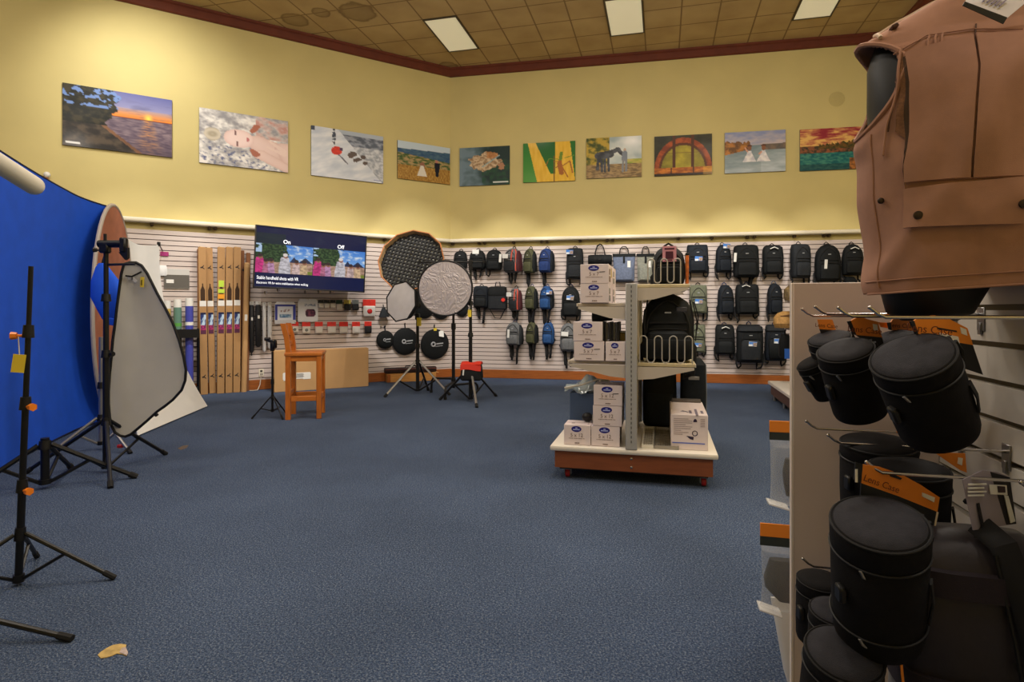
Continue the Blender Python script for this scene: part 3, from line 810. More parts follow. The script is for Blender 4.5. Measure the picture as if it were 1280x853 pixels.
flat_packet('white packet with a dark red picture, right of the blue bordered one', 372, 397.5, 374, 402.5, packet_img('b'))
def small_pack(label, u0, u1, v0, v1, top, body, sub=None, group='small packs on the boards', off=.08):
    q, w, h = rectL(u0, u1, v0, v1, off)
    t = thing('accessory_pack', label, 'pack', q, WL.rz, group)
    mb = MB(); mb.loft([(0, w*.44, -.012, .01), (h*.12, w*.48, -.03, .012), (h*.55, w*.48, -.026, .012), (h*.62, w*.47, -.004, .006)], 16, 4); mb.build('pouch', body, t)
    mb = MB(); mb.box((0, 0, h*.78), (w, .008, h*.44), bev=.003); mb.build('header_card', top, t)
    if sub:
        mb = MB(); mb.ball((0, -.03, h*.3), min(w, h)*.2, 8, (1, .3, 1)); mb.build('contents', sub, t)
    mb = MB(); mb.tube([(0, off-.028, h*.9), (0, -.05, h*.9), (0, -.06, h*.9+.012)], .004, 6); mb.build('hook', M_chrome, t)
M_redc = mat('red header card', (214, 52, 42), .5); M_clr = mat('clear blister', (214, 210, 204), .15, coat=.6); M_grn = mat('dark green card', (40, 66, 52), .5); M_dk = mat('dark card', (34, 34, 38), .5)
M_yelc = mat('yellow card', (206, 188, 90), .5); M_gryc = mat('grey card', (120, 124, 120), .5); M_redd = mat('red part', (190, 40, 40), .4)
for i, (u0, u1, a, b, lab) in enumerate(((397.5, 404.5, M_dk, M_clr, 'dark small pack, first from the left in the row below the television'), (405, 412, M_dk, M_clr, 'dark small pack, second from the left in the row below the television'),
        (412.5, 419.5, M_dk, M_clr, 'dark small pack, third from the left in the row below the television'), (420, 428, M_grn, M_clr, 'green small pack in the row below the television'), (430, 438.5, M_yelc, M_dk, 'yellow topped small pack below the television'), (440, 448.5, M_gryc, M_dk, 'grey small pack right of the yellow topped one'))):
    small_pack(lab, u0, u1, 375, 385.5+(2.5 if i > 2 else 0), a, b)
small_pack('clear pack with wide red header, right of the television foot', 453.5, 469.5, 374.5, 395.5, M_redc, M_clr, M_redd)
small_pack('small dark pack with red top, below the wide red header pack', 455.5, 464.5, 402, 416.5, M_redc, M_dk)
for i, (u0, u1) in enumerate(((363, 373), (377.5, 388), (393.5, 403.5), (409, 420), (424, 435), (440, 450))):
    k = 'first second third fourth fifth sixth'.split()[i]
    small_pack('round red topped clear pack, %s from the left in the row of six' % k, u0, u1, 402.5, 417 if i else 416, M_redc, M_clr, M_gryc if i < 2 else None, 'red topped packs in a row')
# empty wire hooks under the set
for u, v in ((331, 366), (347, 363), (381, 365), (398, 365), (413, 365), (476, 409)):
    q = WL.hit(u, v, SLT)
    t = thing('display_hook', 'bare wire hook on the slat board below the television' if u < 470 else 'short dark hook left of the round black pouches', 'hook', q, WL.rz, 'bare wire hooks')
    mb = MB(); mb.box((0, .003, 0), (.03, .006, .05), bev=.002); mb.build('plate', M_chrome, t)
    mb = MB(); mb.tube([(0, 0, 0), (0, -.16, -.01), (0, -.18, .02)], .006, 6); mb.build('prong', M_chrome if u < 470 else M_black, t)

# outlet with its cord
t = WLt('wall_outlet', 'cream socket outlet low on the boards beside the small black stand', 'outlet', 326.5, 466, SLT+.003)
mb = MB(); mb.box((0, -.004, 0), (.075, .012, .12), bev=.003); mb.build('plate', M_cream, t)
for z in (-.025, .025):
    mb = MB(); mb.box((0, -.012, z), (.035, .008, .032), bev=.002); mb.build('socket', mat('dark socket', (70, 66, 60), .5), t)
q = WL.hit(326.5, 469, SLT+.02)
cd = MB(); pl = [WL.hit(u, v, o) for u, v, o in ((326.5, 467, .05), (326, 473, .06), (325, 481, .07))]+[WL.p(WL.t(u, o), .008, o) for u, o in ((322, .12), (316, .16), (312, .12))]
cd.tube(pl, .007, 6); tag(cd.build('power_cord', mat('cream cable', (206, 196, 180), .5)), 'cream power cord looping from the outlet down to the carpet', 'cord')
t = WLt('wall_sensor', 'small white and orange fitting on the yellow wall above the blue backdrop', 'sensor', 57, 226, 0.0)
mb = MB(); mb.box((0, -.03, .02), (.06, .06, .07), bev=.008); mb.build('base', mat('orange fitting', (200, 120, 60), .5), t)
mb = MB(); mb.ball((.02, -.055, .075), .042, 8); mb.build('dome', M_white, t)

# ---------------------------------------------------------------- large carton, long case on a plank box
a, b = flo(342.7, 491), flo(460.7, 483); d = (b-a); w = d.length; rz = math.atan2(d.y, d.x)
t = thing('cardboard_box', 'large kraft cardboard box lying against the left wall behind the stool', 'box', (a.x+d.x/2, a.y+d.y/2, 0), rz)
hh = .655; dp = .22
mb = MB(); mb.box((0, dp/2, hh/2), (w, dp, hh), bev=.005); mb.build('carton', M_kraft2, t)
mb = MB(); mb.box((0, dp/2, hh+.002), (w*.995, .06, .004)); mb.build('packing_tape', mat('buff tape', (196, 160, 104), .35), t)
mb = MB(); mb.box((-.42, -.002, .245), (.42, .004, .1)); mb.box((-.55, -.0022, .24), (.14, .005, .13)); mb.box((-.26, -.0022, .235), (.12, .005, .1)); mb.build('shipping_label', M_paper, t)
mb = MB()
for i in range(5): mb.box((-.4, -.005, .22+i*.014), (.16+.03*(i % 2), .002, .005))
mb.build('label_print', M_ink, t)
a, b = flo(484, 478.6), flo(549, 475.6); d = (b-a); w = d.length; rz = math.atan2(d.y, d.x)
t = thing('plank_box', 'low pale wooden plank box on the carpet under the long dark case', 'box', (a.x+d.x/2, a.y+d.y/2, 0), rz)
mb = MB(); mb.box((0, .09, .075), (w, .18, .15), bev=.004); mb.build('body', mat('pale plank', (196, 140, 74), .5, var=.15, vs=4, stretch=(1, 6, 12)), t)
mb = MB(); mb.box((w*.5-.03, -.003, .075), (.06, .006, .14)); mb.box((-w*.5+.03, -.003, .075), (.06, .006, .14)); mb.build('end_batten', M_wood, t)
t = thing('long_case', 'long dark brown soft case lying on the plank box near the corner', 'case', (a.x+d.x/2-.03, a.y+d.y/2-.02, .152), rz)
mb = MB(); mb.box((0, .1, .055), (w*1.0, .13, .10), bev=.025, seg=3); mb.build('body', mat('maroon black case', (42, 24, 22), .5, var=.2, vs=8), t)
mb = MB(); mb.tube([(-w*.5, .022, .075), (w*.5, .022, .075)], .004, 6); mb.build('zipper', mat('red zip', (120, 50, 40), .5), t)
mb = MB(); mb.tube([(-.1, .1, .1), (-.09, .1, .125), (.09, .1, .125), (.1, .1, .1)], .01, 6); mb.build('handle', M_web, t)
# ================================================================== bags on the back wall
def fab(name, rgb, v=.2): return mat(name, rgb, .75, var=v, vs=30, bump=.3, bs=400, spec=.25)
FB = {'black': fab('black ripstop', (19, 22, 24)), 'ink': fab('blue black ripstop', (21, 27, 35)), 'olive': fab('olive canvas', (72, 73, 50)), 'navy': fab('navy ripstop', (34, 54, 102)),
      'blue': fab('blue ripstop', (38, 74, 124)), 'grey': fab('grey melange', (98, 100, 102)), 'green': fab('sage canvas', (98, 102, 84)), 'slate': fab('slate blue canvas', (96, 106, 128)),
      'sage': fab('grey green canvas', (126, 128, 118)), 'dark': fab('charcoal ripstop', (33, 36, 40)), 'tan': fab('tan leather', (184, 144, 88)), 'camo': mat('camouflage cloth', (122, 104, 72), .8, var=.55, vs=22), 'maroon': fab('maroon ripstop', (70, 34, 40)), 'redtrim': mat('red orange piping', (204, 84, 64), .6)}
M_zip = mat('zip tape', (12, 12, 14), .6); M_tagw = mat('white hang tag', (226, 226, 222), .5); M_tagb = mat('blue hang tag', (70, 120, 200), .5); M_logo = mat('pale logo', (170, 172, 176), .5)
M_tagimg = None
def tagimg(u, v):
    c = (76, 130, 206)
    if u > .5 and v > .2: c = mixc((206, 190, 176), (120, 96, 84), .5+nz(u, v, 8))
    if u < .45 and v > .6: c = (225, 228, 230)
    return c
PROF = {
 'dome': [(0, .40, .7), (.03, .46, .9), (.15, .49, 1), (.45, .5, 1), (.65, .48, .95), (.8, .43, .85), (.9, .34, .7), (.96, .24, .5), (1, .10, .25)],
 'round': [(0, .36, .7), (.04, .44, .95), (.2, .49, 1), (.5, .5, 1), (.75, .45, .85), (.88, .36, .65), (.96, .24, .45), (1, .12, .2)],
 'square': [(0, .44, .8), (.03, .48, .95), (.12, .5, 1), (.6, .5, 1), (.85, .49, .92), (.94, .46, .8), (.985, .40, .6), (1, .34, .4)],
 'tote': [(0, .42, .8), (.03, .46, 1), (.4, .47, .95), (.8, .49, .6), (1, .5, .25)],
 'flat': [(0, .46, .7), (.03, .49, .9), (.5, .5, .9), (.9, .49, .7), (1, .47, .3)],
}
BAG_N = [0]
def bag(label, u0, u1, v0, v1, prof='dome', col='black', cat='backpack', kind='backpack', group='bags hanging on the back wall', yaw=0.0, depth=None, straps=2, tagc=None, tagpos=(.0, .55), pocket='black', piping=None, side=None, foot=.0, handle=True, logo=True, hook='black', lid=False, root=None, dims=None):
    """px box of the body; foot = share of the height that is dangling straps below the body"""
    BAG_N[0] += 1; R = random.Random(BAG_N[0])
    if root is None:
        q, w, hh = WB.rect(u0, u1, v0, v1, .12)
        base = WB.p(WB.t((u0+u1)/2, .12), q.z, SLT+.004)
        t = thing(kind, label, cat, base, WB.rz, group)
    else: t = root; w, hh = dims
    zf = hh*foot; h = hh-zf; ztop = .06*h if handle else 0; hb = h-ztop
    d = depth or min(.24, w*.55)
    if abs(yaw) > .01: wv = w/(math.cos(yaw)+abs(math.sin(yaw))*.75); d = wv*.62
    else: wv = w
    Rm = Matrix.Translation((0, -.5*wv*abs(math.sin(yaw))-.002, zf)) @ Matrix.Rotation(yaw, 4, 'Z')
    mb = MB(); mb.m = Rm
    lv = []
    P = PROF[prof]
    for z, a, b in P:
        lv.append((z*hb, a*wv+.004*R.uniform(-1, 1), -d*(.35+.65*b), -.004-.0*d, .01*wv*R.uniform(-1, 1)))
    mb.loft(lv, 28, 3.4 if prof in ('square', 'tote', 'flat') else 2.8)
    body = mb.build('body', FB[col], t, 50)
    def yf(zr):                                           # front of the body at a relative height
        for (za, aa, ba), (zb, ab, bb) in zip(P[:-1], P[1:]):
            if za <= zr <= zb: k = (zr-za)/(zb-za); return -d*(.35+.65*(ba+(bb-ba)*k)), wv*(aa+(ab-aa)*k)
        return -d, wv*.5
    if kind == 'backpack':
        mb = MB(); mb.m = Rm; pk = []
        z0, z1 = (.05, .46) if not lid else (.06, .6)
        for k, a in ((0, .30), (.06, .36), (.5, .38), (.9, .36), (1, .28)):
            zr = z0+(z1-z0)*k; y, _ = yf(zr); s = .35 if k in (0, 1) else 1
            pk.append((zr*hb, a*wv, y-d*.16*s, y+d*.2))
        mb.loft(pk, 22, 3.4); mb.build('front_pocket', FB[pocket] if pocket != col else FB[col], t, 50)
        mb = MB(); mb.m = Rm                                # zip over the pocket and round the lid
        y, a = yf(z1); mb.tube([(-.34*wv, y-.006, hb*z1*1.03), (0, y-.012, hb*z1*1.06), (.34*wv, y-.006, hb*z1*1.03)], .006, 6)
        pts = []
        for k in range(11):
            an = PI*k/10; zr = .42+.47*math.sin(an); xx = .40*wv*math.cos(an)*(1 if zr < .7 else 1-.4*(zr-.7)/.3)
            y, a = yf(min(zr, .97)); pts.append((max(-a*.9, min(a*.9, xx)), y*(.93 if abs(xx) > .3*wv else 1.0)-.002, zr*hb))
        mb.tube(pts, .006, 6); mb.build('zipper', M_zip, t)
        mb = MB(); mb.m = Rm                                # crease band across the body
        y, a = yf(.55); mb.box((0, y-.003, hb*.57), (wv*.7, .012, .016), bev=.004); mb.build('web_strap', M_web, t)
    if lid:
        mb = MB(); mb.m = Rm; mb.loft([(hb*.78, wv*.46, -d*.95, -.01), (hb*.84, wv*.5, -d*1.08, -.01), (hb*.95, wv*.46, -d*.95, -.01), (hb*1.0, wv*.34, -d*.6, -.02)], 24, 3.2); mb.build('lid', FB['dark'], t)
    if side:
        mb = MB(); mb.m = Rm
        mb.loft([(hb*.04, .03, -d*.75, -.01, wv*.46), (hb*.2, .035, -d*.85, -.01, wv*.49), (hb*.7, .03, -d*.8, -.01, wv*.46), (hb*.88, .015, -d*.5, -.02, wv*.36)], 14, 3); mb.build('side_panel', FB[side], t)
    if piping:
        for xx in (.17, .40):
            mb = MB(); mb.m = Rm; pts = []
            for k in range(9):
                zr = .05+.88*k/8; y, a = yf(zr); x = min(xx*wv, a*.95)
                f = 1 if x < .75*a else .82
                pts.append((x, y*f-.004, zr*hb))
            mb.tube(pts, .011, 6); mb.build('piping', FB[piping], t)
    if handle:
        mb = MB(); mb.m = Rm
        hw = min(.035, wv*.14)
        mb.tube([(-hw, -.03, hb*.97), (-hw*.95, -.03, hb+ztop*.6), (0, -.03, hb+ztop+.012), (hw*.95, -.03, hb+ztop*.6), (hw, -.03, hb*.97)], .008, 6); mb.build('handle', M_web if hook == 'black' else FB[hook], t)
    for k in range(straps):
        sx = (-1, 1)[k % 2]; L = R.uniform(.05, .15)+zf
        mb = MB(); mb.m = Rm
        x0 = sx*wv*(.40 if zf == 0 else .26); xe = sx*wv*(.50 if zf == 0 else .22)
        mb.tube([(x0, -d*.3, hb*.34), (sx*wv*.515, -d*.35, hb*.2), (xe, -d*.45, -.2*L), (xe*R.uniform(.75, .95), -d*.5, -.75*L), (xe*R.uniform(.5, .85), -d*.4, -L), (xe*.6, -d*.2, -.6*L), (x0*.8, -.02, hb*.05)], .017 if zf == 0 else .024, 6, flat=.4, up=(0, 1, 0)); mb.build('shoulder_strap', M_web, t)
    if logo:
        y, a = yf(.72); mb = MB(); mb.m = Rm; mb.box((0, y-.003, hb*.72), (wv*.12, .006, .012), bev=.002); mb.build('logo_badge', M_logo, t)
    if tagc:
        y, a = yf(tagpos[1]); tw = min(.13, w*.42)
        o = thing_part_tag(t, Rm, tagpos[0]*wv, y*1.12-.014, hb*tagpos[1], tw, tagc)
    return t
def thing_part_tag(t, Rm, x, y, z, tw, kind):
    mb = MB(); mb.m = Rm @ Matrix.Translation((x, y, z)) @ Matrix.Rotation(.06, 4, 'Y')
    if kind == 'strip': mb.box((0, 0, 0), (tw*.35, .004, tw*1.2), bev=.001); return mb.build('hang_tag', M_tagw, t)
    if kind == 'zig': mb.tube([(-tw*.5, 0, 0), (0, -.004, tw*.25), (tw*.5, 0, tw*.05)], .008, 6); return mb.build('pull_cord', M_tagw, t)
    mb.box((0, 0, 0), (tw, .005, tw*.62), bev=.001)
    mb.build('hang_tag', M_tagb if kind == 'blue' else M_tagw, t)
    if kind == 'photo' or kind == 'blue':
        p = picture('tag_print', tw*.96, tw*.58, 12, 8, tagimg, M_lab, t, y=0, z0=0)
        p.data.transform(Rm @ Matrix.Translation((x, y-.004, z-tw*.29)))
TOP, MID, LOW = 'backpacks in the top row', 'backpacks in the middle row', 'backpacks in the bottom row'
# ---- top row
bag('small black backpack in the top row, first right of the wall corner', 567, 584, 312, 336, 'dome', group=TOP, straps=1)
bag('black top-row backpack with a white tag at its neck and a strap dangling', 587, 607, 311, 343, 'dome', group=TOP, tagc='white', tagpos=(-.05, .88), foot=.2)
bag('small black backpack third from the corner in the top row', 607.5, 628, 310.5, 338, 'round', group=TOP, tagc='strip', tagpos=(.45, .55), straps=1)
bag('grey and black backpack with red orange piping in the top row', 631, 657, 309, 346, 'dome', 'grey', group=TOP, yaw=-.45, piping='redtrim', side='maroon', tagc='white', tagpos=(-.2, .66), foot=.13, pocket='dark')
bag('olive green backpack with black side in the top row', 655, 674, 309, 353, 'dome', 'olive', group=TOP, yaw=-.5, side='black', foot=.26, pocket='olive', straps=1)
bag('royal blue backpack with dark straps in the top row', 674, 696, 309, 351, 'dome', 'navy', group=TOP, yaw=-.4, side='ink', foot=.24, pocket='navy', straps=1)
bag('tall rectangular black backpack in the top row left of the white cartons', 708, 729.5, 308, 349, 'square', 'dark', group=TOP, tagc='blue', tagpos=(-.28, .86), pocket='dark')
# ---- middle row
bag('black backpack with two straps dangling, leftmost in the middle row', 592, 610.5, 356, 395, 'square', 'ink', group=MID, foot=.27, logo=False)
bag('small grey and red striped backpack in the middle row', 637, 656, 358, 392, 'dome', 'grey', group=MID, yaw=-.5, piping='redtrim', side='maroon', tagc='white', tagpos=(-.3, .7), foot=.1, pocket='dark')
bag('olive green sling backpack in the middle row', 657, 675.5, 356, 399, 'dome', 'olive', group=MID, yaw=-.5, side='black', foot=.28, hook='navy', pocket='olive')
bag('royal blue sling backpack in the middle row', 675, 695, 356, 401, 'dome', 'blue', group=MID, yaw=-.4, side='ink', foot=.32, hook='navy', tagc='blue', tagpos=(.5, .72), pocket='blue')
bag('black backpack with blue picture tag in the middle row beside the white cartons', 702, 725, 356, 396, 'dome', 'black', group=MID, tagc='photo', tagpos=(0, .62), hook='navy')
# ---- bottom row
bag('grey backpack with green and white tags in the bottom row', 633, 655, 401, 446, 'dome', 'grey', group=LOW, yaw=-.2, side='dark', tagc='strip', tagpos=(-.2, .5), foot=.33, hook='navy', pocket='grey')
bag('olive sling bag in the bottom row', 658, 676, 401, 442, 'dome', 'olive', group=LOW, yaw=-.5, side='black', foot=.3, hook='navy', pocket='olive')
bag('bright blue sling bag in the bottom row', 678, 695, 401, 441, 'dome', 'blue', group=LOW, yaw=-.2, foot=.27, hook='navy', pocket='blue')
bag('grey sling backpack with black and maroon trim behind the white cartons', 700, 721, 402, 452, 'dome', 'grey', group=LOW, tagc='white', tagpos=(-.18, .62), foot=.26, pocket='grey', side='maroon')
# ---- right of the display trolley
bag('flat black backpack with blue tag, top row just right of the trolley', 858.5, 885, 304, 341, 'flat', 'ink', group=TOP, tagc='blue', tagpos=(.02, .48), pocket='ink')
bag('slim black backpack with blue and white tag at its top, top row', 890, 914, 304, 341, 'dome', 'ink', group=TOP, yaw=.3, side=None, tagc='blue', tagpos=(.1, .93), pocket='ink')
bag('largest black backpack of the top row, two straps crossing below it', 916, 948, 304, 354, 'square', 'black', group=TOP, foot=.14, tagc='strip', tagpos=(-.48, .6))
bag('plain black rectangular backpack with white pull cord, top row', 953, 978.5, 305, 343, 'square', 'black', group=TOP, tagc='zig', tagpos=(0, .86))
bag('tall charcoal backpack with grey edge, top row left of the tagged one', 983, 1012, 303, 348, 'square', 'dark', group=TOP, yaw=.25, pocket='dark', straps=2)
bag('black backpack with two stacked pale tags, top row second from the vest', 1018, 1050, 303, 352, 'dome', 'black', group=TOP, tagc='strip', tagpos=(-.18, .45))
bag('black backpack with two white zip pulls, rightmost in the top row', 1052, 1079, 303, 344, 'dome', 'black', group=TOP, tagc='zig', tagpos=(0, .82))
bag('sage green flap backpack with blue tag beside the black trolley pack', 861.5, 884, 354, 392, 'flat', 'green', group=MID, tagc='blue', tagpos=(.0, .42), pocket='green')
bag('slim black backpack with blue loop, middle row right of the green one', 892, 917, 354, 393, 'dome', 'ink', group=MID, yaw=.3, hook='navy', pocket='ink')
bag('broad black backpack with white pull cord in the middle row', 919, 948, 353, 393, 'square', 'black', group=MID, tagc='zig', tagpos=(-.1, .9), hook='navy')
bag('narrow black backpack with light blue loop in the middle row', 956, 978, 352, 393, 'dome', 'ink', group=MID, yaw=.2, hook='slate', pocket='ink')
bag('sage green flap bag in the bottom row behind the black trolley pack', 862, 882, 404, 441, 'flat', 'green', group=LOW, tagc='blue', tagpos=(0, .28), pocket='green')
bag('plain black backpack with white pull cord in the bottom row', 893.5, 918, 404, 443, 'square', 'black', group=LOW, tagc='zig', tagpos=(0, .88), hook='navy')
bag('large black lidded backpack with picture tag in the bottom row', 920, 953, 403, 453, 'square', 'black', group=LOW, lid=True, tagc='photo', tagpos=(.05, .5), hook='navy', pocket='dark')
bag('black lidded backpack with blue tag, rightmost in the bottom row', 956, 982, 403, 451, 'square', 'ink', group=LOW, lid=True, tagc='photo', tagpos=(.05, .55), hook='navy')
# ---- the shoulder bags
def strapbag():
    q, w, h = WB.rect(611.5, 634.5, 359, 387, .12); b = WB.p(WB.t(622, .12), q.z, SLT+.004)
    t = thing('camera_bag', 'black box-shaped camera bag with red badge in the middle row', 'bag', b, WB.rz, 'bags hanging on the back wall')
    mb = MB(); mb.loft([(.0, w*.46, -.15, -.01), (.02, w*.5, -.17, -.005), (h*.7, w*.5, -.17, -.005), (h*.95, w*.47, -.15, -.01), (h, w*.4, -.12, -.03)], 28, 4.5); mb.build('body', FB['dark'], t)
    mb = MB(); mb.loft([(h*.62, w*.49, -.18, -.02), (h*.8, w*.5, -.185, -.01), (h*.99, w*.47, -.155, -.01), (h*1.03, w*.36, -.1, -.03)], 28, 4.5); mb.build('flap', FB['black'], t)
    mb = MB(); mb.lathe([(.036, -.003), (.036, .003)], (w*.36, -.186, h*.42), 16, Matrix.Rotation(PI/2, 4, 'X')); mb.build('red_badge', M_redc, t)
    mb = MB(); mb.tube([(-w*.5, -.08, h*.6), (-w*.42, -.14, h*.05), (-w*.1, -.16, -.16), (w*.2, -.16, -.17), (w*.46, -.1, h*.1), (w*.5, -.08, h*.5)], .014, 6, flat=.5); mb.build('shoulder_strap', M_web, t)
    mb = MB(); mb.tube([(-w*.14, -.08, h), (-w*.1, -.06, h*1.22), (w*.1, -.06, h*1.22), (w*.14, -.08, h)], .01, 6); mb.build('handle', M_web, t)
strapbag()
def rollbag():
    q, w, h = WB.rect(735, 765, 318, 332, .14); b = WB.p(WB.t(750, .14), q.z, SLT+.004)
    t = thing('roll_bag', 'black roll-shaped handbag with upright handles above the white cartons', 'bag', b, WB.rz, 'bags hanging on the back wall')
    mb = MB(); mb.m = Matrix.Translation((0, -.1, h*.5)) @ Matrix.Rotation(PI/2, 4, 'Y'); mb.lathe([(.03, -w*.5), (.085, -w*.49), (.095, -w*.4), (.098, 0), (.095, w*.4), (.085, w*.49), (.03, w*.5)], (0, 0, 0), 20); mb.build('body', FB['black'], t)
    for y in (-.15, -.05):
        mb = MB(); mb.tube([(-.09, y, h*.8), (-.085, y, h*1.2), (-.05, y+.01, h*1.75), (0, y+.02, h*1.92), (.05, y+.01, h*1.75), (.085, y, h*1.2), (.09, y, h*.8)], .013, 6, flat=.6); mb.build('handle', M_web, t)
    for x in (-.09, .09):
        mb = MB(); mb.m = Matrix.Translation((x, -.1, h*.5)) @ Matrix.Rotation(PI/2, 4, 'Y'); mb.lathe([(.1, -.012), (.1, .012)], (0, 0, 0), 20); mb.build('web_strap', M_web, t)
    mb = MB(); mb.box((0, -.203, h*.5), (.05, .012, .03), bev=.004); mb.build('buckle', M_blackp, t)
rollbag()
def tote(label, u0, u1, v0, v1, c, vh):
    q, w, h = WB.rect(u0, u1, v0, v1, .1); b = WB.p(WB.t((u0+u1)/2, .1), q.z, SLT+.004)
    t = thing('tote_bag', label, 'bag', b, WB.rz, 'bags hanging on the back wall')
    d = .15
    mb = MB(); mb.loft([(z*h, a*w, -d*bb, -.006) for z, a, bb in PROF['tote']], 28, 4); mb.build('body', FB[c], t)
    mb = MB(); mb.loft([(h*.92, w*.5, -d*.5, -.006), (h*1.03, w*.52, -d*.36, -.006)], 24, 4); mb.build('top_band', FB['black'], t)
    mb = MB(); mb.loft([(h*.06, w*.38, -d*1.16, -d*.5), (h*.45, w*.4, -d*1.14, -d*.5), (h*.55, w*.4, -d*1.0, -d*.5)], 22, 4); mb.build('front_pocket', FB[c], t)
    z1 = vh
    mb = MB(); mb.tube([(-w*.2, -.05, h), (-w*.18, -.05, h+z1*.6), (-w*.08, -.04, h+z1), (w*.08, -.04, h+z1), (w*.18, -.05, h+z1*.6), (w*.2, -.05, h)], .016, 6, flat=.6); mb.build('handle', M_web, t)
    mb = MB(); mb.box((0, -d*.78, h*.8), (.035, .02, .12), bev=.004); mb.build('front_strap', M_web, t)
    mb = MB(); mb.box((w*.22, -d*1.0-.006, h*.62), (w*.14, .004, .12)); mb.build('hang_tag', M_tagw, t)
tote('slate blue tote backpack with black top and handle behind the white cartons', 766, 794, 318, 352, 'slate', .14)
tote('grey green tote bag with black handle, left of the pink tagged backpack', 796, 818, 318, 352, 'sage', .14)
# round black reflector pouches
def pouch(label, u, v, rx, ry, off, logo=1, tagged=False, W=WL, grp='round black pouches'):
    q = W.hit(u, v, off+.05); k = q.y/F; a, b = rx*k/ (0.9 if W is WL else 1), ry*k
    t = thing('reflector_pouch', label, 'pouch', W.p(W.t(u, off+.05), q.z, off), W.rz, grp)
    mb = MB(); mb.m = Matrix.Translation((0, -.035, 0)) @ Matrix.Diagonal((a, .045, b, 1)); mb.ball((0, 0, 0), 1, 14); mb.build('body', FB['black'], t)
    mb = MB(); mb.m = Matrix.Translation((0, -.035, 0)); mb.tube([(a*math.cos(x), 0, b*math.sin(x)) for x in [2*PI*i/36 for i in range(36)]], .008, 6, closed=True); mb.build('zipper', M_zip, t)
    mb = MB(); mb.tube([(0, -.03, b*.97), (.004, 0, b*.97+.07), (0, -.02, b*.97+.10)], .012, 6); mb.build('hanging_loop', M_web, t)
    if logo:
        mb = MB(); mb.tube([(-a*.18+b*.13*math.cos(x), -.083, b*.13*math.sin(x)) for x in [2*PI*i/20 for i in range(20)]], b*.05, 6, closed=True)
        mb.box((a*.28, -.078, .012), (a*.5, .008, .022), rot=(0, -.08, 0)); mb.box((a*.22, -.076, -.035), (a*.55, .008, .01), rot=(0, -.08, 0)); mb.build('printed_logo', M_logo, t)
    if tagged:
        mb = MB(); mb.box((0, -.05, b*.88), (.06, .006, .12)); mb.build('price_tag', M_yeltag, t)
        mb = MB(); mb.box((.12, -.07, b*.7), (.1, .006, .13), rot=(-.5, .2, 0)); mb.build('hang_tag', M_tagw, t)
pouch('smallest round black pouch with pale logo, left of three under the softbox', 482, 425, 10, 11, SLT, 1)
pouch('middle round black pouch with pale logo, overlapping its neighbour', 507, 427, 15, 16.5, SLT, 1)
pouch('largest round black pouch with yellow tag, right of three under the softbox', 544, 430.5, 17, 18.5, SLT, 1, True)
pouch('round black pouch half hidden behind the small white octagonal softbox', 531, 384, 12, 14, SLT, 0, grp='black pouches behind the softboxes')
pouch('round black pouch hidden behind the round silver reflector', 552, 386, 11, 13, SLT, 0, grp='black pouches behind the softboxes')
pouch('black pouch peeping out right of the round silver reflector', 577, 386, 8, 10, SLT, 0, W=WB, grp='black pouches behind the softboxes')
q = WL.hit(479, 391, SLT+.02)
t = thing('wedge_pouch', 'small dark wedge pouch on the boards left of the small octagonal softbox', 'pouch', q, WL.rz)
mb = MB(); mb.loft([(-.08, .1, -.1, -.002), (0, .07, -.09, -.002), (.1, .02, -.04, -.002)], 14, 3); mb.build('body', FB['dark'], t)
mb = MB(); mb.tube([(0, -.02, .09), (0, 0.0, .15)], .008, 6); mb.build('hanging_loop', M_web, t)
# last things on the boards by the vest
q, w, h = WB.rect(1054, 1080, 346, 372, .12)
t = thing('lens_pouch', 'row of black pouch tops below the rightmost top-row backpack', 'pouch', WB.p(WB.t(1062, .12), q.z, SLT+.004), WB.rz)
mb = MB(); mb.loft([(0, w*.3, -.2, -.01), (h*.8, w*.32, -.2, -.01), (h, w*.2, -.12, -.03)], 20, 3); mb.build('body', FB['black'], t)
mb = MB(); mb.box((0, -.2, h*.6), (.1, .01, .08)); mb.build('hang_tag', M_tagw, t)
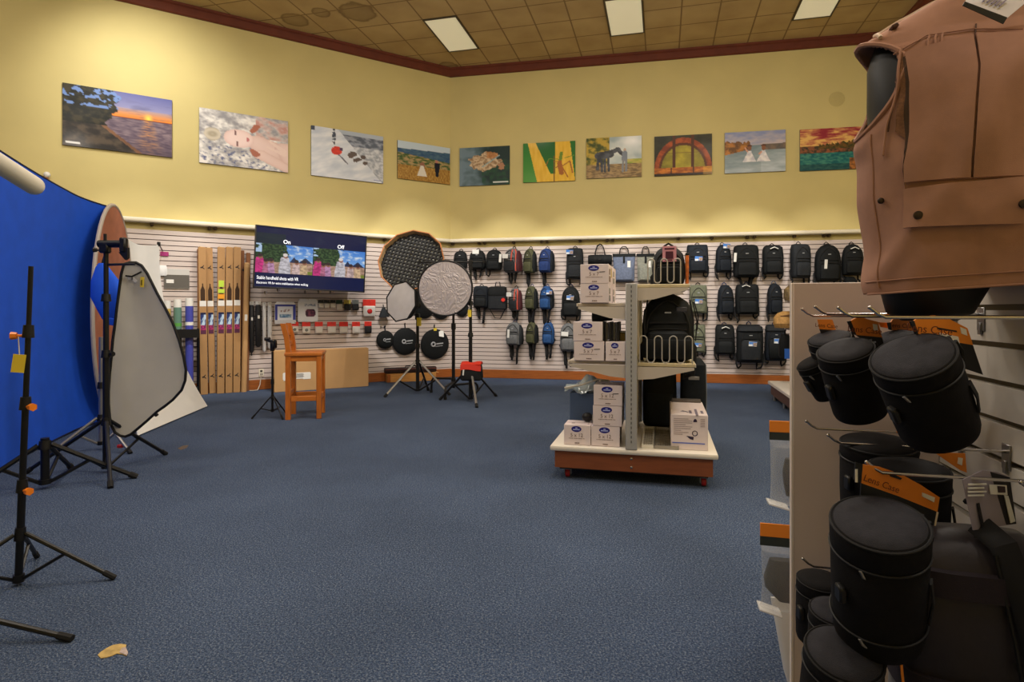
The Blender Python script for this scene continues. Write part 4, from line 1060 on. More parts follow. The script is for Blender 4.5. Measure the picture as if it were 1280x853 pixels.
# ================================================================== light stands and tripods
M_alu = mat('brushed grey tube', (150, 148, 146), .35, metal=.7)
M_rub = mat('black rubber', (20, 20, 21), .8)
def light_stand(name, label, base, feet, zc, zj, ztop, r=.014, lean=(0, 0), mtl=None, legm=None, collars=(), group='light stands', brace=.45, zl=None):
    """base (x, y); feet as world points; zc leg collar height, zj brace joint height; collars = heights of the section clamps"""
    t = thing(name, label, 'light stand', (base[0], base[1], 0), 0, group)
    mtl = mtl or M_black
    top = Vector((lean[0], lean[1], ztop))
    def P(z): return Vector((lean[0]*z/ztop, lean[1]*z/ztop, z))
    zs = [zj]+[z for z in collars]+[ztop]
    mb = MB(); rr = r*1.25
    for a, b in zip(zs[:-1], zs[1:]):
        mb.cyl(P(a), P(b), rr, n=12); rr *= .86
    mb.build('pole', mtl, t)
    for z in (zc,)+tuple(collars):
        mb = MB(); mb.cyl(P(z-.03), P(z+.03), r*1.9, r*1.6, n=12); mb.build('collar', M_blackp, t)
    mb = MB(); mb.cyl(P(zj-.015), P(zj+.02), r*1.8, n=12); mb.build('brace_joint', M_blackp, t)
    for i, f in enumerate(feet):
        fl = Vector((f[0]-base[0], f[1]-base[1], f[2] if len(f) > 2 else .012)); d = Vector((fl.x, fl.y, 0)).normalized()
        a = P(zc)+d*r*1.8
        lm = (legm[i] if isinstance(legm, (list, tuple)) else legm) or mtl
        mb = MB(); mb.tube([a, fl], r*.78, 8, flat=1.0); leg = mb.build('leg', lm, t)
        mb = MB(); u = (fl-a).normalized(); mb.cyl(fl-u*.05, fl+u*.008, r*1.05, n=8); mb.build('rubber_foot', M_rub, leg)
        m_ = a+(fl-a)*brace; j = P(zj)+d*r*1.6
        mb = MB(); mb.tube([j, m_], r*.6, 6); mb.build('brace', mtl, t)
    return t, P
def knob(t, p, d, m=None, s=1.0, name='clamp_knob'):
    d = Vector(d).normalized(); p = Vector(p)
    mb = MB(); mb.cyl(p, p+d*.03*s, .007*s, n=8); mb.cyl(p+d*.025*s, p+d*.05*s, .016*s, .02*s, n=6); mb.build(name, m or M_blackp, t)
def fl2(u, v): p = flo(u, v); return (p.x, p.y)

# near left stand with orange knobs
b = (-2.335, 2.8)
t, P = light_stand('light_stand', 'tall black light stand with orange knobs in front of the blue backdrop', b, [fl2(142, 725), fl2(46, 698), (-2.6, 2.45)], .243, .03, 1.508, .013, lean=(.06, 0), collars=(.47, .86, 1.2))
for (z, dx) in ((.45, .03), (.845, .03), (1.18, -.03)):
    knob(t, P(z)+Vector((dx*.5, -.01, 0)), (dx, -.012, .0), M_orangek, .95)
mb = MB(); p = P(1.05); mb.box((p.x-.022, p.y-.022, p.z), (.05, .004, .085), rot=(0, .12, .4)); mb.build('price_tag', M_yeltag, t)
mb = MB(); mb.tube([P(1.18)+Vector((-.03, -.02, 0)), P(1.1)+Vector((-.02, -.022, -.01))], .0025, 5); mb.build('tag_string', M_paper, t)
# stand with clamp head, beside the grey panel
b = (-3.25, 4.74)
t, P = light_stand('light_stand', 'tall black stand with clamp head at the left edge of the grey triangular panel', b, [fl2(138, 611), fl2(207, 569), (-3.86, 4.70)], .41, .05, 1.80, .019, collars=(.95, 1.4), brace=.5)
mb = MB(); mb.box((.0, -.01, 1.80), (.075, .06, .09), bev=.012); mb.cyl((-.05, -.01, 1.83), (.14, -.01, 1.83), .03, n=12); mb.build('clamp_head', M_black, t)
mb = MB(); mb.box((.15, -.015, 1.82), (.05, .05, .12), bev=.01); mb.prism([(.12, 1.76), (.17, 1.70), (.19, 1.72), (.19, 1.80)], -.03, .0); mb.build('clamp_jaw', M_blackp, t)
mb = MB(); mb.cyl((0, -.01, 1.84), (.0, -.01, 1.91), .012, n=8); mb.build('spigot', M_black, t)
knob(t, (-.03, -.02, 1.78), (-1, -.3, 0)); knob(t, (.02, 0, .95), (1, -.3, 0)); knob(t, (.02, 0, .42), (-1, -.3, 0))
mb = MB(); mb.tube([(0.01, 0, 1.665), (.12, -.03, 1.665), (.25, -.03, 1.668)], .01, 8); mb.build('panel_arm', M_black, t)
# low stand between the two
b = (-3.40, 4.31)
t, P = light_stand('light_stand', 'low black stand base with a short post between the tall stands', b, [fl2(170, 598), (-3.76, 3.98), (-3.62, 4.86)], .32, .05, .37, .022, collars=())
# pale aluminium stand behind
b = (-3.83, 5.52)
t, P = light_stand('light_stand', 'pale grey aluminium stand half hidden behind the grey triangular panel', b, [(-4.12, 5.25), (-3.45, 5.35), (-3.75, 5.95)], .30, .06, 1.05, .018, mtl=M_alu, collars=(.6,))
mb = MB(); mb.box((.26, -.12, .06), (.05, .04, .03), bev=.006); mb.build('red_tab', M_redd, t)
# stand out at the lower left, holding the white tube
b = (-2.62, 2.36)
t, P = light_stand('light_stand', 'black stand of which one leg reaches in at the lower left of the photo', b, [fl2(88, 802), (-3.05, 2.65), (-2.95, 1.95)], .19, .035, 2.22, .014, collars=(.9, 1.5))
a_ = Vector((-2.62, 2.36, 2.25)); e_ = at(42, 232, 3.1); d_ = (e_-a_)
t = tag(thing('white_tube', 'white round foam tube sticking in at the upper left before the blue backdrop', 'tube', a_), 'white round foam tube sticking in at the upper left before the blue backdrop', 'tube')
mb = MB(); mb.cyl(-d_*.25, d_, .048, n=24); mb.ball(d_, .0478, 10); mb.build('tube', mat('off white foam tube', (206, 202, 190), .55), t)
mb = MB(); mb.cyl((0, 0, -.05), (0, 0, .0), .03, n=10); mb.build('clamp', M_blackp, t)

# ---------------------------------------------------------------- blue backdrop panel: a sprung sheet standing on the floor
M_blue = mat('chroma blue cloth', (22, 88, 226), .8, var=.06, vs=6, bump=.15, bs=180)
def blue_pt(u, v):
    """u along from the near (left) end to the far end, v up"""
    A = Vector((-3.62, 3.45)); B = Vector((-4.90, 7.02))
    d = (B-A); n = Vector((d.y, -d.x)).normalized()        # to the right / camera side
    s = u
    q = A+d*s
    bow = .06*math.sin(PI*s)                                # bellies away from the camera
    q = q-n*bow
    if s > .80: q = q+n*(.30*(s-.80)**2/.04*.5)             # far end curls towards the camera
    top = 2.66-.14*s**1.5-.03*math.sin(PI*min(1, s*1.0))
    z = .012+(top-.012)*v
    q = q-n*.05*math.sin(PI*v)
    return Vector((q.x, q.y, z))
t = thing('blue_backdrop', 'large blue cloth backdrop standing at the left of the photo', 'backdrop', (blue_pt(.5, 0).x, blue_pt(.5, 0).y, 0))
mb = MB(); L0 = t.location
mb.sheet(lambda u, v: blue_pt(u, v)-L0, 48, 30, .012); mb.build('cloth', M_blue, t, 60)
mb = MB(); loop = [blue_pt(i/24, 1) for i in range(25)]+[blue_pt(1, 1-i/16) for i in range(1, 17)]+[blue_pt(1-i/24, 0) for i in range(1, 25)]+[blue_pt(0, i/16) for i in range(1, 16)]
mb.tube([p-L0 for p in loop], .011, 6, closed=True); mb.build('sprung_rim', mat('navy rim tape', (18, 26, 62), .7), t)
# brown backed oval panel seen nearly edge-on
vd = Vector((-.564, .825)); an = math.radians(-15.5); p2 = Vector((vd.x*math.cos(an)-vd.y*math.sin(an), vd.x*math.sin(an)+vd.y*math.cos(an)))
c = Vector((-4.76, 7.08)); sw, sh = .74, 1.27
t = thing('oval_panel', 'tall oval panel with reddish brown back, seen edge-on beside the blue backdrop', 'panel', (c.x, c.y, 0), math.atan2(p2.y, p2.x))
mb = MB(); mb.m = Matrix.Translation((0, 0, sh+.012))
R = 44; o = [(sw*math.cos(2*PI*i/R), sh*math.sin(2*PI*i/R)) for i in range(R)]
mb.prism(o, -.012, .012); mb.build('panel', mat('red brown backing', (168, 104, 80), .7, var=.12, vs=7), t)
mb = MB(); mb.tube([(x*1.0, 0, z+sh+.012) for x, z in o], .022, 8, closed=True); mb.build('rim', mat('pale grey rim', (170, 160, 150), .6), t)
# folded blue cloth on the clamp stand
q = at(135, 364, 5.0)
t = thing('blue_cloth_bag', 'folded bright blue cloth bag hanging behind the clamp stand', 'bag', q, .1)
def bagpts(z): return z
mb = MB()
mb.loft([(-.24, .06, -.03, .03, .02), (-.17, .095, -.05, .05, .02), (-.05, .13, -.06, .05, .0), (.08, .11, -.05, .05, -.02), (.2, .05, -.03, .03, -.045), (.235, .02, -.02, .02, -.05)], 22, 2.6); mb.build('bag', M_blue, t)
mb = MB(); mb.tube([(-.05, 0, .22), (-.02, .0, .33), (.03, -.0, .42)], .008, 6); mb.build('cord', M_web, t)
mb = MB(); mb.box((.05, -.03, -.26), (.08, .02, .06), rot=(0, .2, 0), bev=.006); mb.build('loose_tail', M_blue, t)

# ---------------------------------------------------------------- white backdrop cloth draped to the floor
TLc, TRc = at(149, 290, 7.55), at(198.5, 306, 8.15)
BLc, BRc = flo(172, 545, .012), flo(259, 508, .012)
M_whcl = mat('white backdrop cloth', (220, 220, 218), .75, var=.03, vs=5)
def white_pt(u, v):
    a = TLc.lerp(TRc, u); a.z -= .10*math.sin(PI*u)*(1-.3*u); b = BLc.lerp(BRc, u)
    k = v**.8
    p = b.lerp(a, v); 
    # hangs steeply, then sweeps forward over the floor
    hx = (1-v)**2.2
    p.x = a.x+(b.x-a.x)*hx; p.y = a.y+(b.y-a.y)*hx
    p += Vector((.5, -.85, 0))*(.035*math.sin(u*9+v*2)*v*(1-.5*v)+.025*math.sin(v*16+u*3)*max(0, v-.75)*2)
    return p
c = (BLc+BRc)/2
t = thing('white_backdrop', 'white cloth backdrop sweeping down to the carpet behind the grey triangular panel', 'backdrop', (c.x, c.y, 0)); L1 = t.location
mb = MB(); mb.sheet(lambda u, v: white_pt(u, v)-L1, 30, 44, .01); mb.build('cloth', M_whcl, t, 60)
for u in (0.0, 1.0):
    p = white_pt(u, 1)-L1; mb = MB(); mb.box(p+Vector((0, 0, .01)), (.035, .035, .06), bev=.006); mb.build('corner_clip', M_blackp, t)
mb = MB(); p = TRc-L1; q = WL.p(WL.t(203, 0), TRc.z, SLT)-L1; mb.tube([p+Vector((0, .01, 0)), q], .008, 6); p = TLc-L1; q = WL.p(WL.t(152, 0), TLc.z, SLT)-L1; mb.tube([p+Vector((0, .01, 0)), q], .008, 6); mb.build('hanging_wire', M_blackp, t)

# grey triangular reflector panel
OUT = [(155, 330), (162, 328.3), (170, 328.3), (177, 332), (184, 342), (196, 366), (207, 386), (216, 404), (224, 426), (229.5, 446), (232.5, 463), (231.5, 476), (227, 488), (216, 500), (206, 508), (196, 515), (183, 527), (170, 538), (163, 543.5), (156.5, 546), (150, 545), (144, 541), (139.5, 533), (137, 522), (135.6, 505), (135.6, 489), (137, 468), (139, 448), (141, 425), (143.5, 407), (146, 385), (148.5, 366), (151.5, 343)]
def pan(u, v): Y = 4.83+(u-135)*.0015; return at(u, v, Y)
c = pan(183, 546)
t = thing('triangular_panel', 'grey white triangular reflector panel with black rim leaning at the clamp stand', 'reflector', (c.x, c.y, c.z)); L2 = t.location.copy()
pts = [pan(u, v)-L2 for u, v in OUT]
cen = sum(pts, Vector())/len(pts)
mb = MB()
M_tri = mat('grey reflector cloth', (178, 177, 174), .7, var=.04, vs=4)
K = 10; fr = [[mb.v(cen+(p-cen)*(k/K)+Vector((0, .03*(1-(k/K)**2), 0))) for p in pts] for k in range(1, K+1)]
bk = [[mb.v(cen+(p-cen)*(k/K)+Vector((0, .03*(1-(k/K)**2)+.006, 0))) for p in pts] for k in range(1, K+1)]
n = len(pts)
for ring in (fr, bk):
    mb.f(ring[0])
    for a, b in zip(ring[:-1], ring[1:]):
        for i in range(n): mb.f([a[i], a[(i+1) % n], b[(i+1) % n], b[i]])
for i in range(n): mb.f([fr[-1][i], fr[-1][(i+1) % n], bk[-1][(i+1) % n], bk[-1][i]])
mb.build('cloth', M_tri, t, 60)
mb = MB(); mb.tube(pts, .011, 8, closed=True); mb.build('rim', M_blackp, t)
mb = MB(); mb.tube([pan(158, 345)-L2+Vector((0, -.012, 0)), pan(166, 346)-L2+Vector((0, -.012, 0)), pan(178, 340)-L2+Vector((0, -.012, 0))], .007, 6); mb.build('handle_strap', M_web, t)
mb = MB(); p = pan(169, 350)-L2; mb.box(p+Vector((0, -.014, 0)), (.05, .003, .025), rot=(0, .7, 0)); mb.box(p+Vector((-.03, -.014, .01)), (.04, .003, .02), rot=(0, .0, 0)); mb.build('care_label', M_tagw, t)
mb = MB(); p = pan(179, 353)-L2; mb.box(p+Vector((0, -.014, 0)), (.03, .004, .085), rot=(0, .05, 0)); mb.build('price_tag', M_yeltag, t)
mb = MB(); p = pan(178, 353)-L2; mb.box(p+Vector((.004, -.017, -.005)), (.006, .003, .045)); mb.build('tag_print', M_ink, t)
mb = MB(); p = pan(196, 519)-L2; mb.box(p+Vector((0, -.004, 0)), (.03, .02, .02), rot=(0, -.6, 0), bev=.004); mb.build('rim_joint', M_blackp, t)

# ---------------------------------------------------------------- stool
rz = math.radians(12)
t = thing('bar_stool', 'tall orange wooden stool with back, standing before the cardboard box', 'stool', (-2.53, 7.27, 0), rz)
M_stool = mat('orange stained wood', (184, 104, 36), .35, var=.2, vs=5, stretch=(6, 6, 1), coat=.2)
M_stool2 = mat('orange stained seat wood', (192, 112, 42), .35, var=.18, vs=5, stretch=(1, 8, 8), coat=.2)
hx, hy, zs = .205, .235, .755
for sx in (-1, 1):
    for sy in (-1, 1):
        if sx > 0:
            mb = MB(); mb.box((hx-.03, sy*(hy-.03), zs/2), (.058, .058, zs), bev=.005)
        else:
            mb = MB()
            Pf = [(-.262, 1.14), (-.205, 1.14), (-.165, .98), (-.146, .84), (-.146, 0), (-.204, 0), (-.204, .84), (-.22, .97)]
            mb.prism([(x, z) for x, z in Pf], sy*(hy-.03)-.029, sy*(hy-.03)+.029)
        mb.build('leg', M_stool, t)
mb = MB(); mb.box((.0, 0, zs+.02), (.43, .49, .045), bev=.012, seg=2); mb.build('seat', M_stool2, t)
for sy in (-1, 1):
    mb = MB(); mb.box((0, sy*(hy-.03), zs-.035), (.30, .03, .06), bev=.003); mb.build('apron', M_stool2, t)
    mb = MB(); mb.box((.015, sy*(hy-.03), .245), (.32, .032, .06), bev=.004); mb.build('stretcher', M_stool2, t)
for x in (-hx+.03, hx-.03):
    mb = MB(); mb.box((x, 0, zs-.035), (.03, .36, .06), bev=.003); mb.build('apron', M_stool2, t)
    mb = MB(); mb.box((x, 0, .30 if x < 0 else .245), (.032, .36, .06), bev=.004); mb.build('stretcher', M_stool2, t)
mb = MB(); mb.sheet(lambda u, v: Vector((-.212-.02*math.sin(PI*u)-.02*v, -hy+.05+2*(hy-.05)*u, .99+.13*v)), 12, 4, .026); mb.build('top_rail', M_stool2, t)
mb = MB(); mb.box((-.19, 0, .90), (.025, .36, .05), bev=.005); mb.build('back_slat', M_stool2, t)

# small stand with clamp by the stool
b = (-2.89, 7.14)
t, P = light_stand('light_stand', 'short thin black tripod stand with clamp, left of the wooden stool', b, [(-3.10, 7.06), (-2.72, 7.02), (-2.80, 7.36)], .255, .09, .80, .011, collars=(.44,), group='light stands', brace=.55)
mb = MB(); mb.box((0, 0, .86), (.05, .05, .11), bev=.012); mb.build('clamp_head', M_black, t)
mb = MB(); mb.cyl((-.09, 0, .95), (-.03, 0, .95), .022, n=10); mb.box((-.03, 0, .93), (.11, .035, .035), rot=(0, .35, 0), bev=.008); mb.box((.035, 0, .89), (.035, .04, .1), bev=.01); mb.build('ball_head', M_blackp, t)

# ---------------------------------------------------------------- softboxes, reflector and their stands
bA = (-1.467, 9.2)
t, P = light_stand('light_stand', 'black light stand with spread legs carrying the small white octagonal softbox', bA, [fl2(481, 497), fl2(562, 494.5), (-1.35, 9.55)], .50, .06, 1.17, .022, legm=[M_alu, M_alu, M_black], collars=(.75,), brace=.55)
mb = MB(); p = P(1.05); mb.box((p.x+.03, p.y-.05, 1.12), (.07, .006, .13), bev=.002); mb.build('price_tag', M_yeltag, t)
mb = MB(); mb.box((0, -.0, 1.2), (.07, .09, .1), bev=.012); mb.tube([(0, 0, 1.2), (-.1, -.02, 1.30), (-.12, -.05, 1.40)], .02, 8); mb.build('tilt_bracket', M_blackp, t)
def octa(name, label, c, r, depth, tilt, yaw, sides, grid, rimm, face, roll=0.0):
    """c = centre of the front face; faces local -y"""
    t = thing(name, label, 'softbox', c, 0, None, rot=(tilt, roll, yaw))
    A = [2*PI*(i+.5)/sides for i in range(sides)]
    ring = lambda rr, y: [(rr*math.cos(a), y, rr*math.sin(a)) for a in A]
    mb = MB(); prof = [(r, 0), (r*.97, depth*.15), (r*.86, depth*.4), (r*.62, depth*.75), (r*.22, depth), (.0, depth+.001)]
    mb.rings([ring(rr, y) for rr, y in prof[:-1]], False, True); mb.rings([ring(rr-.012, y) for rr, y in prof[:-1]], False, True)
    mb.build('shell', FB['black'], t, 20)
    if grid:
        mb = MB(); mb.rings([ring(r, 0), ring(r*1.01, -.11), ring(r*.995, -.11), ring(r*.985, 0)], False, False); mb.build('lip', rimm, t, 20)
        mb = MB(); mb.rings([ring(r*1.012, -.095), ring(r*1.022, -.118), ring(r*.99, -.118)], False, False); mb.tube(ring(r*1.012, -.115), .008, 6, closed=True); mb.build('copper_edge', mat('copper edge tape', (186, 120, 70), .45), t)
        mb = MB(); N = 17; g = 2*r/N
        ap = math.cos(PI/sides)*r
        def half(x):                                         # chord of the polygon at offset x
            lo = r
            for k in range(sides):
                a = 2*PI*k/sides; ca, sa = math.cos(a), math.sin(a)
                if sa > 1e-6: lo = min(lo, (ap-x*ca)/sa)
            return lo
        for i in range(1, N):
            x = -r+g*i; h = half(x)-.008
            if h <= .02: continue
            mb.box((x, -.012, 0), (.022, .03, 2*h)); mb.box((0, -.013, x), (2*h, .03, .022))
        mb.build('egg_crate_grid', M_blackp, t, 0)
        mb = MB(); mb.rings([ring(.02, .012), ring(r*.98, .012)], True, False); mb.build('diffuser', face, t, 0)
    else:
        mb = MB(); mb.rings([ring(.01, -.03), ring(r*.5, -.02), ring(r*.97, -.004)], True, False); mb.build('diffuser', face, t, 20)
        mb = MB(); mb.tube(ring(r*.985, -.004), .012, 6, closed=True); mb.build('rim', M_blackp, t)
        for i in range(0, sides, 2):
            mb = MB(); mb.tube([(r*.98*math.cos(A[i]), .0, r*.98*math.sin(A[i])), (r*.6*math.cos(A[i]), depth*.78, r*.6*math.sin(A[i])), (.05*math.cos(A[i]), depth*1.04, .05*math.sin(A[i]))], .006, 6); mb.build('rod', M_steel, t)
    mb = MB(); mb.m = Matrix.Rotation(-PI/2, 4, 'X'); mb.lathe([(.075, depth-.01), (.075, depth+.03), (.055, depth+.035), (.055, depth+.12)], (0, 0, 0), 16); mb.build('speed_ring', M_blackp, t)
    return t
M_tan = mat('tan fabric lip', (176, 148, 110), .7)
octa('grid_softbox', 'large black octagonal softbox with egg-crate grid and copper edge in the corner', at(516, 329, 9.42), .525, .36, math.radians(-22), math.radians(-12), 12, True, M_tan, mat('inner diffuser', (214, 218, 214), .8), roll=math.radians(12))
M_slv = mat('silvery white diffuser', (204, 202, 204), .5, var=.06, vs=9, coat=.2)
octa('octagonal_softbox', 'small white octagonal softbox tilted on the left light stand', at(501.5, 377, 8.78), .31, .26, math.radians(-8), math.radians(-32), 8, False, None, M_slv, roll=math.radians(-10))
# C-stand
bB = (-.905, 9.15)
t = thing('c_stand', 'black stand with stepped legs behind the round silver reflector', 'light stand', (bB[0], bB[1], 0), 0, 'light stands')
mb = MB(); mb.cyl((0, 0, .10), (0, 0, 1.05), .026, n=12); mb.cyl((0, 0, 1.05), (0, 0, 1.95), .02, n=12); mb.build('pole', M_black, t)
for z in (.2, 1.05, 1.95):
    mb = MB(); mb.cyl((0, 0, z-.05), (0, 0, z+.05), .036, n=12); mb.build('collar', M_blackp, t)
for i, (x, y) in enumerate((fl2(539, 491), fl2(556.5, 500), (-.55, 9.55))):
    z = .24-.05*i; e = Vector((x-bB[0], y-bB[1], 0)); mb = MB()
    mb.tube([(0, 0, z), tuple(e*.2+Vector((0, 0, z))), tuple(e*.9+Vector((0, 0, z-.01))), tuple(e*.97+Vector((0, 0, z-.05))), tuple(e+Vector((0, 0, .012)))], .018, 8); leg = mb.build('leg', M_black, t)
    mb = MB(); mb.cyl(tuple(e+Vector((0, 0, .0))), tuple(e+Vector((0, 0, .04))), .024, n=8); mb.build('rubber_foot', M_rub, leg)
sb = at(516, 329, 9.42)
mb = MB(); e = Vector((sb.x-bB[0], sb.y+.36-bB[1], sb.z-.08)); mb.tube([(0, 0, 1.95), (-.06, .1, 2.0), tuple(e)], .022, 8); mb.build('boom_arm', M_black, t)
# stand with reflector arm and sandbag
bC = (-.59, 8.42)
t, P = light_stand('light_stand', 'black light stand at the right, with reflector arm and a sandbag on its legs', bC, [fl2(596, 510), fl2(620, 496), fl2(550, 500.5)], .47, .05, 1.95, .021, legm=[M_alu, M_black, M_black], collars=(.95, 1.4), brace=.5)
mb = MB(); mb.cyl((-.75, 0, 1.985), (.20, 0, 1.985), .012, n=8); mb.build('reflector_arm', M_black, t)
mb = MB(); mb.box((0, 0, 1.97), (.06, .06, .09), bev=.01); mb.box((.0, .0, 1.9), (.05, .05, .08), bev=.01); mb.build('arm_clamp', M_blackp, t)
for x in (-.72, .19):
    mb = MB(); mb.box((x, -.02, 1.985), (.03, .05, .05), bev=.006); mb.build('arm_clip', M_blackp, t)
for (u, v) in ((586.5, 353), (587, 392)):
    p = at(u, v, 8.34)-Vector((bC[0], bC[1], 0)); mb = MB(); mb.box(p, (.05, .004, .10), bev=.001); mb.build('price_tag', M_yeltag, t)
    mb = MB(); mb.tube([p+Vector((0, 0, .05)), p+Vector((.0, .06, .13))], .003, 5); mb.build('tag_string', M_paper, t)
c = at(556.5, 360.5, 8.33)
t = thing('round_reflector', 'round silver reflector with crinkled face and black rim', 'reflector', c, math.radians(-6))
M_silver = bpy.data.materials.new('crinkled silver cloth'); M_silver.use_nodes = True
def _sil(m):
    N = m.node_tree.nodes; L = m.node_tree.links; p = N['Principled BSDF']
    tc = N.new('ShaderNodeTexCoord'); vo = N.new('ShaderNodeTexVoronoi'); vo.inputs['Scale'].default_value = 5.0; vo.feature = 'DISTANCE_TO_EDGE'
    nz_ = N.new('ShaderNodeTexNoise'); nz_.inputs['Scale'].default_value = 3; nz_.inputs['Distortion'].default_value = 2.0
    L.new(tc.outputs['Object'], nz_.inputs['Vector']); L.new(nz_.outputs['Color'], vo.inputs['Vector'])
    b = N.new('ShaderNodeBump'); b.inputs['Strength'].default_value = .5; b.inputs['Distance'].default_value = .03
    L.new(vo.outputs['Distance'], b.inputs['Height']); L.new(b.outputs['Normal'], p.inputs['Normal'])
    p.inputs['Base Color'].default_value = C(186, 178, 180); p.inputs['Metallic'].default_value = .35; p.inputs['Roughness'].default_value = .45
_sil(M_silver)
rr = .385
mb = MB(); mb.m = Matrix.Rotation(PI/2, 4, 'X'); mb.lathe([(.002, .012), (rr*.5, .010), (rr*.97, .006), (rr*.97, -.006), (.002, -.006)], (0, 0, 0), 48); mb.build('cloth', M_silver, t, 60)
mb = MB(); mb.tube([(rr*math.cos(2*PI*i/48), 0, rr*math.sin(2*PI*i/48)) for i in range(48)], .014, 8, closed=True); mb.build('rim', M_blackp, t)
# sandbag
p = at(590, 476, 8.33)
t = thing('sandbag', 'black sandbag with red top hanging on the right light stand', 'sandbag', (bC[0]+.02, bC[1], p.z), math.radians(-4))
for y, nm in ((-.095, 'front'), (.095, 'back')):
    mb = MB(); mb.m = Matrix.Translation((0, y, 0)); mb.loft([(0, .13, -.03, .03), (.02, .15, -.055, .05), (.12, .145, -.06, .05), (.2, .135, -.035, .035), (.225, .13, -.02, .02)], 22, 3.4); mb.build('bag_half', FB['black'], t)
mb = MB()
mb.sheet(lambda u, v: Vector((-.14+.28*u, -.125+.25*v, .215+.035*math.sin(PI*v)+.008*math.sin(9*u))), 10, 10, .02); mb.sheet(lambda u, v: Vector((-.145+.29*u, -.152+.01*v, .15+.075*v+.012*math.sin(5*u))), 10, 4, .012); mb.build('red_saddle', mat('red saddle cloth', (206, 50, 34), .6), t)
mb = MB(); mb.box((-.1, -.155, .12), (.02, .006, .08), rot=(0, .1, 0)); mb.build('pull_tab', M_tagw, t)
# ================================================================== display trolley in the middle of the floor
ex = Vector((math.cos(STORE), math.sin(STORE), 0)); ey = Vector((-math.sin(STORE), math.cos(STORE), 0))
GO = Vector((.887, 4.403, 0))
G = Wall((GO.x, GO.y), (ex.x, ex.y), (-ey.x, -ey.y))
M_fix = mat('pale taupe fixture paint', (196, 186, 174), .45); M_deck = mat('white deck', (226, 220, 210), .4); M_kick = mat('brown laminate', (134, 76, 46), .4, var=.1, vs=6, stretch=(1, 6, 6))
M_upr = mat('grey fixture upright', (164, 164, 164), .4); M_cream2 = mat('cream shelf edge', (206, 192, 156), .45); M_redw = mat('red caster', (150, 26, 28), .4)
def gl(x, y, z): return GO+ex*x+ey*y+Vector((0, 0, z))
t = thing('display_trolley', 'two-sided display trolley on red casters with brown base, middle of the floor', 'display trolley', GO, STORE)
TR = t
GW, GD = 1.23, 1.22
mb = MB(); mb.box((0, GD/2, .24), (GW, GD, .04), bev=.012, seg=2); mb.build('deck', M_deck, t)
mb = MB()
for y in (.035, GD-.035): mb.box((0, y, .155), (GW-.07, .02, .13))
for x in (-GW/2+.045, GW/2-.045): mb.box((x, GD/2, .155), (.02, GD-.09, .13))
mb.build('base_panel', M_kick, t)
for z in (.125, .19):
    mb = MB(); mb.m = Matrix.Translation((0.0, .022, z)) @ Matrix.Rotation(PI/2, 4, 'X'); mb.lathe([(.009, 0), (.009, .004), (.004, .007)], (0, 0, 0), 12); mb.build('bolt', M_chrome, t)
mb = MB(); mb.box((0, GD/2, .085), (GW-.13, GD-.13, .03)); mb.build('under_frame', M_black, t)
for x in (-.49, .52):
    for y in (.1, 1.12):
        mb = MB(); mb.m = Matrix.Translation((x, y, .035)) @ Matrix.Rotation(PI/2, 4, 'Y'); mb.lathe([(.016, -.018), (.032, -.016), (.035, 0), (.032, .016), (.016, .018)], (0, 0, 0), 16); c = mb.build('caster_wheel', M_redw, t)
        mb = MB(); mb.box((x, y+.005, .066), (.055, .05, .012), bev=.003); mb.box((x-.024, y, .047), (.005, .035, .045)); mb.box((x+.024, y, .047), (.005, .035, .045)); mb.build('caster_fork', M_steel, c)
for y in (.03, GD-.03):
    mb = MB(); mb.box((0, y, .88), (.085, .06, 1.24), bev=.004)
    mb.build('upright', M_upr, t)
    mb = MB()
    for k in range(34): mb.box((.0, y-.031 if y < .5 else y+.031, .32+k*.035), (.006, .003, .018))
    mb.build('slot_strip', mat('slot shadow', (70, 68, 66), .7), t)
mb = MB(); mb.box((0, GD/2, .88), (.035, GD-.1, 1.22)); mb.build('centre_panel', M_fix, t)
SHELVES = ((-1, 1.355, .41), (-1, .915, .475), (1, 1.495, .42), (1, .905, .46))
for sx, z, xo in SHELVES:
    mb = MB(); xm = sx*(.02+xo)/2; mb.box((xm, GD/2, z-.014), (xo-.02, GD-.13, .028), bev=.004); sh = mb.build('shelf', M_fix if sx < 0 else M_cream2, t)
    for y in (.035, GD-.035):
        mb = MB(); mb.prism([(sx*.045, z-.028), (sx*(xo-.01), z-.028), (sx*(xo-.01), z-.045), (sx*.16, z-.115), (sx*.045, z-.125)], y-.006, y+.006); mb.build('shelf_bracket', M_fix, sh)
    mb = MB(); mb.box((sx*(xo+.001), GD/2, z-.014), (.004, GD-.06, .022)); mb.build('price_rail', M_deck, sh)
# serpentine wire guards on the right-hand shelves
def guard(z, x0, x1, n, h):
    mb = MB(); pts = []; st = (x1-x0)/(n*2)
    for i in range(n):
        a = x0+2*st*i
        for k in range(7):
            an = PI-PI*k/6; pts.append((a+st*.5+st*.5*math.cos(an), .02, z+h-st*.5+st*.5*math.sin(an)))
        if i < n-1:
            for k in range(7):
                an = PI+PI*k/6; pts.append((a+st*1.5+st*.5*math.cos(an), .02, z+.006+st*.5+st*.5*math.sin(an)))
    pts = [(x0, .02, z+.002)]+pts+[(pts[-1][0], .02, z+.002)]
    mb.tube(pts, .0045, 6); mb.build('wire_guard', mat('nickel wire', (186, 182, 176), .35, metal=.4), TR)
guard(1.495, .12, .40, 3, .185)
guard(.905, .06, .49, 4, .205)
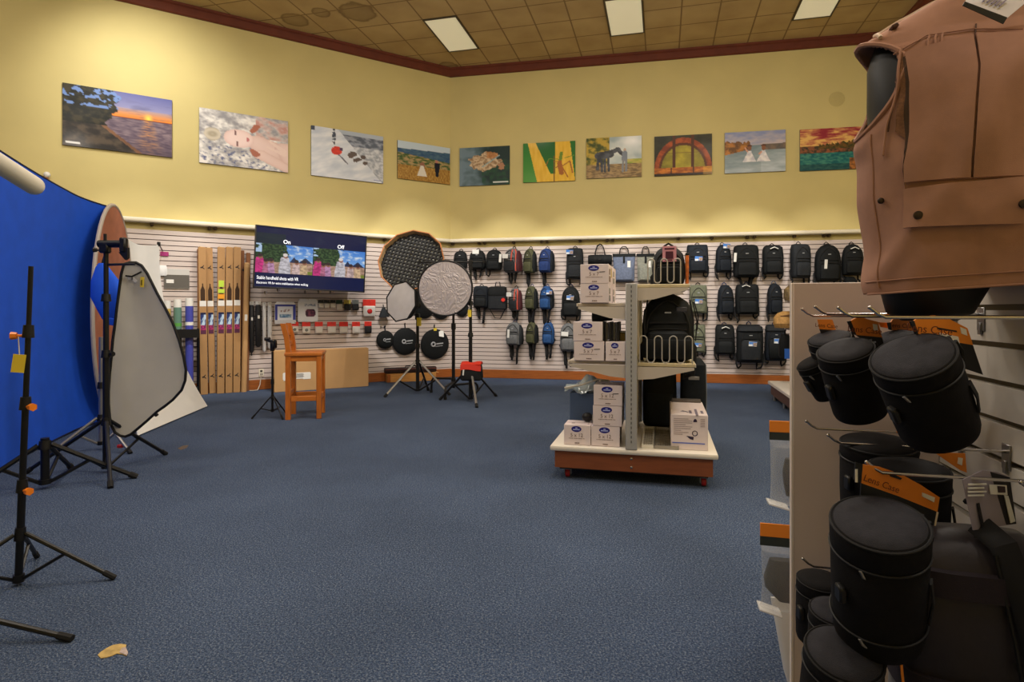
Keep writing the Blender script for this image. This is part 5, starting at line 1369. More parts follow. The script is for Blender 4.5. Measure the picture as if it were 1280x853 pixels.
# clear grid trays on the deck
for x0, x1, mm, nm in ((.075, .155, M_paper, 'white'), (.17, .34, mat('clear acrylic', (196, 190, 178), .15, trans=.5), 'clear')):
    tt = thing('deck_tray', '%s flat tray lying on the trolley deck beside the printed white box' % nm, 'tray', gl((x0+x1)/2, .08, .2605), STORE)
    w = x1-x0; L = .72
    mb = MB(); mb.box((0, L/2, .006), (w, L, .01), bev=.002)
    for x in (-w/2, w/2): mb.box((x, L/2, .014), (.008, L, .028))
    for y in (0, L): mb.box((0, y, .014), (w, .008, .028))
    mb.build('tray', mm, tt)
    mb = MB()
    for k in range(1, 12): mb.box((0, L*k/12, .013), (w-.01, .004, .006))
    for k in range(1, 5): mb.box((-w/2+w*k/5, L/2, .013), (.003, L, .006))
    mb.build('grid_lines', mat('tray rib', (150, 142, 128), .4), tt)

# ---------------------------------------------------------------- white cartons
M_box = mat('white pinkish carton', (226, 213, 214), .55, var=.03, vs=5); M_oval = mat('deep blue oval', (26, 28, 128), .5); M_ovl = mat('oval lettering', (170, 178, 226), .5); M_gtx = mat('brown print', (122, 100, 92), .6); M_gr2 = mat('pale grey print', (166, 150, 152), .6)
M_sidegrey = mat('grey printed label', (120, 122, 116), .6); M_sideyel = mat('yellow sticker', (196, 170, 70), .6)
def carton(label, u0, u1, z, h, y0, depth, size, side=False, mark=False, grp='white cartons on the trolley', ysh=0.0, rot=0.0):
    ta, tb = G.t(u0, -y0), G.t(u1, -y0); w = tb-ta; xm = (ta+tb)/2
    t = thing('carton', label, 'carton', gl(xm, y0, z), STORE+rot, grp)
    mb = MB(); mb.box((0, depth/2, h/2), (w, depth, h), bev=.002); mb.build('box', M_box, t)
    mb = MB(); mb.box((0, depth/2, h+.0005), (w*.985, .003, .001)); mb.box((0, -.0005, h*.02), (w*.98, .001, .002)); mb.build('flap_seam', M_gr2, t)
    mb = MB(); R = 28; mb.prism([(-.03*w+w*.19*math.cos(2*PI*i/R), h*.8+h*.145*math.sin(2*PI*i/R)) for i in range(R)], -.0012, .0); o = mb.build('brand_oval', M_oval, t)
    mb = MB()
    mb.box((-.03*w, -.0016, h*.85), (w*.08, .001, h*.05)); mb.box((-.03*w, -.0016, h*.775), (w*.25, .001, h*.055)); mb.build('oval_print', M_ovl, o)
    text(size, h*.26, M_gtx, t, (-.02*w, -.001, h*.49), sx=.95)
    mb = MB()
    for i in range(11): mb.box((-.3*w+i*w*.055, -.001, h*.335), (w*.04 if i % 3 else w*.025, .001, h*.03))
    mb.build('small_print', M_gtx, o); mb = MB()
    for i in range(4): mb.box((-.07*w+i*w*.045, -.001, h*.11), (w*.036, .001, h*.05))
    mb.build('count_print', M_gtx, t)
    if mark:
        mb = MB(); mb.box((w*.27, -.001, h*.6), (w*.2, .001, h*.035), rot=(0, -.05, 0)); mb.build('pen_mark', M_ink, t)
    mb = MB()
    mb.box((w/2+.0008, depth*.25, h*.62), (.001, depth*.3, h*.3)); mb.box((w/2+.0008, depth*.3, h*.25), (.001, depth*.42, h*.3)); mb.build('side_label', M_sidegrey if not side else M_gtx, t)
    if side:
        mb = MB(); mb.box((w/2+.0012, depth*.75, h*.62), (.001, depth*.25, h*.5)); mb.build('yellow_sticker', M_sideyel, t)
    mb = MB(); mb.box((-w*.2, depth*.4, h+.0012), (w*.12, depth*.18, .001)); mb.box((w*.38, depth*.3, h+.0012), (w*.04, depth*.14, .001)); mb.build('top_print', M_gr2, t)
    return t, xm, w
H5 = .147
carton('white 5 x 7 carton, upper one of the front pair on the top left shelf', 725.5, 761, 1.356+H5, H5, .03, .29, '5 x 7', True, True)
carton('white 5 x 7 carton, lower one of the front pair on the top left shelf', 725.5, 761, 1.356, H5, .03, .29, '5 x 7')
carton('white carton behind the front pair on the top left shelf, upper one', 733, 766, 1.356+H5, H5, .36, .3, '5 x 7')
carton('white carton behind the front pair on the top left shelf, lower one', 733, 766, 1.356, H5, .36, .3, '5 x 7')
carton('white 5 x 7 carton, upper one at the left of the middle shelf', 716.5, 753, .916+H5+.001, H5, .02, .3, '5 x 7')
carton('white 5 x 7 carton with a pen mark, lower left on the middle shelf', 717.5, 755, .916, H5, .02, .3, '5 x 7', mark=True)
_, xr, wr = carton('white 5 x 7 carton at the right of the middle shelf against the upright', 757, 781.5, .916, H5, .02, .34, '5 x 7')
H12 = .155
carton('white 5 x 12 carton, topmost of the stack of three on the deck', 742, 778, .262+2*H12, H12, .06, .26, '5 x 12', mark=True)
carton('white 5 x 12 carton, middle of the stack of three on the deck', 741.2, 777.5, .261+H12, H12, .06, .26, '5 x 12')
carton('white 5 x 12 carton, lowest of the stack of three on the deck', 739, 774.5, .2605, H12, .06, .26, '5 x 12')
carton('white 5 x 12 carton alone at the front left corner of the deck', 705, 738.2, .2605, H12, .055, .2, '5 x 12')
# dark stacked frames and small goods on the middle left shelf
t = thing('frame_stack', 'stack of dark metal frames standing on the right-hand middle shelf carton', 'frames', gl(xr-.045, .06, .916+H5+.001), STORE)
for i in range(5):
    mb = MB(); mb.box((-.05+i*.028, .1, .075), (.018, .22, .145-.012*(i % 2)), bev=.002); mb.build('frame', mat('dark steel', (74, 72, 66), .3, metal=.6) if i % 2 else M_blackp, t)
t = thing('brass_tin', 'small olive brass tin beside the dark frames on the middle left shelf', 'tin', gl(-.075, .2, .916+H5+.001), STORE)
mb = MB(); mb.box((0, 0, .03), (.045, .1, .06), bev=.004); mb.build('body', mat('brass olive', (120, 104, 54), .4, metal=.5), t)
mb = MB(); mb.box((0, 0, .068), (.047, .102, .015), bev=.004); mb.build('lid', M_steel, t)
t = thing('black_roll', 'short black roll lying on the upper left middle shelf carton', 'roll', gl(-.235, .20, .916+2*H5+.002), STORE+.2)
mb = MB(); mb.m = Matrix.Translation((0, 0, .035)) @ Matrix.Rotation(PI/2, 4, 'Y'); mb.lathe([(.02, -.08), (.034, -.078), (.035, 0), (.028, .08), (.01, .082)], (0, 0, 0), 16); mb.build('roll', FB['black'], t)
mb = MB(); mb.m = Matrix.Translation((.0, 0, .035)) @ Matrix.Rotation(PI/2, 4, 'Y'); mb.lathe([(.037, -.01), (.037, .01)], (0, 0, 0), 16); mb.build('strap', M_web, t)
# blue grey box, wrapped roll, clear bag at the back left of the deck
ta = G.t(712, -.36); tb = G.t(752, -.36)
t = thing('blue_box', 'blue grey box standing on the deck behind the white cartons', 'box', gl((ta+tb)/2, .36, .2605), STORE)
mb = MB(); mb.box((0, .15, .18), (tb-ta, .3, .36), bev=.004); mb.build('box', mat('blue grey card', (72, 92, 124), .5, var=.05), t)
mb = MB(); mb.box((.03, .12, .362), (.13, .1, .004), bev=.001); mb.build('top_label', M_white, t)
t = thing('wrapped_roll', 'round grey roll in clear wrap on the front left deck carton', 'roll', gl(-.25, .20, .2605+H12+.001), STORE)
mb = MB(); mb.loft([(0, .06, -.05, .05), (.02, .066, -.055, .055), (.06, .062, -.05, .05), (.085, .04, -.03, .03), (.092, .015, -.01, .01)], 22, 2.2); mb.build('wrap', mat('clear grey wrap', (150, 150, 146), .15, coat=.8, var=.2, vs=20), t)
mb = MB(); mb.ball((-.1, 0, .038), .037, 8, (1.2, 1, 1)); mb.build('dark_end', M_blackp, t)
t = thing('clear_bag', 'crumpled clear plastic bag draped over the blue grey box', 'bag', gl((ta+tb)/2+.02, .5, .63), STORE)
mb = MB(); mb.sheet(lambda u, v: Vector((-.19+.38*u, -.16+.32*v, .01+.09*math.sin(PI*u)*math.sin(PI*v)+.03*nz(u, v, 4)+.02*math.sin(12*u+5*v))), 22, 16, .004); mb.build('film', mat('pale blue film', (170, 184, 190), .12, coat=.8, alpha=.75), t)
mb = MB(); mb.tube([(-.19, -.15, .03), (-.05, -.17, .06), (.08, -.17, .11), (.17, -.15, .10), (.2, -.12, .03)], .008, 6); mb.build('rolled_edge', mat('cream film edge', (206, 200, 186), .25), t)
# printed white box on the right of the deck
ta, tb = G.t(838.5, -.1), G.t(885, -.1); w = tb-ta; h = .262; dp = .66
t = thing('printed_box', 'printed white product box on the right of the trolley deck', 'box', gl((ta+tb)/2, .1, .2605), STORE)
mb = MB(); mb.box((0, dp/2, h/2), (w, dp, h), bev=.003); mb.build('box', M_box, t)
mb = MB()
for i in range(9):
    L = (.4, .5, .5, .32, .5, .46, .2, .4, .24)[i]; mb.box((-w*.42+w*L/2, -.001, h*(.88-.055*i)), (w*L, .001, h*.018))
for i in range(5): mb.box((w*.36, -.001, h*(.88-.05*i)), (w*.12, .001, h*.02))
mb.build('small_print', M_gr2, t)
mb = MB()
R = 16; mb.prism([(w*.16+.014*math.cos(2*PI*i/R), h*.8+.024*math.sin(2*PI*i/R)) for i in range(R)][:9]+[(w*.13, h*.8)], -.0015, 0)
mb.prism([(-w*.08, h*.40), (w*.12, h*.38), (w*.11, h*.29), (w*.02, h*.31)], -.0015, 0); mb.tube([(w*.15+.018*math.cos(2*PI*i/16), -.001, h*.48+.018*math.sin(2*PI*i/16)) for i in range(16)], .003, 4, closed=True); mb.build('product_picture', mat('dark violet print', (52, 38, 66), .5), t)
mb = MB(); mb.box((-.02*w, -.0012, h*.195), (w*.88, .001, h*.032)); mb.build('blue_stripe', mat('blue stripe', (96, 112, 196), .5), t)
mb = MB()
for i in range(3): mb.box((w*(.05+.16*i), dp*.2, h+.0008), (w*.07, dp*(.2+.22*(i == 1)), .001))
mb.prism([(-.001, 0), (.001, 0), (.001, .001)], 0, .001)
mb.box((-w*.14, dp*.22, h+.0008), (w*.16, .012, .001)); mb.box((-w*.09, dp*.22, h+.0008), (.012, dp*.14, .001), rot=(0, 0, .5)); mb.build('top_print', mat('grey violet print', (120, 112, 130), .6), t)
mb = MB(); mb.box((0, dp-.03, h+.012), (w*.9, .05, .02), rot=(.3, 0, 0), bev=.004); mb.build('tape_roll_end', mat('clear brown tape', (90, 84, 80), .2), t)
# packs on the right-hand shelves
t = thing('backpack', 'big black travel backpack on the middle right shelf of the trolley', 'backpack', gl(.265, .46, .9055), STORE, 'backpacks on the trolley')
bag('', 0, 0, 0, 0, 'round', 'black', root=t, dims=(.40, .555), depth=.32, straps=2, pocket='dark')
mb = MB(); mb.loft([(.03, .19, -.37, -.2), (.1, .2, -.40, -.2), (.17, .19, -.385, -.2), (.19, .16, -.34, -.2)], 24, 3); mb.build('lower_pocket', FB['black'], t)
mb = MB(); mb.box((.10, -.335, .40), (.075, .012, .035), bev=.004); mb.build('badge', mat('grey badge', (66, 66, 74), .5), t)
mb = MB()
for x in (-.15, .16): mb.tube([(x, -.3, .47), (x*1.15, -.345, .32), (x*1.1, -.34, .12)], .012, 6, flat=.5)
mb.build('compression_strap', M_web, t)
for x, L in ((.205, .3), (.215, .22)):
    mb = MB(); mb.tube([(x-.02, -.2, .46), (x+.01, -.22, .46-L*.5), (x, -.23, .46-L)], .009, 6, flat=.5); mb.build('side_strap', M_web, t)
t = thing('backpack', 'dark backpack with pink picture tag on the top right shelf of the trolley', 'backpack', gl(.27, .30, 1.4955), STORE, 'backpacks on the trolley')
bag('', 0, 0, 0, 0, 'dome', 'dark', root=t, dims=(.24, .31), depth=.2, straps=1, pocket='black')
mb = MB(); mb.box((.005, -.225, .225), (.10, .003, .115), rot=(.1, 0, 0)); tg = mb.build('picture_tag', mat('pink tag', (224, 156, 172), .5), t)
mb = MB(); mb.box((.005, -.229, .215), (.055, .002, .055), rot=(.1, 0, 0), bev=.0008); mb.box((.005, -.231, .262), (.07, .002, .012), rot=(.1, 0, 0)); mb.box((.0, -.224, .178), (.05, .002, .008), rot=(.1, 0, 0)); mb.build('tag_print', mat('dark maroon print', (80, 34, 54), .5), tg)
t = thing('orange_sleeve', 'narrow orange and black printed sleeve beside the pink tagged backpack', 'sleeve', gl(.405, .16, 1.4955), STORE)
mb = MB(); mb.box((0, .05, .11), (.022, .16, .215), bev=.003); mb.build('sleeve', mat('orange black print', (196, 104, 44), .5, var=.5, vs=26), t)
mb = MB(); mb.box((0, .05, .225), (.024, .162, .02), bev=.003); mb.build('cap', M_blackp, t)
# cases standing at the rear of the right deck
t = thing('luggage', 'black soft case standing on the deck under the middle right shelf', 'luggage', gl(.20, 1.16, .2605), STORE, 'black cases at the back of the trolley')
mb = MB(); mb.loft([(0, .13, -.22, -.02), (.03, .145, -.25, -.01), (.25, .15, -.25, -.01), (.50, .145, -.24, -.01), (.56, .10, -.2, -.04)], 26, 4); mb.build('body', FB['black'], t)
mb = MB(); mb.loft([(.05, .11, -.28, -.2), (.2, .12, -.285, -.2), (.3, .11, -.27, -.2)], 20, 4); mb.build('front_pocket', FB['ink'], t)
mb = MB(); mb.tube([(-.05, -.12, .555), (-.05, -.12, .6), (.05, -.12, .6), (.05, -.12, .555)], .01, 6); mb.build('handle', M_web, t)
t = thing('luggage', 'tall blue black suitcase sticking out right of the middle right shelf', 'luggage', gl(.49, 1.21, .2605), STORE, 'black cases at the back of the trolley')
mb = MB(); mb.loft([(0, .09, -.3, -.02), (.03, .105, -.33, -.01), (.3, .11, -.33, -.01), (.56, .105, -.32, -.01), (.61, .07, -.27, -.05)], 26, 4); mb.build('body', FB['ink'], t)
mb = MB(); pts = [(.118, -.05-.24*k/10, .10+.0) for k in range(1)]; mb.tube([(.109, -.17, .05), (.112, -.17, .3), (.107, -.17, .55), (.06, -.17, .61)], .008, 6); mb.build('zipper', mat('pale zip', (120, 128, 140), .5), t)
mb = MB(); mb.box((0, -.335, .45), (.09, .006, .03), bev=.002); mb.build('badge', M_steel, t)
mb = MB(); mb.tube([(-.04, -.17, .625), (-.04, -.17, .665), (.04, -.17, .665), (.04, -.17, .625)], .009, 6); mb.build('handle', M_web, t)

# ================================================================== low wall bay far right, seen past the white end panel
BO = Vector((3.78, 8.75, 0))
def bl(x, y, z): return BO+ex*x+ey*y+Vector((0, 0, z))
t = thing('display_gondola', 'white decked shop gondola with brown kick board at the far right', 'display gondola', BO, STORE)
mb = MB(); mb.box((.6, -1.4, .235), (1.2, 2.8, .05), bev=.01); mb.build('deck', M_deck, t)
mb = MB(); mb.box((.6, -1.4, .14), (1.13, 2.73, .14)); mb.build('base_panel', mat('dark brown laminate', (96, 62, 42), .4, var=.1), t)
mb = MB(); mb.box((.6, -1.4, .05), (1.06, 2.66, .04)); mb.build('toe_recess', M_black, t)
for y in (-.25, -.95, -1.65, -2.35):
    mb = MB(); mb.cyl((.05, y, 0), (.05, y, .07), .02, n=10); mb.build('levelling_foot', M_steel, t)
mb = MB(); mb.box((.6, -1.4, .9), (.04, 2.7, 1.28)); mb.build('centre_panel', M_slat, t)
for z in (1.05, 1.43):
    mb = MB(); mb.box((.39, -1.45, z-.014), (.38, 2.6, .028), bev=.003); mb.build('shelf', M_fix, t)
t = thing('camouflage_bag', 'small camouflage bag on the upper shelf edge of the far right gondola', 'bag', bl(.25, -.42, 1.4315), STORE)
mb = MB(); mb.loft([(0, .10, -.14, .06), (.05, .12, -.15, .07), (.16, .11, -.13, .05), (.21, .06, -.08, .02)], 20, 2.6); mb.build('body', FB['camo'], t)
mb = MB(); mb.box((.0, -.155, .08), (.06, .01, .09), bev=.002); mb.build('hang_tag', M_tagw, t)
t = thing('tan_bag', 'tan ruffled leather bag on the lower shelf edge of the far right gondola', 'bag', bl(.19, -.35, 1.0515), STORE)
mb = MB(); mb.loft([(0, .15, -.15, .08), (.06, .19, -.18, .1), (.15, .17, -.15, .09), (.21, .12, -.1, .06), (.235, .05, -.05, .02)], 30, 2.4)
for v_ in mb.bm.verts:
    if v_.co.z < .15: v_.co.y += .018*math.sin(v_.co.x*110); v_.co.x += .01*math.sin(v_.co.x*90)
mb.build('body', FB['tan'], t)
mb = MB(); mb.tube([(-.1, -.12, .16), (0, -.16, .18), (.1, -.12, .16)], .01, 6); mb.build('strap', mat('brown strap', (110, 76, 44), .6), t)
t = thing('hanging_pouch', 'black pouch with bright blue tag hanging below the lower shelf at the far right', 'pouch', bl(.17, -.35, .62), STORE)
mb = MB(); mb.loft([(0, .06, -.05, .04), (.04, .085, -.07, .06), (.25, .08, -.07, .06), (.34, .05, -.04, .03)], 18, 3); mb.build('body', FB['black'], t)
mb = MB(); mb.box((.03, -.075, .07), (.1, .006, .14)); mb.build('blue_tag', mat('bright blue tag', (50, 110, 210), .5), t)
mb = MB(); mb.tube([(0, 0, .33), (0, 0, .405)], .008, 6); mb.build('hanging_loop', M_web, t)
t = thing('deck_pouch', 'dark green black bag sitting on the white deck of the far right gondola', 'bag', bl(.26, -1.0, .261), STORE)
mb = MB(); mb.loft([(0, .12, -.12, .1), (.04, .145, -.14, .12), (.17, .14, -.13, .11), (.24, .09, -.08, .06)], 22, 2.8); mb.build('body', mat('dark green nylon', (36, 44, 38), .7, var=.3, vs=14), t)
mb = MB(); mb.tube([(-.06, -.02, .22), (-.04, -.02, .28), (.04, -.02, .28), (.06, -.02, .22)], .01, 6); mb.build('handle', M_web, t)
# ================================================================== foreground: slat board unit at the right
SO = Vector((.958, 1.108, 0))
def sl(x, y, z): return SO+ex*x+ey*y+Vector((0, 0, z))
def s_local(p): d = p-SO; return Vector((d.dot(ex), d.dot(ey), p.z))
t = thing('slatwall_unit', 'grey white slat board display unit with white end panel in the right foreground', 'display unit', SO, STORE)
SU = t
UT = 1.372
M_slat2 = mat('grey white slat board', (206, 200, 190), .45)
M_gold = mat('olive slat groove', (104, 92, 58), .5)
M_end = mat('taupe white end panel', (206, 190, 182), .5)
mb = MB(); mb.mi = 1; mb.box((.022, .2, .70), (.012, 2.7, 1.33)); mb.mi = 0
edges = [UT]+[1.306-.0762*k for k in range(0, 17)]
z1 = UT
for g in edges[1:]+[.02]:
    z0 = g+.006
    if z1-z0 > .01: mb.box((.0085, .2, (z0+z1)/2), (.017, 2.7, z1-z0))
    z1 = g-.006
mb.build('slat_board', [M_slat2, M_gold], t, 0)
mb = MB(); mb.box((.045, .2, UT/2+.01), (.034, 2.7, UT-.02)); mb.build('back_panel', M_slat2, t)
mb = MB(); mb.box((.03, .2, UT-.004), (.068, 2.7, .012), bev=.003); mb.build('top_cap', M_slat2, t)
mb = MB(); mb.box((.1, .2, .05), (.34, 2.6, .1), bev=.004); mb.build('base', M_kick, t)
FY = .345
mb = MB(); mb.box((-.165, FY+.009, .72), (.328, .018, 1.30), bev=.002); pn = mb.build('end_panel', M_end, t)
mb = MB(); mb.box((-.331, FY+.009, .72), (.006, .022, 1.30), bev=.001); mb.build('edge_band', mat('pale edge band', (222, 210, 200), .4), pn)

HOOKM = M_chrome
def peg(label, s, z, L, plate=True, tip=.03, dz=0.0):
    tt = thing('display_hook', label, 'hook', sl(0, s, z), STORE, 'chrome hooks of the slat board unit')
    mb = MB(); mb.tube([(-.002, 0, 0), (-L*.5, 0, dz*.5), (-L, 0, dz), (-L-.012, 0, dz+.006), (-L-tip*.8, 0, dz+tip*.55)], .0028, 8); mb.ball((-L-tip*.8, 0, dz+tip*.55), .0036, 6); mb.build('prong', HOOKM, tt)
    mb = MB(); mb.box((-.0015, 0, -.01), (.003, .03, .05), bev=.001); mb.box((-.004, 0, -.03), (.004, .012, .025), bev=.001); mb.build('plate', M_steel, tt)
    return tt
ZA, ZB, ZCc = 1.288, 1.022, .68
peg('chrome hook in the top row, nearest the camera, holding the biggest upper case', -.20, ZA, .295)
peg('chrome hook in the top row, second from the camera', -.03, ZA, .298)
peg('chrome hook in the top row, third from the camera, tip raised beside the end panel', .15, ZA+.003, .298)
peg('chrome hook in the top row, nearest the end panel', .27, ZA-.002, .30)
peg('chrome hook in the middle row, nearest the camera, through the large orange card', -.185, ZB+.003, .295)
peg('chrome hook in the middle row with a bare tip above the dark pouches', .055, ZB, .295)
peg('chrome hook in the middle row, nearest the end panel', .235, ZB-.004, .298)
peg('chrome hook at the bottom, tip showing beside the end panel', .27, ZCc-.005, .298)
peg('short chrome hook holding the grey tagged purple black bag', -.24, ZB-.002, .10)

# ---------------------------------------------------------------- lens cases
M_case = mat('black case nylon', (15, 14, 17), .8, var=.22, vs=60, bump=.35, bs=700, spec=.2)
M_caselid = mat('charcoal case lid nylon', (38, 38, 45), .8, var=.2, vs=60, bump=.35, bs=700, spec=.25)
M_orange = mat('orange header card', (226, 134, 36), .5); M_cardk = mat('black header card', (24, 26, 30), .5); M_cardedge = mat('card edge', (222, 206, 180), .6); M_cardtx = mat('brown card lettering', (110, 52, 20), .6)
def lens_case(label, top, down, r, L, zips=1, roll=0.0, cat='lens case', belt=True, grey=True):
    """top = centre of the lid, down = axis direction"""
    down = Vector(down).normalized(); up = -down
    xax = Vector((1, 0, 0)); xax = (xax-up*xax.dot(up)).normalized(); yax = up.cross(xax)
    M = Matrix((xax, yax, up)).transposed() @ Matrix.Rotation(roll, 3, 'Z')
    base = Vector(top)+down*L
    t = thing('lens_case', label, cat, base, 0, 'black lens cases on hooks', rot=M.to_euler())
    zl = L*.80
    mb = MB(); mb.lathe([(r*.05, 0), (r*.80, .0), (r*.93, L*.03), (r*.97, L*.08), (r*1.0, L*.35), (r*1.01, zl-.004), (r*.96, zl)], (0, 0, 0), 40, None, True); mb.build('body', M_case, t, 50)
    mb = MB(); mb.lathe([(r*.97, zl), (r*1.02, zl+.004), (r*1.02, L-.012), (r*.99, L-.004), (r*.93, L-.0005)], (0, 0, 0), 40, None, False); mb.build('lid_wall', M_case, t, 50)
    mb = MB(); mb.lathe([(r*.96, L-.0045), (r*.93, L), (r*.6, L+.004), (r*.05, L+.006)], (0, 0, 0), 40); mb.build('lid', M_caselid if grey else M_case, t, 60)
    mb = MB(); mb.tube([(r*1.0*math.cos(2*PI*i/40), r*1.0*math.sin(2*PI*i/40), L-.004) for i in range(40)], r*.035, 6, closed=True); mb.build('lid_piping', M_web, t)
    for k in range(zips):
        z = zl if k == 0 else L*.22
        mb = MB(); mb.tube([(r*1.02*math.cos(2*PI*i/40), r*1.02*math.sin(2*PI*i/40), z) for i in range(40)], r*.03, 6, closed=True); zz = mb.build('zipper', M_zip, t)
        mb = MB(); a = math.radians(-140); c, s_ = math.cos(a), math.sin(a); mb.tube([(r*1.04*c, r*1.04*s_, z), (r*1.07*c+.006, r*1.07*s_, z-.012), (r*1.06*c+.014, r*1.08*s_, z-.02)], .0025, 6); mb.build('zip_pull', M_steel, zz)
    if belt:
        mb = MB(); a0 = math.radians(-38)
        mb.tube([(r*1.03*math.cos(a0), r*1.03*math.sin(a0), L*.62), (r*1.09*math.cos(a0), r*1.09*math.sin(a0), L*.45), (r*1.03*math.cos(a0), r*1.03*math.sin(a0), L*.28)], r*.14, 6, flat=.25, up=(math.cos(a0), math.sin(a0), 0)); mb.build('belt_loop', M_web, t)
        mb = MB()
        for da in (-.12, .12): mb.tube([(r*1.05*math.cos(da), r*1.05*math.sin(da), L*.97), (r*1.12*math.cos(da), r*1.12*math.sin(da), L*.85), (r*1.05*math.cos(da), r*1.05*math.sin(da), L*.7)], .004, 6)
        mb.build('strap_loop', M_web, t)
    for a in (math.radians(-165),):
        mb = MB(); mb.box((r*1.06*math.cos(a), r*1.06*math.sin(a), L*.52), (.012, .02, .03), bev=.003); mb.build('side_buckle', M_blackp, t)
    return t
def card(t, pts, Y0, kY, m, name='header_card', th=.0012, u_ref=None):
    """flat card as px outline at its own depth, parented to its case"""
    inv = (Matrix.Translation(t.location) @ t.rotation_euler.to_matrix().to_4x4()).inverted()
    u0 = u_ref if u_ref is not None else pts[0][0]
    P = [at(u, v, Y0+kY*(u-u0)) for u, v in pts]
    n = (P[1]-P[0]).cross(P[2]-P[0]).normalized()
    if n.y > 0: n = -n
    mb = MB(); a = [mb.v(inv @ (p+n*th)) for p in P]; b = [mb.v(inv @ (p-n*th)) for p in P]
    mb.f(a); mb.f(list(reversed(b)))
    for i in range(len(P)):
        j = (i+1) % len(P); mb.f([a[j], a[i], b[i], b[j]])
    return mb.build(name, m, t, smooth=0)
def card_text(t, s, u, v, Y, size, ang, m):
    inv = (Matrix.Translation(t.location) @ t.rotation_euler.to_matrix().to_4x4()).inverted()
    o = text(s, size, m, t, (0, 0, 0), (PI/2, 0, 0), sx=1.0, ext=.0002)
    o.data.transform(inv @ Matrix.Translation(at(u, v, Y)) @ Matrix.Rotation(ang, 4, 'Y')); return o

# A: biggest of the upper row
tA = lens_case('big black lens case hanging in front at the top, under the hook nearest the camera', at(1139, 444, .97), (.50, .30, -.82), .062, .168)
card(tA, [(1142, 401), (1149, 396), (1167.5, 394.5), (1184, 398), (1208.5, 410.5), (1215.5, 431.5), (1174.5, 424.5), (1147.5, 418.7)], 1.0, .0006, M_orange)
card(tA, [(1137, 402), (1142, 401), (1147.5, 418.7), (1144, 418)], 1.0, .0006, M_cardk, u_ref=1142)
card(tA, [(1147.5, 418.7), (1174.5, 424.5), (1215.5, 431.5), (1228, 468.5), (1190, 456), (1160, 440)], 1.0, .0006, M_cardk, u_ref=1142)
card(tA, [(1173, 416), (1197, 421), (1199, 430), (1175, 425)], .999, .0006, M_paper, 'price_sticker', u_ref=1142)
card(tA, [(1199.5, 409), (1207, 412), (1208.5, 420), (1201, 417)], .999, .0006, M_paper, 'barcode_sticker', u_ref=1142)
card(tA, [(1171, 409.5), (1195, 413.5), (1195.5, 415.5), (1171, 411.5)], .999, .0006, M_cardk, 'hang_slot', u_ref=1142)
card_text(tA, 'Lens Case', 1162, 412.5, .998, .019, math.radians(7), M_cardtx)
# B
tB = lens_case('black lens case in the top row, middle one left of the big front case', at(1056, 436, 1.16), (.36, .25, -.9), .051, .15)
card(tB, [(1063, 401), (1074, 395), (1083, 399), (1097, 402.5), (1102, 422), (1070, 419)], 1.19, .0008, M_orange)
card(tB, [(1059, 402), (1063, 401), (1070, 419), (1066, 418)], 1.19, .0008, M_cardk, u_ref=1063)
card(tB, [(1070, 419), (1102, 422), (1106, 437), (1090, 434)], 1.19, .0008, M_cardk, u_ref=1063)
card_text(tB, 'Lens Case', 1081, 413, 1.188, .017, math.radians(6), M_cardtx)
card(tB, [(1091, 405), (1096, 406), (1097, 414), (1092, 413)], 1.188, .0008, M_paper, 'barcode_sticker', u_ref=1063)
# C
tC = lens_case('small black lens case at the left end of the top row', at(1036, 422, 1.38), (.34, .2, -.9), .046, .115)
card(tC, [(1022, 399.5), (1040, 399.5), (1044.5, 413), (1024.5, 411.6)], 1.40, .0008, M_orange)
card(tC, [(1024.5, 411.6), (1044.5, 413), (1047, 420), (1027, 418)], 1.40, .0008, M_cardk, u_ref=1022)
card_text(tC, 'Lens Case', 1033, 407.5, 1.398, .013, math.radians(4), M_cardtx)
tC2 = lens_case('small round ended black case, leftmost below the top row hooks', at(1014, 452, 1.40), (.5, .05, -.82), .036, .095, belt=False, grey=False)
# D behind
tD = lens_case('black lens case half hidden between two top row cases', at(1121, 421, 1.24), (.30, .22, -.9), .040, .12)
card(tD, [(1098, 403), (1109, 403.5), (1110, 410.5), (1101, 409)], 1.27, .0008, M_orange)
card(tD, [(1113, 403), (1120, 393), (1132, 391), (1145, 394), (1147, 415), (1114, 413)], 1.262, .0008, M_orange)
card(tD, [(1109, 403.5), (1113, 403), (1114, 413), (1111, 412)], 1.262, .0008, M_cardk, u_ref=1113)
card_text(tD, 'Lens Case', 1127, 407.5, 1.262, .013, math.radians(2), M_cardtx)
# middle row
tG = lens_case('dark pouch case in the middle row below a bare hook tip', at(1098, 553, 1.24), (.05, .12, -.99), .070, .16, grey=False)
card(tG, [(1122, 524), (1127, 528), (1137, 552), (1121, 541)], 1.32, .0, M_orange)
tG2 = lens_case('dark case in the middle row just behind the large orange card', at(1136, 584, 1.12), (.05, .1, -.99), .066, .17, grey=False)
card(tG2, [(1171, 568), (1180, 566), (1206, 567), (1208, 591), (1200, 588)], 1.14, .0, M_orange)
card(tG2, [(1198, 572), (1203, 573), (1202, 582), (1197, 580)], 1.138, .0, M_paper, 'barcode_sticker')
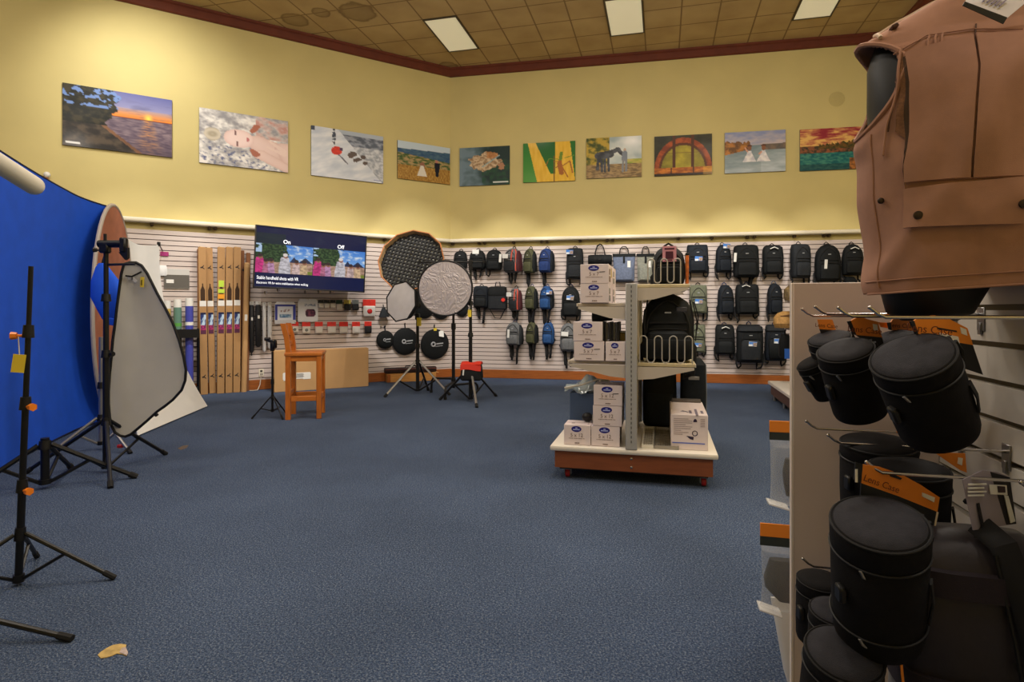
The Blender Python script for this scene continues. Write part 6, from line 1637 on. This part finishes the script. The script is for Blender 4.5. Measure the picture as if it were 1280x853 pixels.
# E big lower case
tE = lens_case('largest black lens case with two zips below the orange card', at(1099, 652, .93), (.17, .30, -.94), .068, .232, zips=2)
card(tE, [(1078, 580.5), (1100, 584), (1125, 592.5), (1150, 606), (1174, 622), (1171, 640), (1124, 621), (1076, 604)], 1.0, .0002, M_orange)
card(tE, [(1069, 577.5), (1078, 580.5), (1076, 604), (1067, 600)], 1.0, .0002, M_cardk, u_ref=1078)
card(tE, [(1076, 604), (1124, 621), (1171, 640), (1165, 674), (1120, 655), (1074, 640)], 1.0, .0002, M_cardk, u_ref=1078)
card(tE, [(1112, 593), (1117, 593), (1127, 598), (1125, 600), (1113, 596)], .997, .0002, M_cardk, 'hang_slot', u_ref=1078)
card(tE, [(1153, 616), (1168, 622), (1167, 628), (1153, 621)], .997, .0002, M_paper, 'barcode_sticker', u_ref=1078)
card(tE, [(1170.5, 640), (1172.5, 640.5), (1166, 674), (1164, 674)], .999, .0002, M_cardedge, 'card_edge', u_ref=1078)
card_text(tE, 'Lens Case', 1102, 605.5, .996, .0155, math.radians(20), M_cardtx)
mb = MB(); inv = (Matrix.Translation(tE.location) @ tE.rotation_euler.to_matrix().to_4x4()).inverted()
for k in range(4): mb.box((0, 0, 0), (.0001, .0001, .0001))
mb.bm.clear(); mb.box((0, 0, 0), (.004, .001, .022)); o = mb.build('side_lettering', M_paper, tE); o.data.transform(inv @ Matrix.Translation(at(1070.5, 595, .996)))
# low row
tH = lens_case('black case with a shiny side at the lower left beside the end panel', at(1026, 724, 1.36), (.02, .1, -.99), .050, .15, grey=False)
tH2 = lens_case('charcoal topped case behind the largest lens case, second from the bottom', at(1045, 763, 1.16), (.03, .15, -.98), .047, .14)
tH3 = lens_case('grey topped lens case at the bottom edge under the largest lens case', at(1055, 816, .97), (.05, .3, -.95), .058, .14)
mb = MB(); mb.box((0, 0, 0), (.004, .0015, .05)); o = mb.build('header_card', M_orange, tH3); inv = (Matrix.Translation(tH3.location) @ tH3.rotation_euler.to_matrix().to_4x4()).inverted(); o.data.transform(inv @ Matrix.Translation(at(1128, 846, .95)) @ Matrix.Rotation(-.1, 4, 'Y'))

# ---------------------------------------------------------------- the purple black bag at the lower right
M_pbag = mat('purple black nylon', (30, 23, 33), .5, var=.35, vs=9, bump=.4, bs=30, sheen=.2)
p = at(1243, 853, .96)
t = thing('equipment_bag', 'large purple black bag with webbing straps at the lower right corner', 'bag', (p.x, p.y+.06, .70-.115), STORE)
bw, bh = .118, .345
mb = MB(); mb.loft([(0, bw*.9, -.07, .04), (.02, bw, -.085, .05), (.2, bw*1.02, -.095, .05), (.29, bw*.98, -.085, .045), (.325, bw*.85, -.06, .03), (bh, bw*.6, -.03, .01)], 40, 3.2)
for v_ in mb.bm.verts: v_.co.y += .012*nz(v_.co.x*5, v_.co.z*5, 2.2)
mb.build('body', M_pbag, t, 70)
for z in (.275, .10):
    mb = MB(); mb.loft([(z-.02, bw*1.03, -.102, .05), (z+.02, bw*1.03, -.100, .05)], 40, 3.2); mb.build('band', mat('dark plum webbing', (34, 26, 36), .8, bump=.3, bs=600), t)
mb = MB(); mb.tube([(.0, -.04, .36), (.012, -.09, .345), (.03, -.112, .27), (.045, -.118, .19), (.05, -.112, .165), (.03, -.10, .15)], .019, 8, flat=.2, up=(0, -1, 0)); mb.build('handle_strap', M_web, t)
mb = MB(); mb.tube([(.0, -.092, .33), (.02, -.106, .2), (.035, -.106, .1), (.04, -.09, .01)], .003, 6); mb.build('zipper', M_zip, t)
mb = MB(); mb.tube([(-.005, -.05, .34), (-.004, -.03, .40), (.0, .0, .385)], .005, 6); mb.build('hanging_loop', M_web, t)
inv = (Matrix.Translation(t.location) @ Matrix.Rotation(STORE, 4, 'Z')).inverted()
def ctag(pts, Y0, m, name): 
    P = [at(u, v, Y0+.0004*(u-1205)) for u, v in pts]; mb = MB()
    a = [mb.v(inv @ (q+Vector((0, -.0008, 0)))) for q in P]; b = [mb.v(inv @ (q+Vector((0, .0008, 0)))) for q in P]
    mb.f(a); mb.f(list(reversed(b)))
    for i in range(len(P)): j = (i+1) % len(P); mb.f([a[j], a[i], b[i], b[j]])
    return mb.build(name, m, t, smooth=0)
tg = ctag([(1203, 600), (1228, 588), (1246, 590), (1262, 597), (1270, 655), (1216, 663)], .965, mat('grey violet card', (150, 142, 156), .55), 'hang_card')
ctag([(1238, 590), (1262, 597), (1270, 655), (1258, 656)], .9635, mat('black card half', (30, 28, 32), .5), 'hang_card_side')
ctag([(1236, 606), (1258, 607), (1259, 619), (1238, 618)], .961, M_paper, 'barcode_sticker')
ctag([(1247, 608), (1256, 608.5), (1256.5, 616), (1248, 616)], .959, mat('dark code patch', (60, 44, 48), .6), 'dark_patch')
for i in range(4): ctag([(1210, 605+i*4.6), (1233-3*(i % 2), 604.5+i*4.6), (1233-3*(i % 2), 606.5+i*4.6), (1210, 607+i*4.6)], .961, M_tagw, 'card_print')
ctag([(1221, 630), (1224, 629), (1228, 648), (1231, 662), (1227, 662), (1224, 646)], .961, M_ink, 'card_picture')
ctag([(1255, 619), (1260, 620), (1269, 652), (1263, 654)], .9605, M_tagw, 'side_sticker')

# ---------------------------------------------------------------- poly bags with orange headers beyond the end panel
M_film = mat('clear poly film', (226, 230, 232), .15, alpha=.2)
def poly(label, u0, u1, vt, vh, vb, Y, inner, kind):
    a, b = at(u0, vt, Y), at(u1, vt, Y); w = (b-a).length; zt, zh, zb = a.z, at(u0, vh, Y).z, at(u0, vb, Y).z
    m = (a+b)/2; t = thing('header_bag', label, 'bag', (m.x, m.y, zb), STORE, 'orange headed poly bags beyond the end panel')
    h = zt-zb; hh = zt-zh
    mb = MB(); mb.box((0, 0, h-hh*.3), (w, .004, hh*.6), bev=.001); mb.build('orange_header', M_orange, t)
    mb = MB(); mb.box((0, .0, h-hh*.8), (w, .0042, hh*.4)); mb.build('dark_header', mat('dark green header', (36, 46, 44), .5), t)
    mb = MB(); mb.loft([(-.0, w*.56, -.01, .01), (.02, w*.48, -.02, .02), (h*.3, w*.46, -.035, .035), (h*.7, w*.48, -.03, .03), (h-hh, w*.5, -.004, .004)], 20, 3); mb.build('film', M_film, t)
    if inner:
        mb = MB(); mb.loft([(.03, w*.2, -.012, .012, w*.1), (.07, w*(.28+.14*kind), -.02, .02, w*(.12-.1*kind)), ((h-hh)*.5, w*(.30+.14*kind), -.024, .024, w*(.12-.1*kind)), ((h-hh)*(.72+.08*kind), w*(.26+.08*kind), -.016, .016, w*(.14-.1*kind))], 18, 3.4); mb.build('contents', inner, t)
    mb = MB(); mb.box((-w*.3, -.0, .0), (w*.5, .06, .004), rot=(0, .25, 0)); mb.build('film_tail', mat('milky film', (226, 226, 226), .2, alpha=.7), t)
    mb = MB(); mb.tube([(0, -.0, h-.012), (.0, .0, h-.012)], .001, 4) if False else mb.tube([(0, .003, h-.012), (w*.6, .003, h-.012), (.34, .003, h-.012)], .003, 6); mb.build('hook_wire', M_chrome, t)
poly('upper clear bag with orange header sticking out left of the end panel', 963.5, 1012, 527, 551, 632, 1.85, M_darkfab, 0)
poly('lower clear bag with orange header and dark contents left of the end panel', 952, 1006, 656, 684, 764, 1.80, FB['ink'], 1)
a = at(966, 766, 1.86)
t = thing('white_poly_bag', 'plain white poly bag hanging lowest beside the end panel', 'bag', (a.x+.07, a.y, .12), STORE)
mb = MB(); mb.loft([(0, .04, -.02, .02, .02), (.05, .05, -.035, .03, .015), (.2, .06, -.03, .03, .0), (.27, .068, -.006, .006, -.004)], 20, 3); mb.build('bag', mat('white poly bag', (226, 226, 226), .3), t)
mb = MB(); mb.box((0, 0, .28), (.12, .004, .03), bev=.001); mb.build('header', M_paper, t)
mb = MB(); mb.tube([(0, .003, .28), (.12, .003, .28), (.30, .003, .28)], .003, 6); mb.build('hook_wire', M_chrome, t)

# ================================================================== torso form and tan vest
TX0, TY0 = -.045, .0
VO = sl(TX0, TY0, 0)
M_form = mat('black torso form', (10, 13, 17), .5, bump=.1, bs=20)
t = thing('torso_form', 'glossy black torso form standing on top of the slat board unit', 'torso form', (VO.x, VO.y, UT+.003), STORE)
zb = UT+.003
mb = MB(); mb.loft([(0, .17, -.085, .085, .04), (.02, .195, -.10, .09), (.15, .205, -.105, .095), (.32, .215, -.105, .1), (.40, .215, -.085, .085), (.455, .20, -.055, .06), (.50, .14, -.05, .055), (.53, .07, -.045, .05), (.60, .062, -.042, .045), (.63, .04, -.03, .03)], 40, 2.4); mb.build('torso', M_form, t, 70)
mb = MB(); mb.loft([(-.095, .045, -.05, .0, -.12), (-.08, .07, -.078, .03, -.12), (-.03, .088, -.092, .05, -.112), (.03, .095, -.092, .05, -.105)], 28, 2.2); mb.build('lower_edge', M_form, t, 70)

M_vest = mat('tan ripstop cotton', (168, 127, 108), .85, var=.05, vs=40, bump=.12, bs=900, spec=.15)
M_vestd = mat('brown vest seam', (84, 56, 42), .8); M_ventshade = mat('painted vent shade', (70, 52, 38), .85); M_piping = mat('pale shoulder piping', (206, 180, 156), .6)
M_mesh = mat('brown net mesh', (120, 82, 54), .8, var=.3, vs=200); M_snap = mat('bronze snap', (60, 50, 46), .35, metal=.7)
vb = Vector((VO.x, VO.y, 1.345))
t = thing('vest', 'tan sleeveless pocket vest on the black torso form, upper right', 'vest', vb, STORE)
AV = [(0, .212), (.1, .220), (.25, .230), (.38, .236), (.455, .238), (.475, .234), (.52, .16), (.552, .095), (.585, .085)]
BV = [(0, .125), (.1, .128), (.25, .132), (.38, .118), (.455, .085), (.475, .075), (.52, .064), (.552, .062), (.585, .062)]
def itp(T, z):
    if z <= T[0][0]: return T[0][1]
    for (a, x), (b, y) in zip(T[:-1], T[1:]):
        if z <= b: k = (z-a)/(b-a); return x+(y-x)*k
    return T[-1][1]
def vest_pt(an, z, off=0.0):
    """an: 0 = right side, pi/2 = back, -pi/2 = front"""
    a, b = itp(AV, z)+off, itp(BV, z)+off
    e = 2/2.3
    x = a*spow(math.cos(an), e); y = b*spow(math.sin(an), e)
    # folds: diagonal drag lines at the side, vertical drape, hanging hem
    w = .0
    lf = max(0, -x/.23)
    w += .004*math.sin(x*34+z*14)*max(0, 1-z/.3)+.003*math.sin(x*24-z*30)*(1 if z < .45 else .3)
    w += .005*nz(x*3.2+2, z*3.2, 1.6)+.006*nz(x*7, z*3+5, 2.0)
    d = (z-.06)-(x+.19)*1.7; w += .009*lf*math.exp(-(d/.035)**2)                 # drag fold running up from the hem
    d = (z-.20)+(x+.16)*1.1; w += .006*lf*math.exp(-(d/.028)**2)
    d = (z-.31)-(x+.2)*.9; w += .004*lf*math.exp(-(d/.022)**2)
    r = math.hypot(x, y); k = 1+w/max(r, .05)
    zz = z
    if z < .2:
        zz = z-(.2-z)/.2*(.0+.016*max(0, -x/.24)**1.2-.022*max(0, min(1, x/.2)))
    return Vector((x*k, y*k, zz))
NA, NZ_ = 300, 180
mb = MB(); Rr = []
def in_arm(x, y, z):
    return (y/.078)**2+((z-.385)/.088)**2 < 1 and abs(x) > .1
Z1 = .585
for j in range(NZ_+1):
    z = Z1*j/NZ_; Rr.append([vest_pt(-PI+2*PI*i/NA, z) for i in range(NA)])
VV = [[mb.v(p) for p in r] for r in Rr]
for j in range(NZ_):
    for i in range(NA):
        k = (i+1) % NA
        c = (Rr[j][i]+Rr[j+1][k])/2
        if in_arm(c.x, c.y, c.z): continue
        mb.f([VV[j][i], VV[j][k], VV[j+1][k], VV[j+1][i]])
for vtx in [v_ for v_ in mb.bm.verts if not v_.link_faces]: mb.bm.verts.remove(vtx)
o = mb.build('shell', M_vest, t, 80)
sm = o.modifiers.new('thickness', 'SOLIDIFY'); sm.thickness = .004; sm.offset = -1
def front_an(x, z):
    a = itp(AV, z); q = max(-1, min(1, x/a)); c = spow(q, 2.3/2); return -math.acos(max(-1, min(1, c)))
def vf(x, z, off=.003): return vest_pt(front_an(x, z), z, off)
# armhole binding
for sx in (-1, 1):
    mb = MB(); pts = []
    for i in range(40):
        th = 2*PI*i/40; y = .081*math.cos(th); z = .385+.091*math.sin(th)
        b = itp(BV, z); s_ = spow(max(-1, min(1, y/b)), 2.3/2); an = math.asin(max(-1, min(1, s_)))
        pts.append(vest_pt(an if sx > 0 else PI-an, z, .001))
    mb.tube(pts, .0046, 6, closed=True); mb.build('armhole_binding', M_vest, t)
# px on the front of the vest -> local (x, z)
def v_xz(u, v):
    y = -.12
    for _ in range(4):
        # ray from the eye, hit plane local y in the store frame through VO
        o_ = Vector((0, 0, H)); d = Vector(((u-CX)/F, 1, (HV-v)/F))
        k = (VO+ey*y-o_).dot(ey)/d.dot(ey); p = o_+d*k; x = (p-VO).dot(ex); z = p.z-1.345
        x = max(-.205, min(.205, x)); y = vf(x, max(0, min(.58, z))).y
    return x, z
def line(name, px, r, m, off=.003, flat=None):
    mb = MB(); pts = []
    for (u0, v0), (u1, v1) in zip(px[:-1], px[1:]):
        for k in range(8):
            x, z = v_xz(u0+(u1-u0)*k/8, v0+(v1-v0)*k/8); pts.append(vf(x, z, off))
    x, z = v_xz(*px[-1]); pts.append(vf(x, z, off)); mb.tube(pts, r, 6); return mb.build(name, m, t)
line('placket_edge', [(1219, 30), (1217, 120), (1215, 222)], .0016, M_vestd)
line('panel_edge', [(1136, 70), (1135, 140), (1136, 235)], .0018, M_vest)
line('yoke_seam', [(1120, 68), (1160, 44), (1215, 36), (1279, 36)], .0014, M_vest)
line('yoke_gather', [(1163, 44), (1164, 66)], .002, M_vest); line('yoke_gather', [(1172, 42), (1173, 60)], .002, M_vest); line('yoke_gather', [(1181, 41), (1182, 58)], .002, M_vest)
line('pocket_seam', [(1136, 226), (1176, 224), (1217, 222), (1279, 220)], .0018, M_vest)
line('shoulder_piping', [(1072, 50), (1100, 34), (1140, 12), (1165, -2)], .004, M_piping, .004)
for zz_ in (.0, .022):
    mb = MB(); mb.tube([vest_pt(-PI*.98+PI*.96*k/60, zz_, .0015) for k in range(61)], .0022 if zz_ == 0 else .0012, 6); mb.build('hem_stitch', M_vest, t)
mb = MB(); mb.tube([vest_pt(-PI*.90, .01+.28*k/30, .001) for k in range(31)], .0018, 6); mb.build('side_seam', M_vest, t)
def patch(name, px, m, off, th=.003, nu=14, nv=8):
    """four corner px (tl, tr, br, bl) laid over the front of the vest"""
    tl, tr, br, bl_ = [Vector(v_xz(*q)) for q in px]
    def fn(u, v):
        a = bl_.lerp(br, u); b = tl.lerp(tr, u); q = a.lerp(b, v); return vf(q.x, max(0, min(.58, q.y)), off)
    mb = MB(); mb.sheet(fn, nu, nv, th); return mb.build(name, m, t, 60)
patch('chest_panel', [(1136, 66), (1216, 44), (1214, 222), (1136, 228)], M_vest, .006, .003)
patch('front_panel', [(1219, 42), (1279, 40), (1279, 220), (1217, 222)], M_vest, .006, .003)
fl = patch('pocket_flap', [(1137, 236), (1279, 222), (1279, 280), (1140, 282)], M_vest, .011, .004, 20, 8)
for u, v in ((1160, 267), (1278, 256)):
    x, z = v_xz(u, v); p = vf(x, z, .0145); mb = MB(); mb.m = Matrix.Translation(p) @ Matrix.Rotation(PI/2, 4, 'X'); mb.lathe([(.0075, -.002), (.0075, .0015), (.004, .003), (.0005, .0032)], (0, 0, 0), 16); mb.build('snap', M_snap, fl)
x, z = v_xz(1091, 250); p = vf(x, z, .005); mb = MB(); mb.ball(p, .006, 8, (1, .5, 1)); mb.build('side_snap', M_snap, t)
patch('mesh_vent', [(1129, 68), (1133, 62), (1134, 175), (1120, 165)], M_mesh, .0035, .002, 6, 14)
patch('vent_shadow_fold', [(1133, 72), (1136, 70), (1136, 235), (1132, 150)], M_ventshade, .0045, .002, 4, 16)  # dark brown strip: the shadow of the vent fold painted as colour
line('vent_zip', [(1131, 62), (1122, 110), (1112, 165)], .0016, M_vestd, .004)
line('vent_fold', [(1131, 60), (1126, 100), (1108, 170), (1104, 195)], .0024, M_vest, .005)
mb = MB()
x, z = v_xz(1119, 34); p = vf(x, z, .004); mb.box(p, (.012, .02, .008), rot=(0, -.5, 0), bev=.002); mb.build('shoulder_buckle', M_vestd, t)
# collar and the white hang tag at the neck
mb = MB(); mb.rings([[Vector((a*math.cos(2*PI*i/36), b*math.sin(2*PI*i/36), z)) for i in range(36)] for z, a, b in ((.575, .092, .068), (.60, .086, .066), (.62, .078, .060), (.60, .081, .062))], False, False); mb.build('collar', M_vest, t, 60)
inv = (Matrix.Translation(vb) @ Matrix.Rotation(STORE, 4, 'Z')).inverted()
def vtag(px, Y, m, name):
    P = [at(u, v, y) for (u, v), y in zip(px, Y)]; n = (P[1]-P[0]).cross(P[2]-P[0]).normalized(); n = -n if n.y > 0 else n
    mb = MB(); a = [mb.v(inv @ (q+n*.0006)) for q in P]; b = [mb.v(inv @ (q-n*.0006)) for q in P]
    mb.f(a); mb.f(list(reversed(b)))
    for i in range(len(P)): j = (i+1) % len(P); mb.f([a[j], a[i], b[i], b[j]])
    return mb.build(name, m, t, smooth=0)
vtag([(1204, 6), (1221, -22), (1296, -8), (1256, 25)], [.93, .97, .97, .93], mat('white violet hang tag', (206, 202, 214), .5), 'hang_tag')
vtag([(1203, 7), (1206, 2), (1259, 22), (1254, 30)], [.9285, .9285, .9285, .9285], M_ink, 'tag_band')
for i in range(5): vtag([(1228+i*5, 1+i*1.6), (1240+i*5, -10+i*1.6), (1242+i*5, -9.4+i*1.6), (1230+i*5, 1.8+i*1.6)], [.936, .945, .945, .936], mat('violet tag print', (126, 116, 150), .5), 'tag_print')
mb = MB(); mb.tube([inv @ at(1235, -20, .97), inv @ at(1240, -35, 1.0)], .001, 5); mb.build('tag_string', M_paper, t)
# ================================================================== light
def area(name, loc, size, power, col, rot=(0, 0, 0)):
    l = bpy.data.lights.new(name, 'AREA'); l.shape = 'RECTANGLE'; l.size, l.size_y = size; l.energy = power; l.color = col
    o = bpy.data.objects.new(name, l); COL.objects.link(o); o.location = loc; o.rotation_euler = rot; return o
def spot(name, loc, target, power, ang=50, blend=.5, col=(1, .95, .88), r=.04):
    l = bpy.data.lights.new(name, 'SPOT'); l.energy = power; l.spot_size = math.radians(ang); l.spot_blend = blend; l.color = col; l.shadow_soft_size = r
    o = bpy.data.objects.new(name, l); COL.objects.link(o); o.location = loc
    o.rotation_euler = (Vector(target)-Vector(loc)).to_track_quat('-Z', 'Y').to_euler(); return o
WARM = (1, .92, .82)
def omni(name, loc, power, col, r=.25):
    l = bpy.data.lights.new(name, 'POINT'); l.energy = power; l.color = col; l.shadow_soft_size = r
    o = bpy.data.objects.new(name, l); COL.objects.link(o); o.location = loc; return o
for x, y, e in ((-4.5, 5.5, 48), (-1.2, 6.6, 52), (2.2, 6.6, 52), (-3, 2.2, 32), (.4, 3.6, 36), (3, 3.5, 46), (-6, 2, 40), (0, -.5, 14), (2.2, 0, 40)):
    area('added overhead fill', (x, y, ZC-.05), (.6, 1.2), e, WARM, (0, 0, STORE))  # unseen area lamps added under the ceiling for the general room light
for x, y, e in ((-3.6, 3.4, 130), (.2, 4.4, 150), (3.2, 4.2, 150), (-1.5, .2, 50), (2.4, .4, 80)):
    omni('added omni fill', (x, y, 4.9), e, WARM)  # bare point lamps added out of view to brighten ceiling and upper walls
for t in (.3, 1.7, 3.1, 4.5, 5.9):
    p = WB.p(t, 5.7, 3.6)
    spot('track spot', p, WB.p(t+1.0, 1.25, 0), 260, 33, .5, (1, .97, .93), .025)
    spot('track spot', p, WB.p(t-.6, 1.25, 0), 260, 33, .5, (1, .97, .93), .025)
for t in (-1.3, -2.8, -4.4):
    p = WL.p(t, 5.7, 3.4)
    spot('track spot', p, WL.p(t-.9, 1.25, 0), 260, 34, .5, (1, .97, .93), .025)
    spot('track spot', p, WL.p(t+.5, 1.25, 0), 260, 34, .5, (1, .97, .93), .025)
p = WL.p(-5.4, 5.6, 1.8); spot('wall wash', p, WL.p(-5.0, 4.3, 0), 190, 100, 1, (1, .97, .9))
w = bpy.data.worlds.new('world'); SC.world = w; w.use_nodes = True
w.node_tree.nodes['Background'].inputs[0].default_value = (.9, .85, .8, 1); w.node_tree.nodes['Background'].inputs[1].default_value = .2
vs = SC.view_settings; vs.view_transform = 'Standard'; vs.look = 'None'; vs.gamma = 1; vs.exposure = 0.0; vs.use_curve_mapping = False
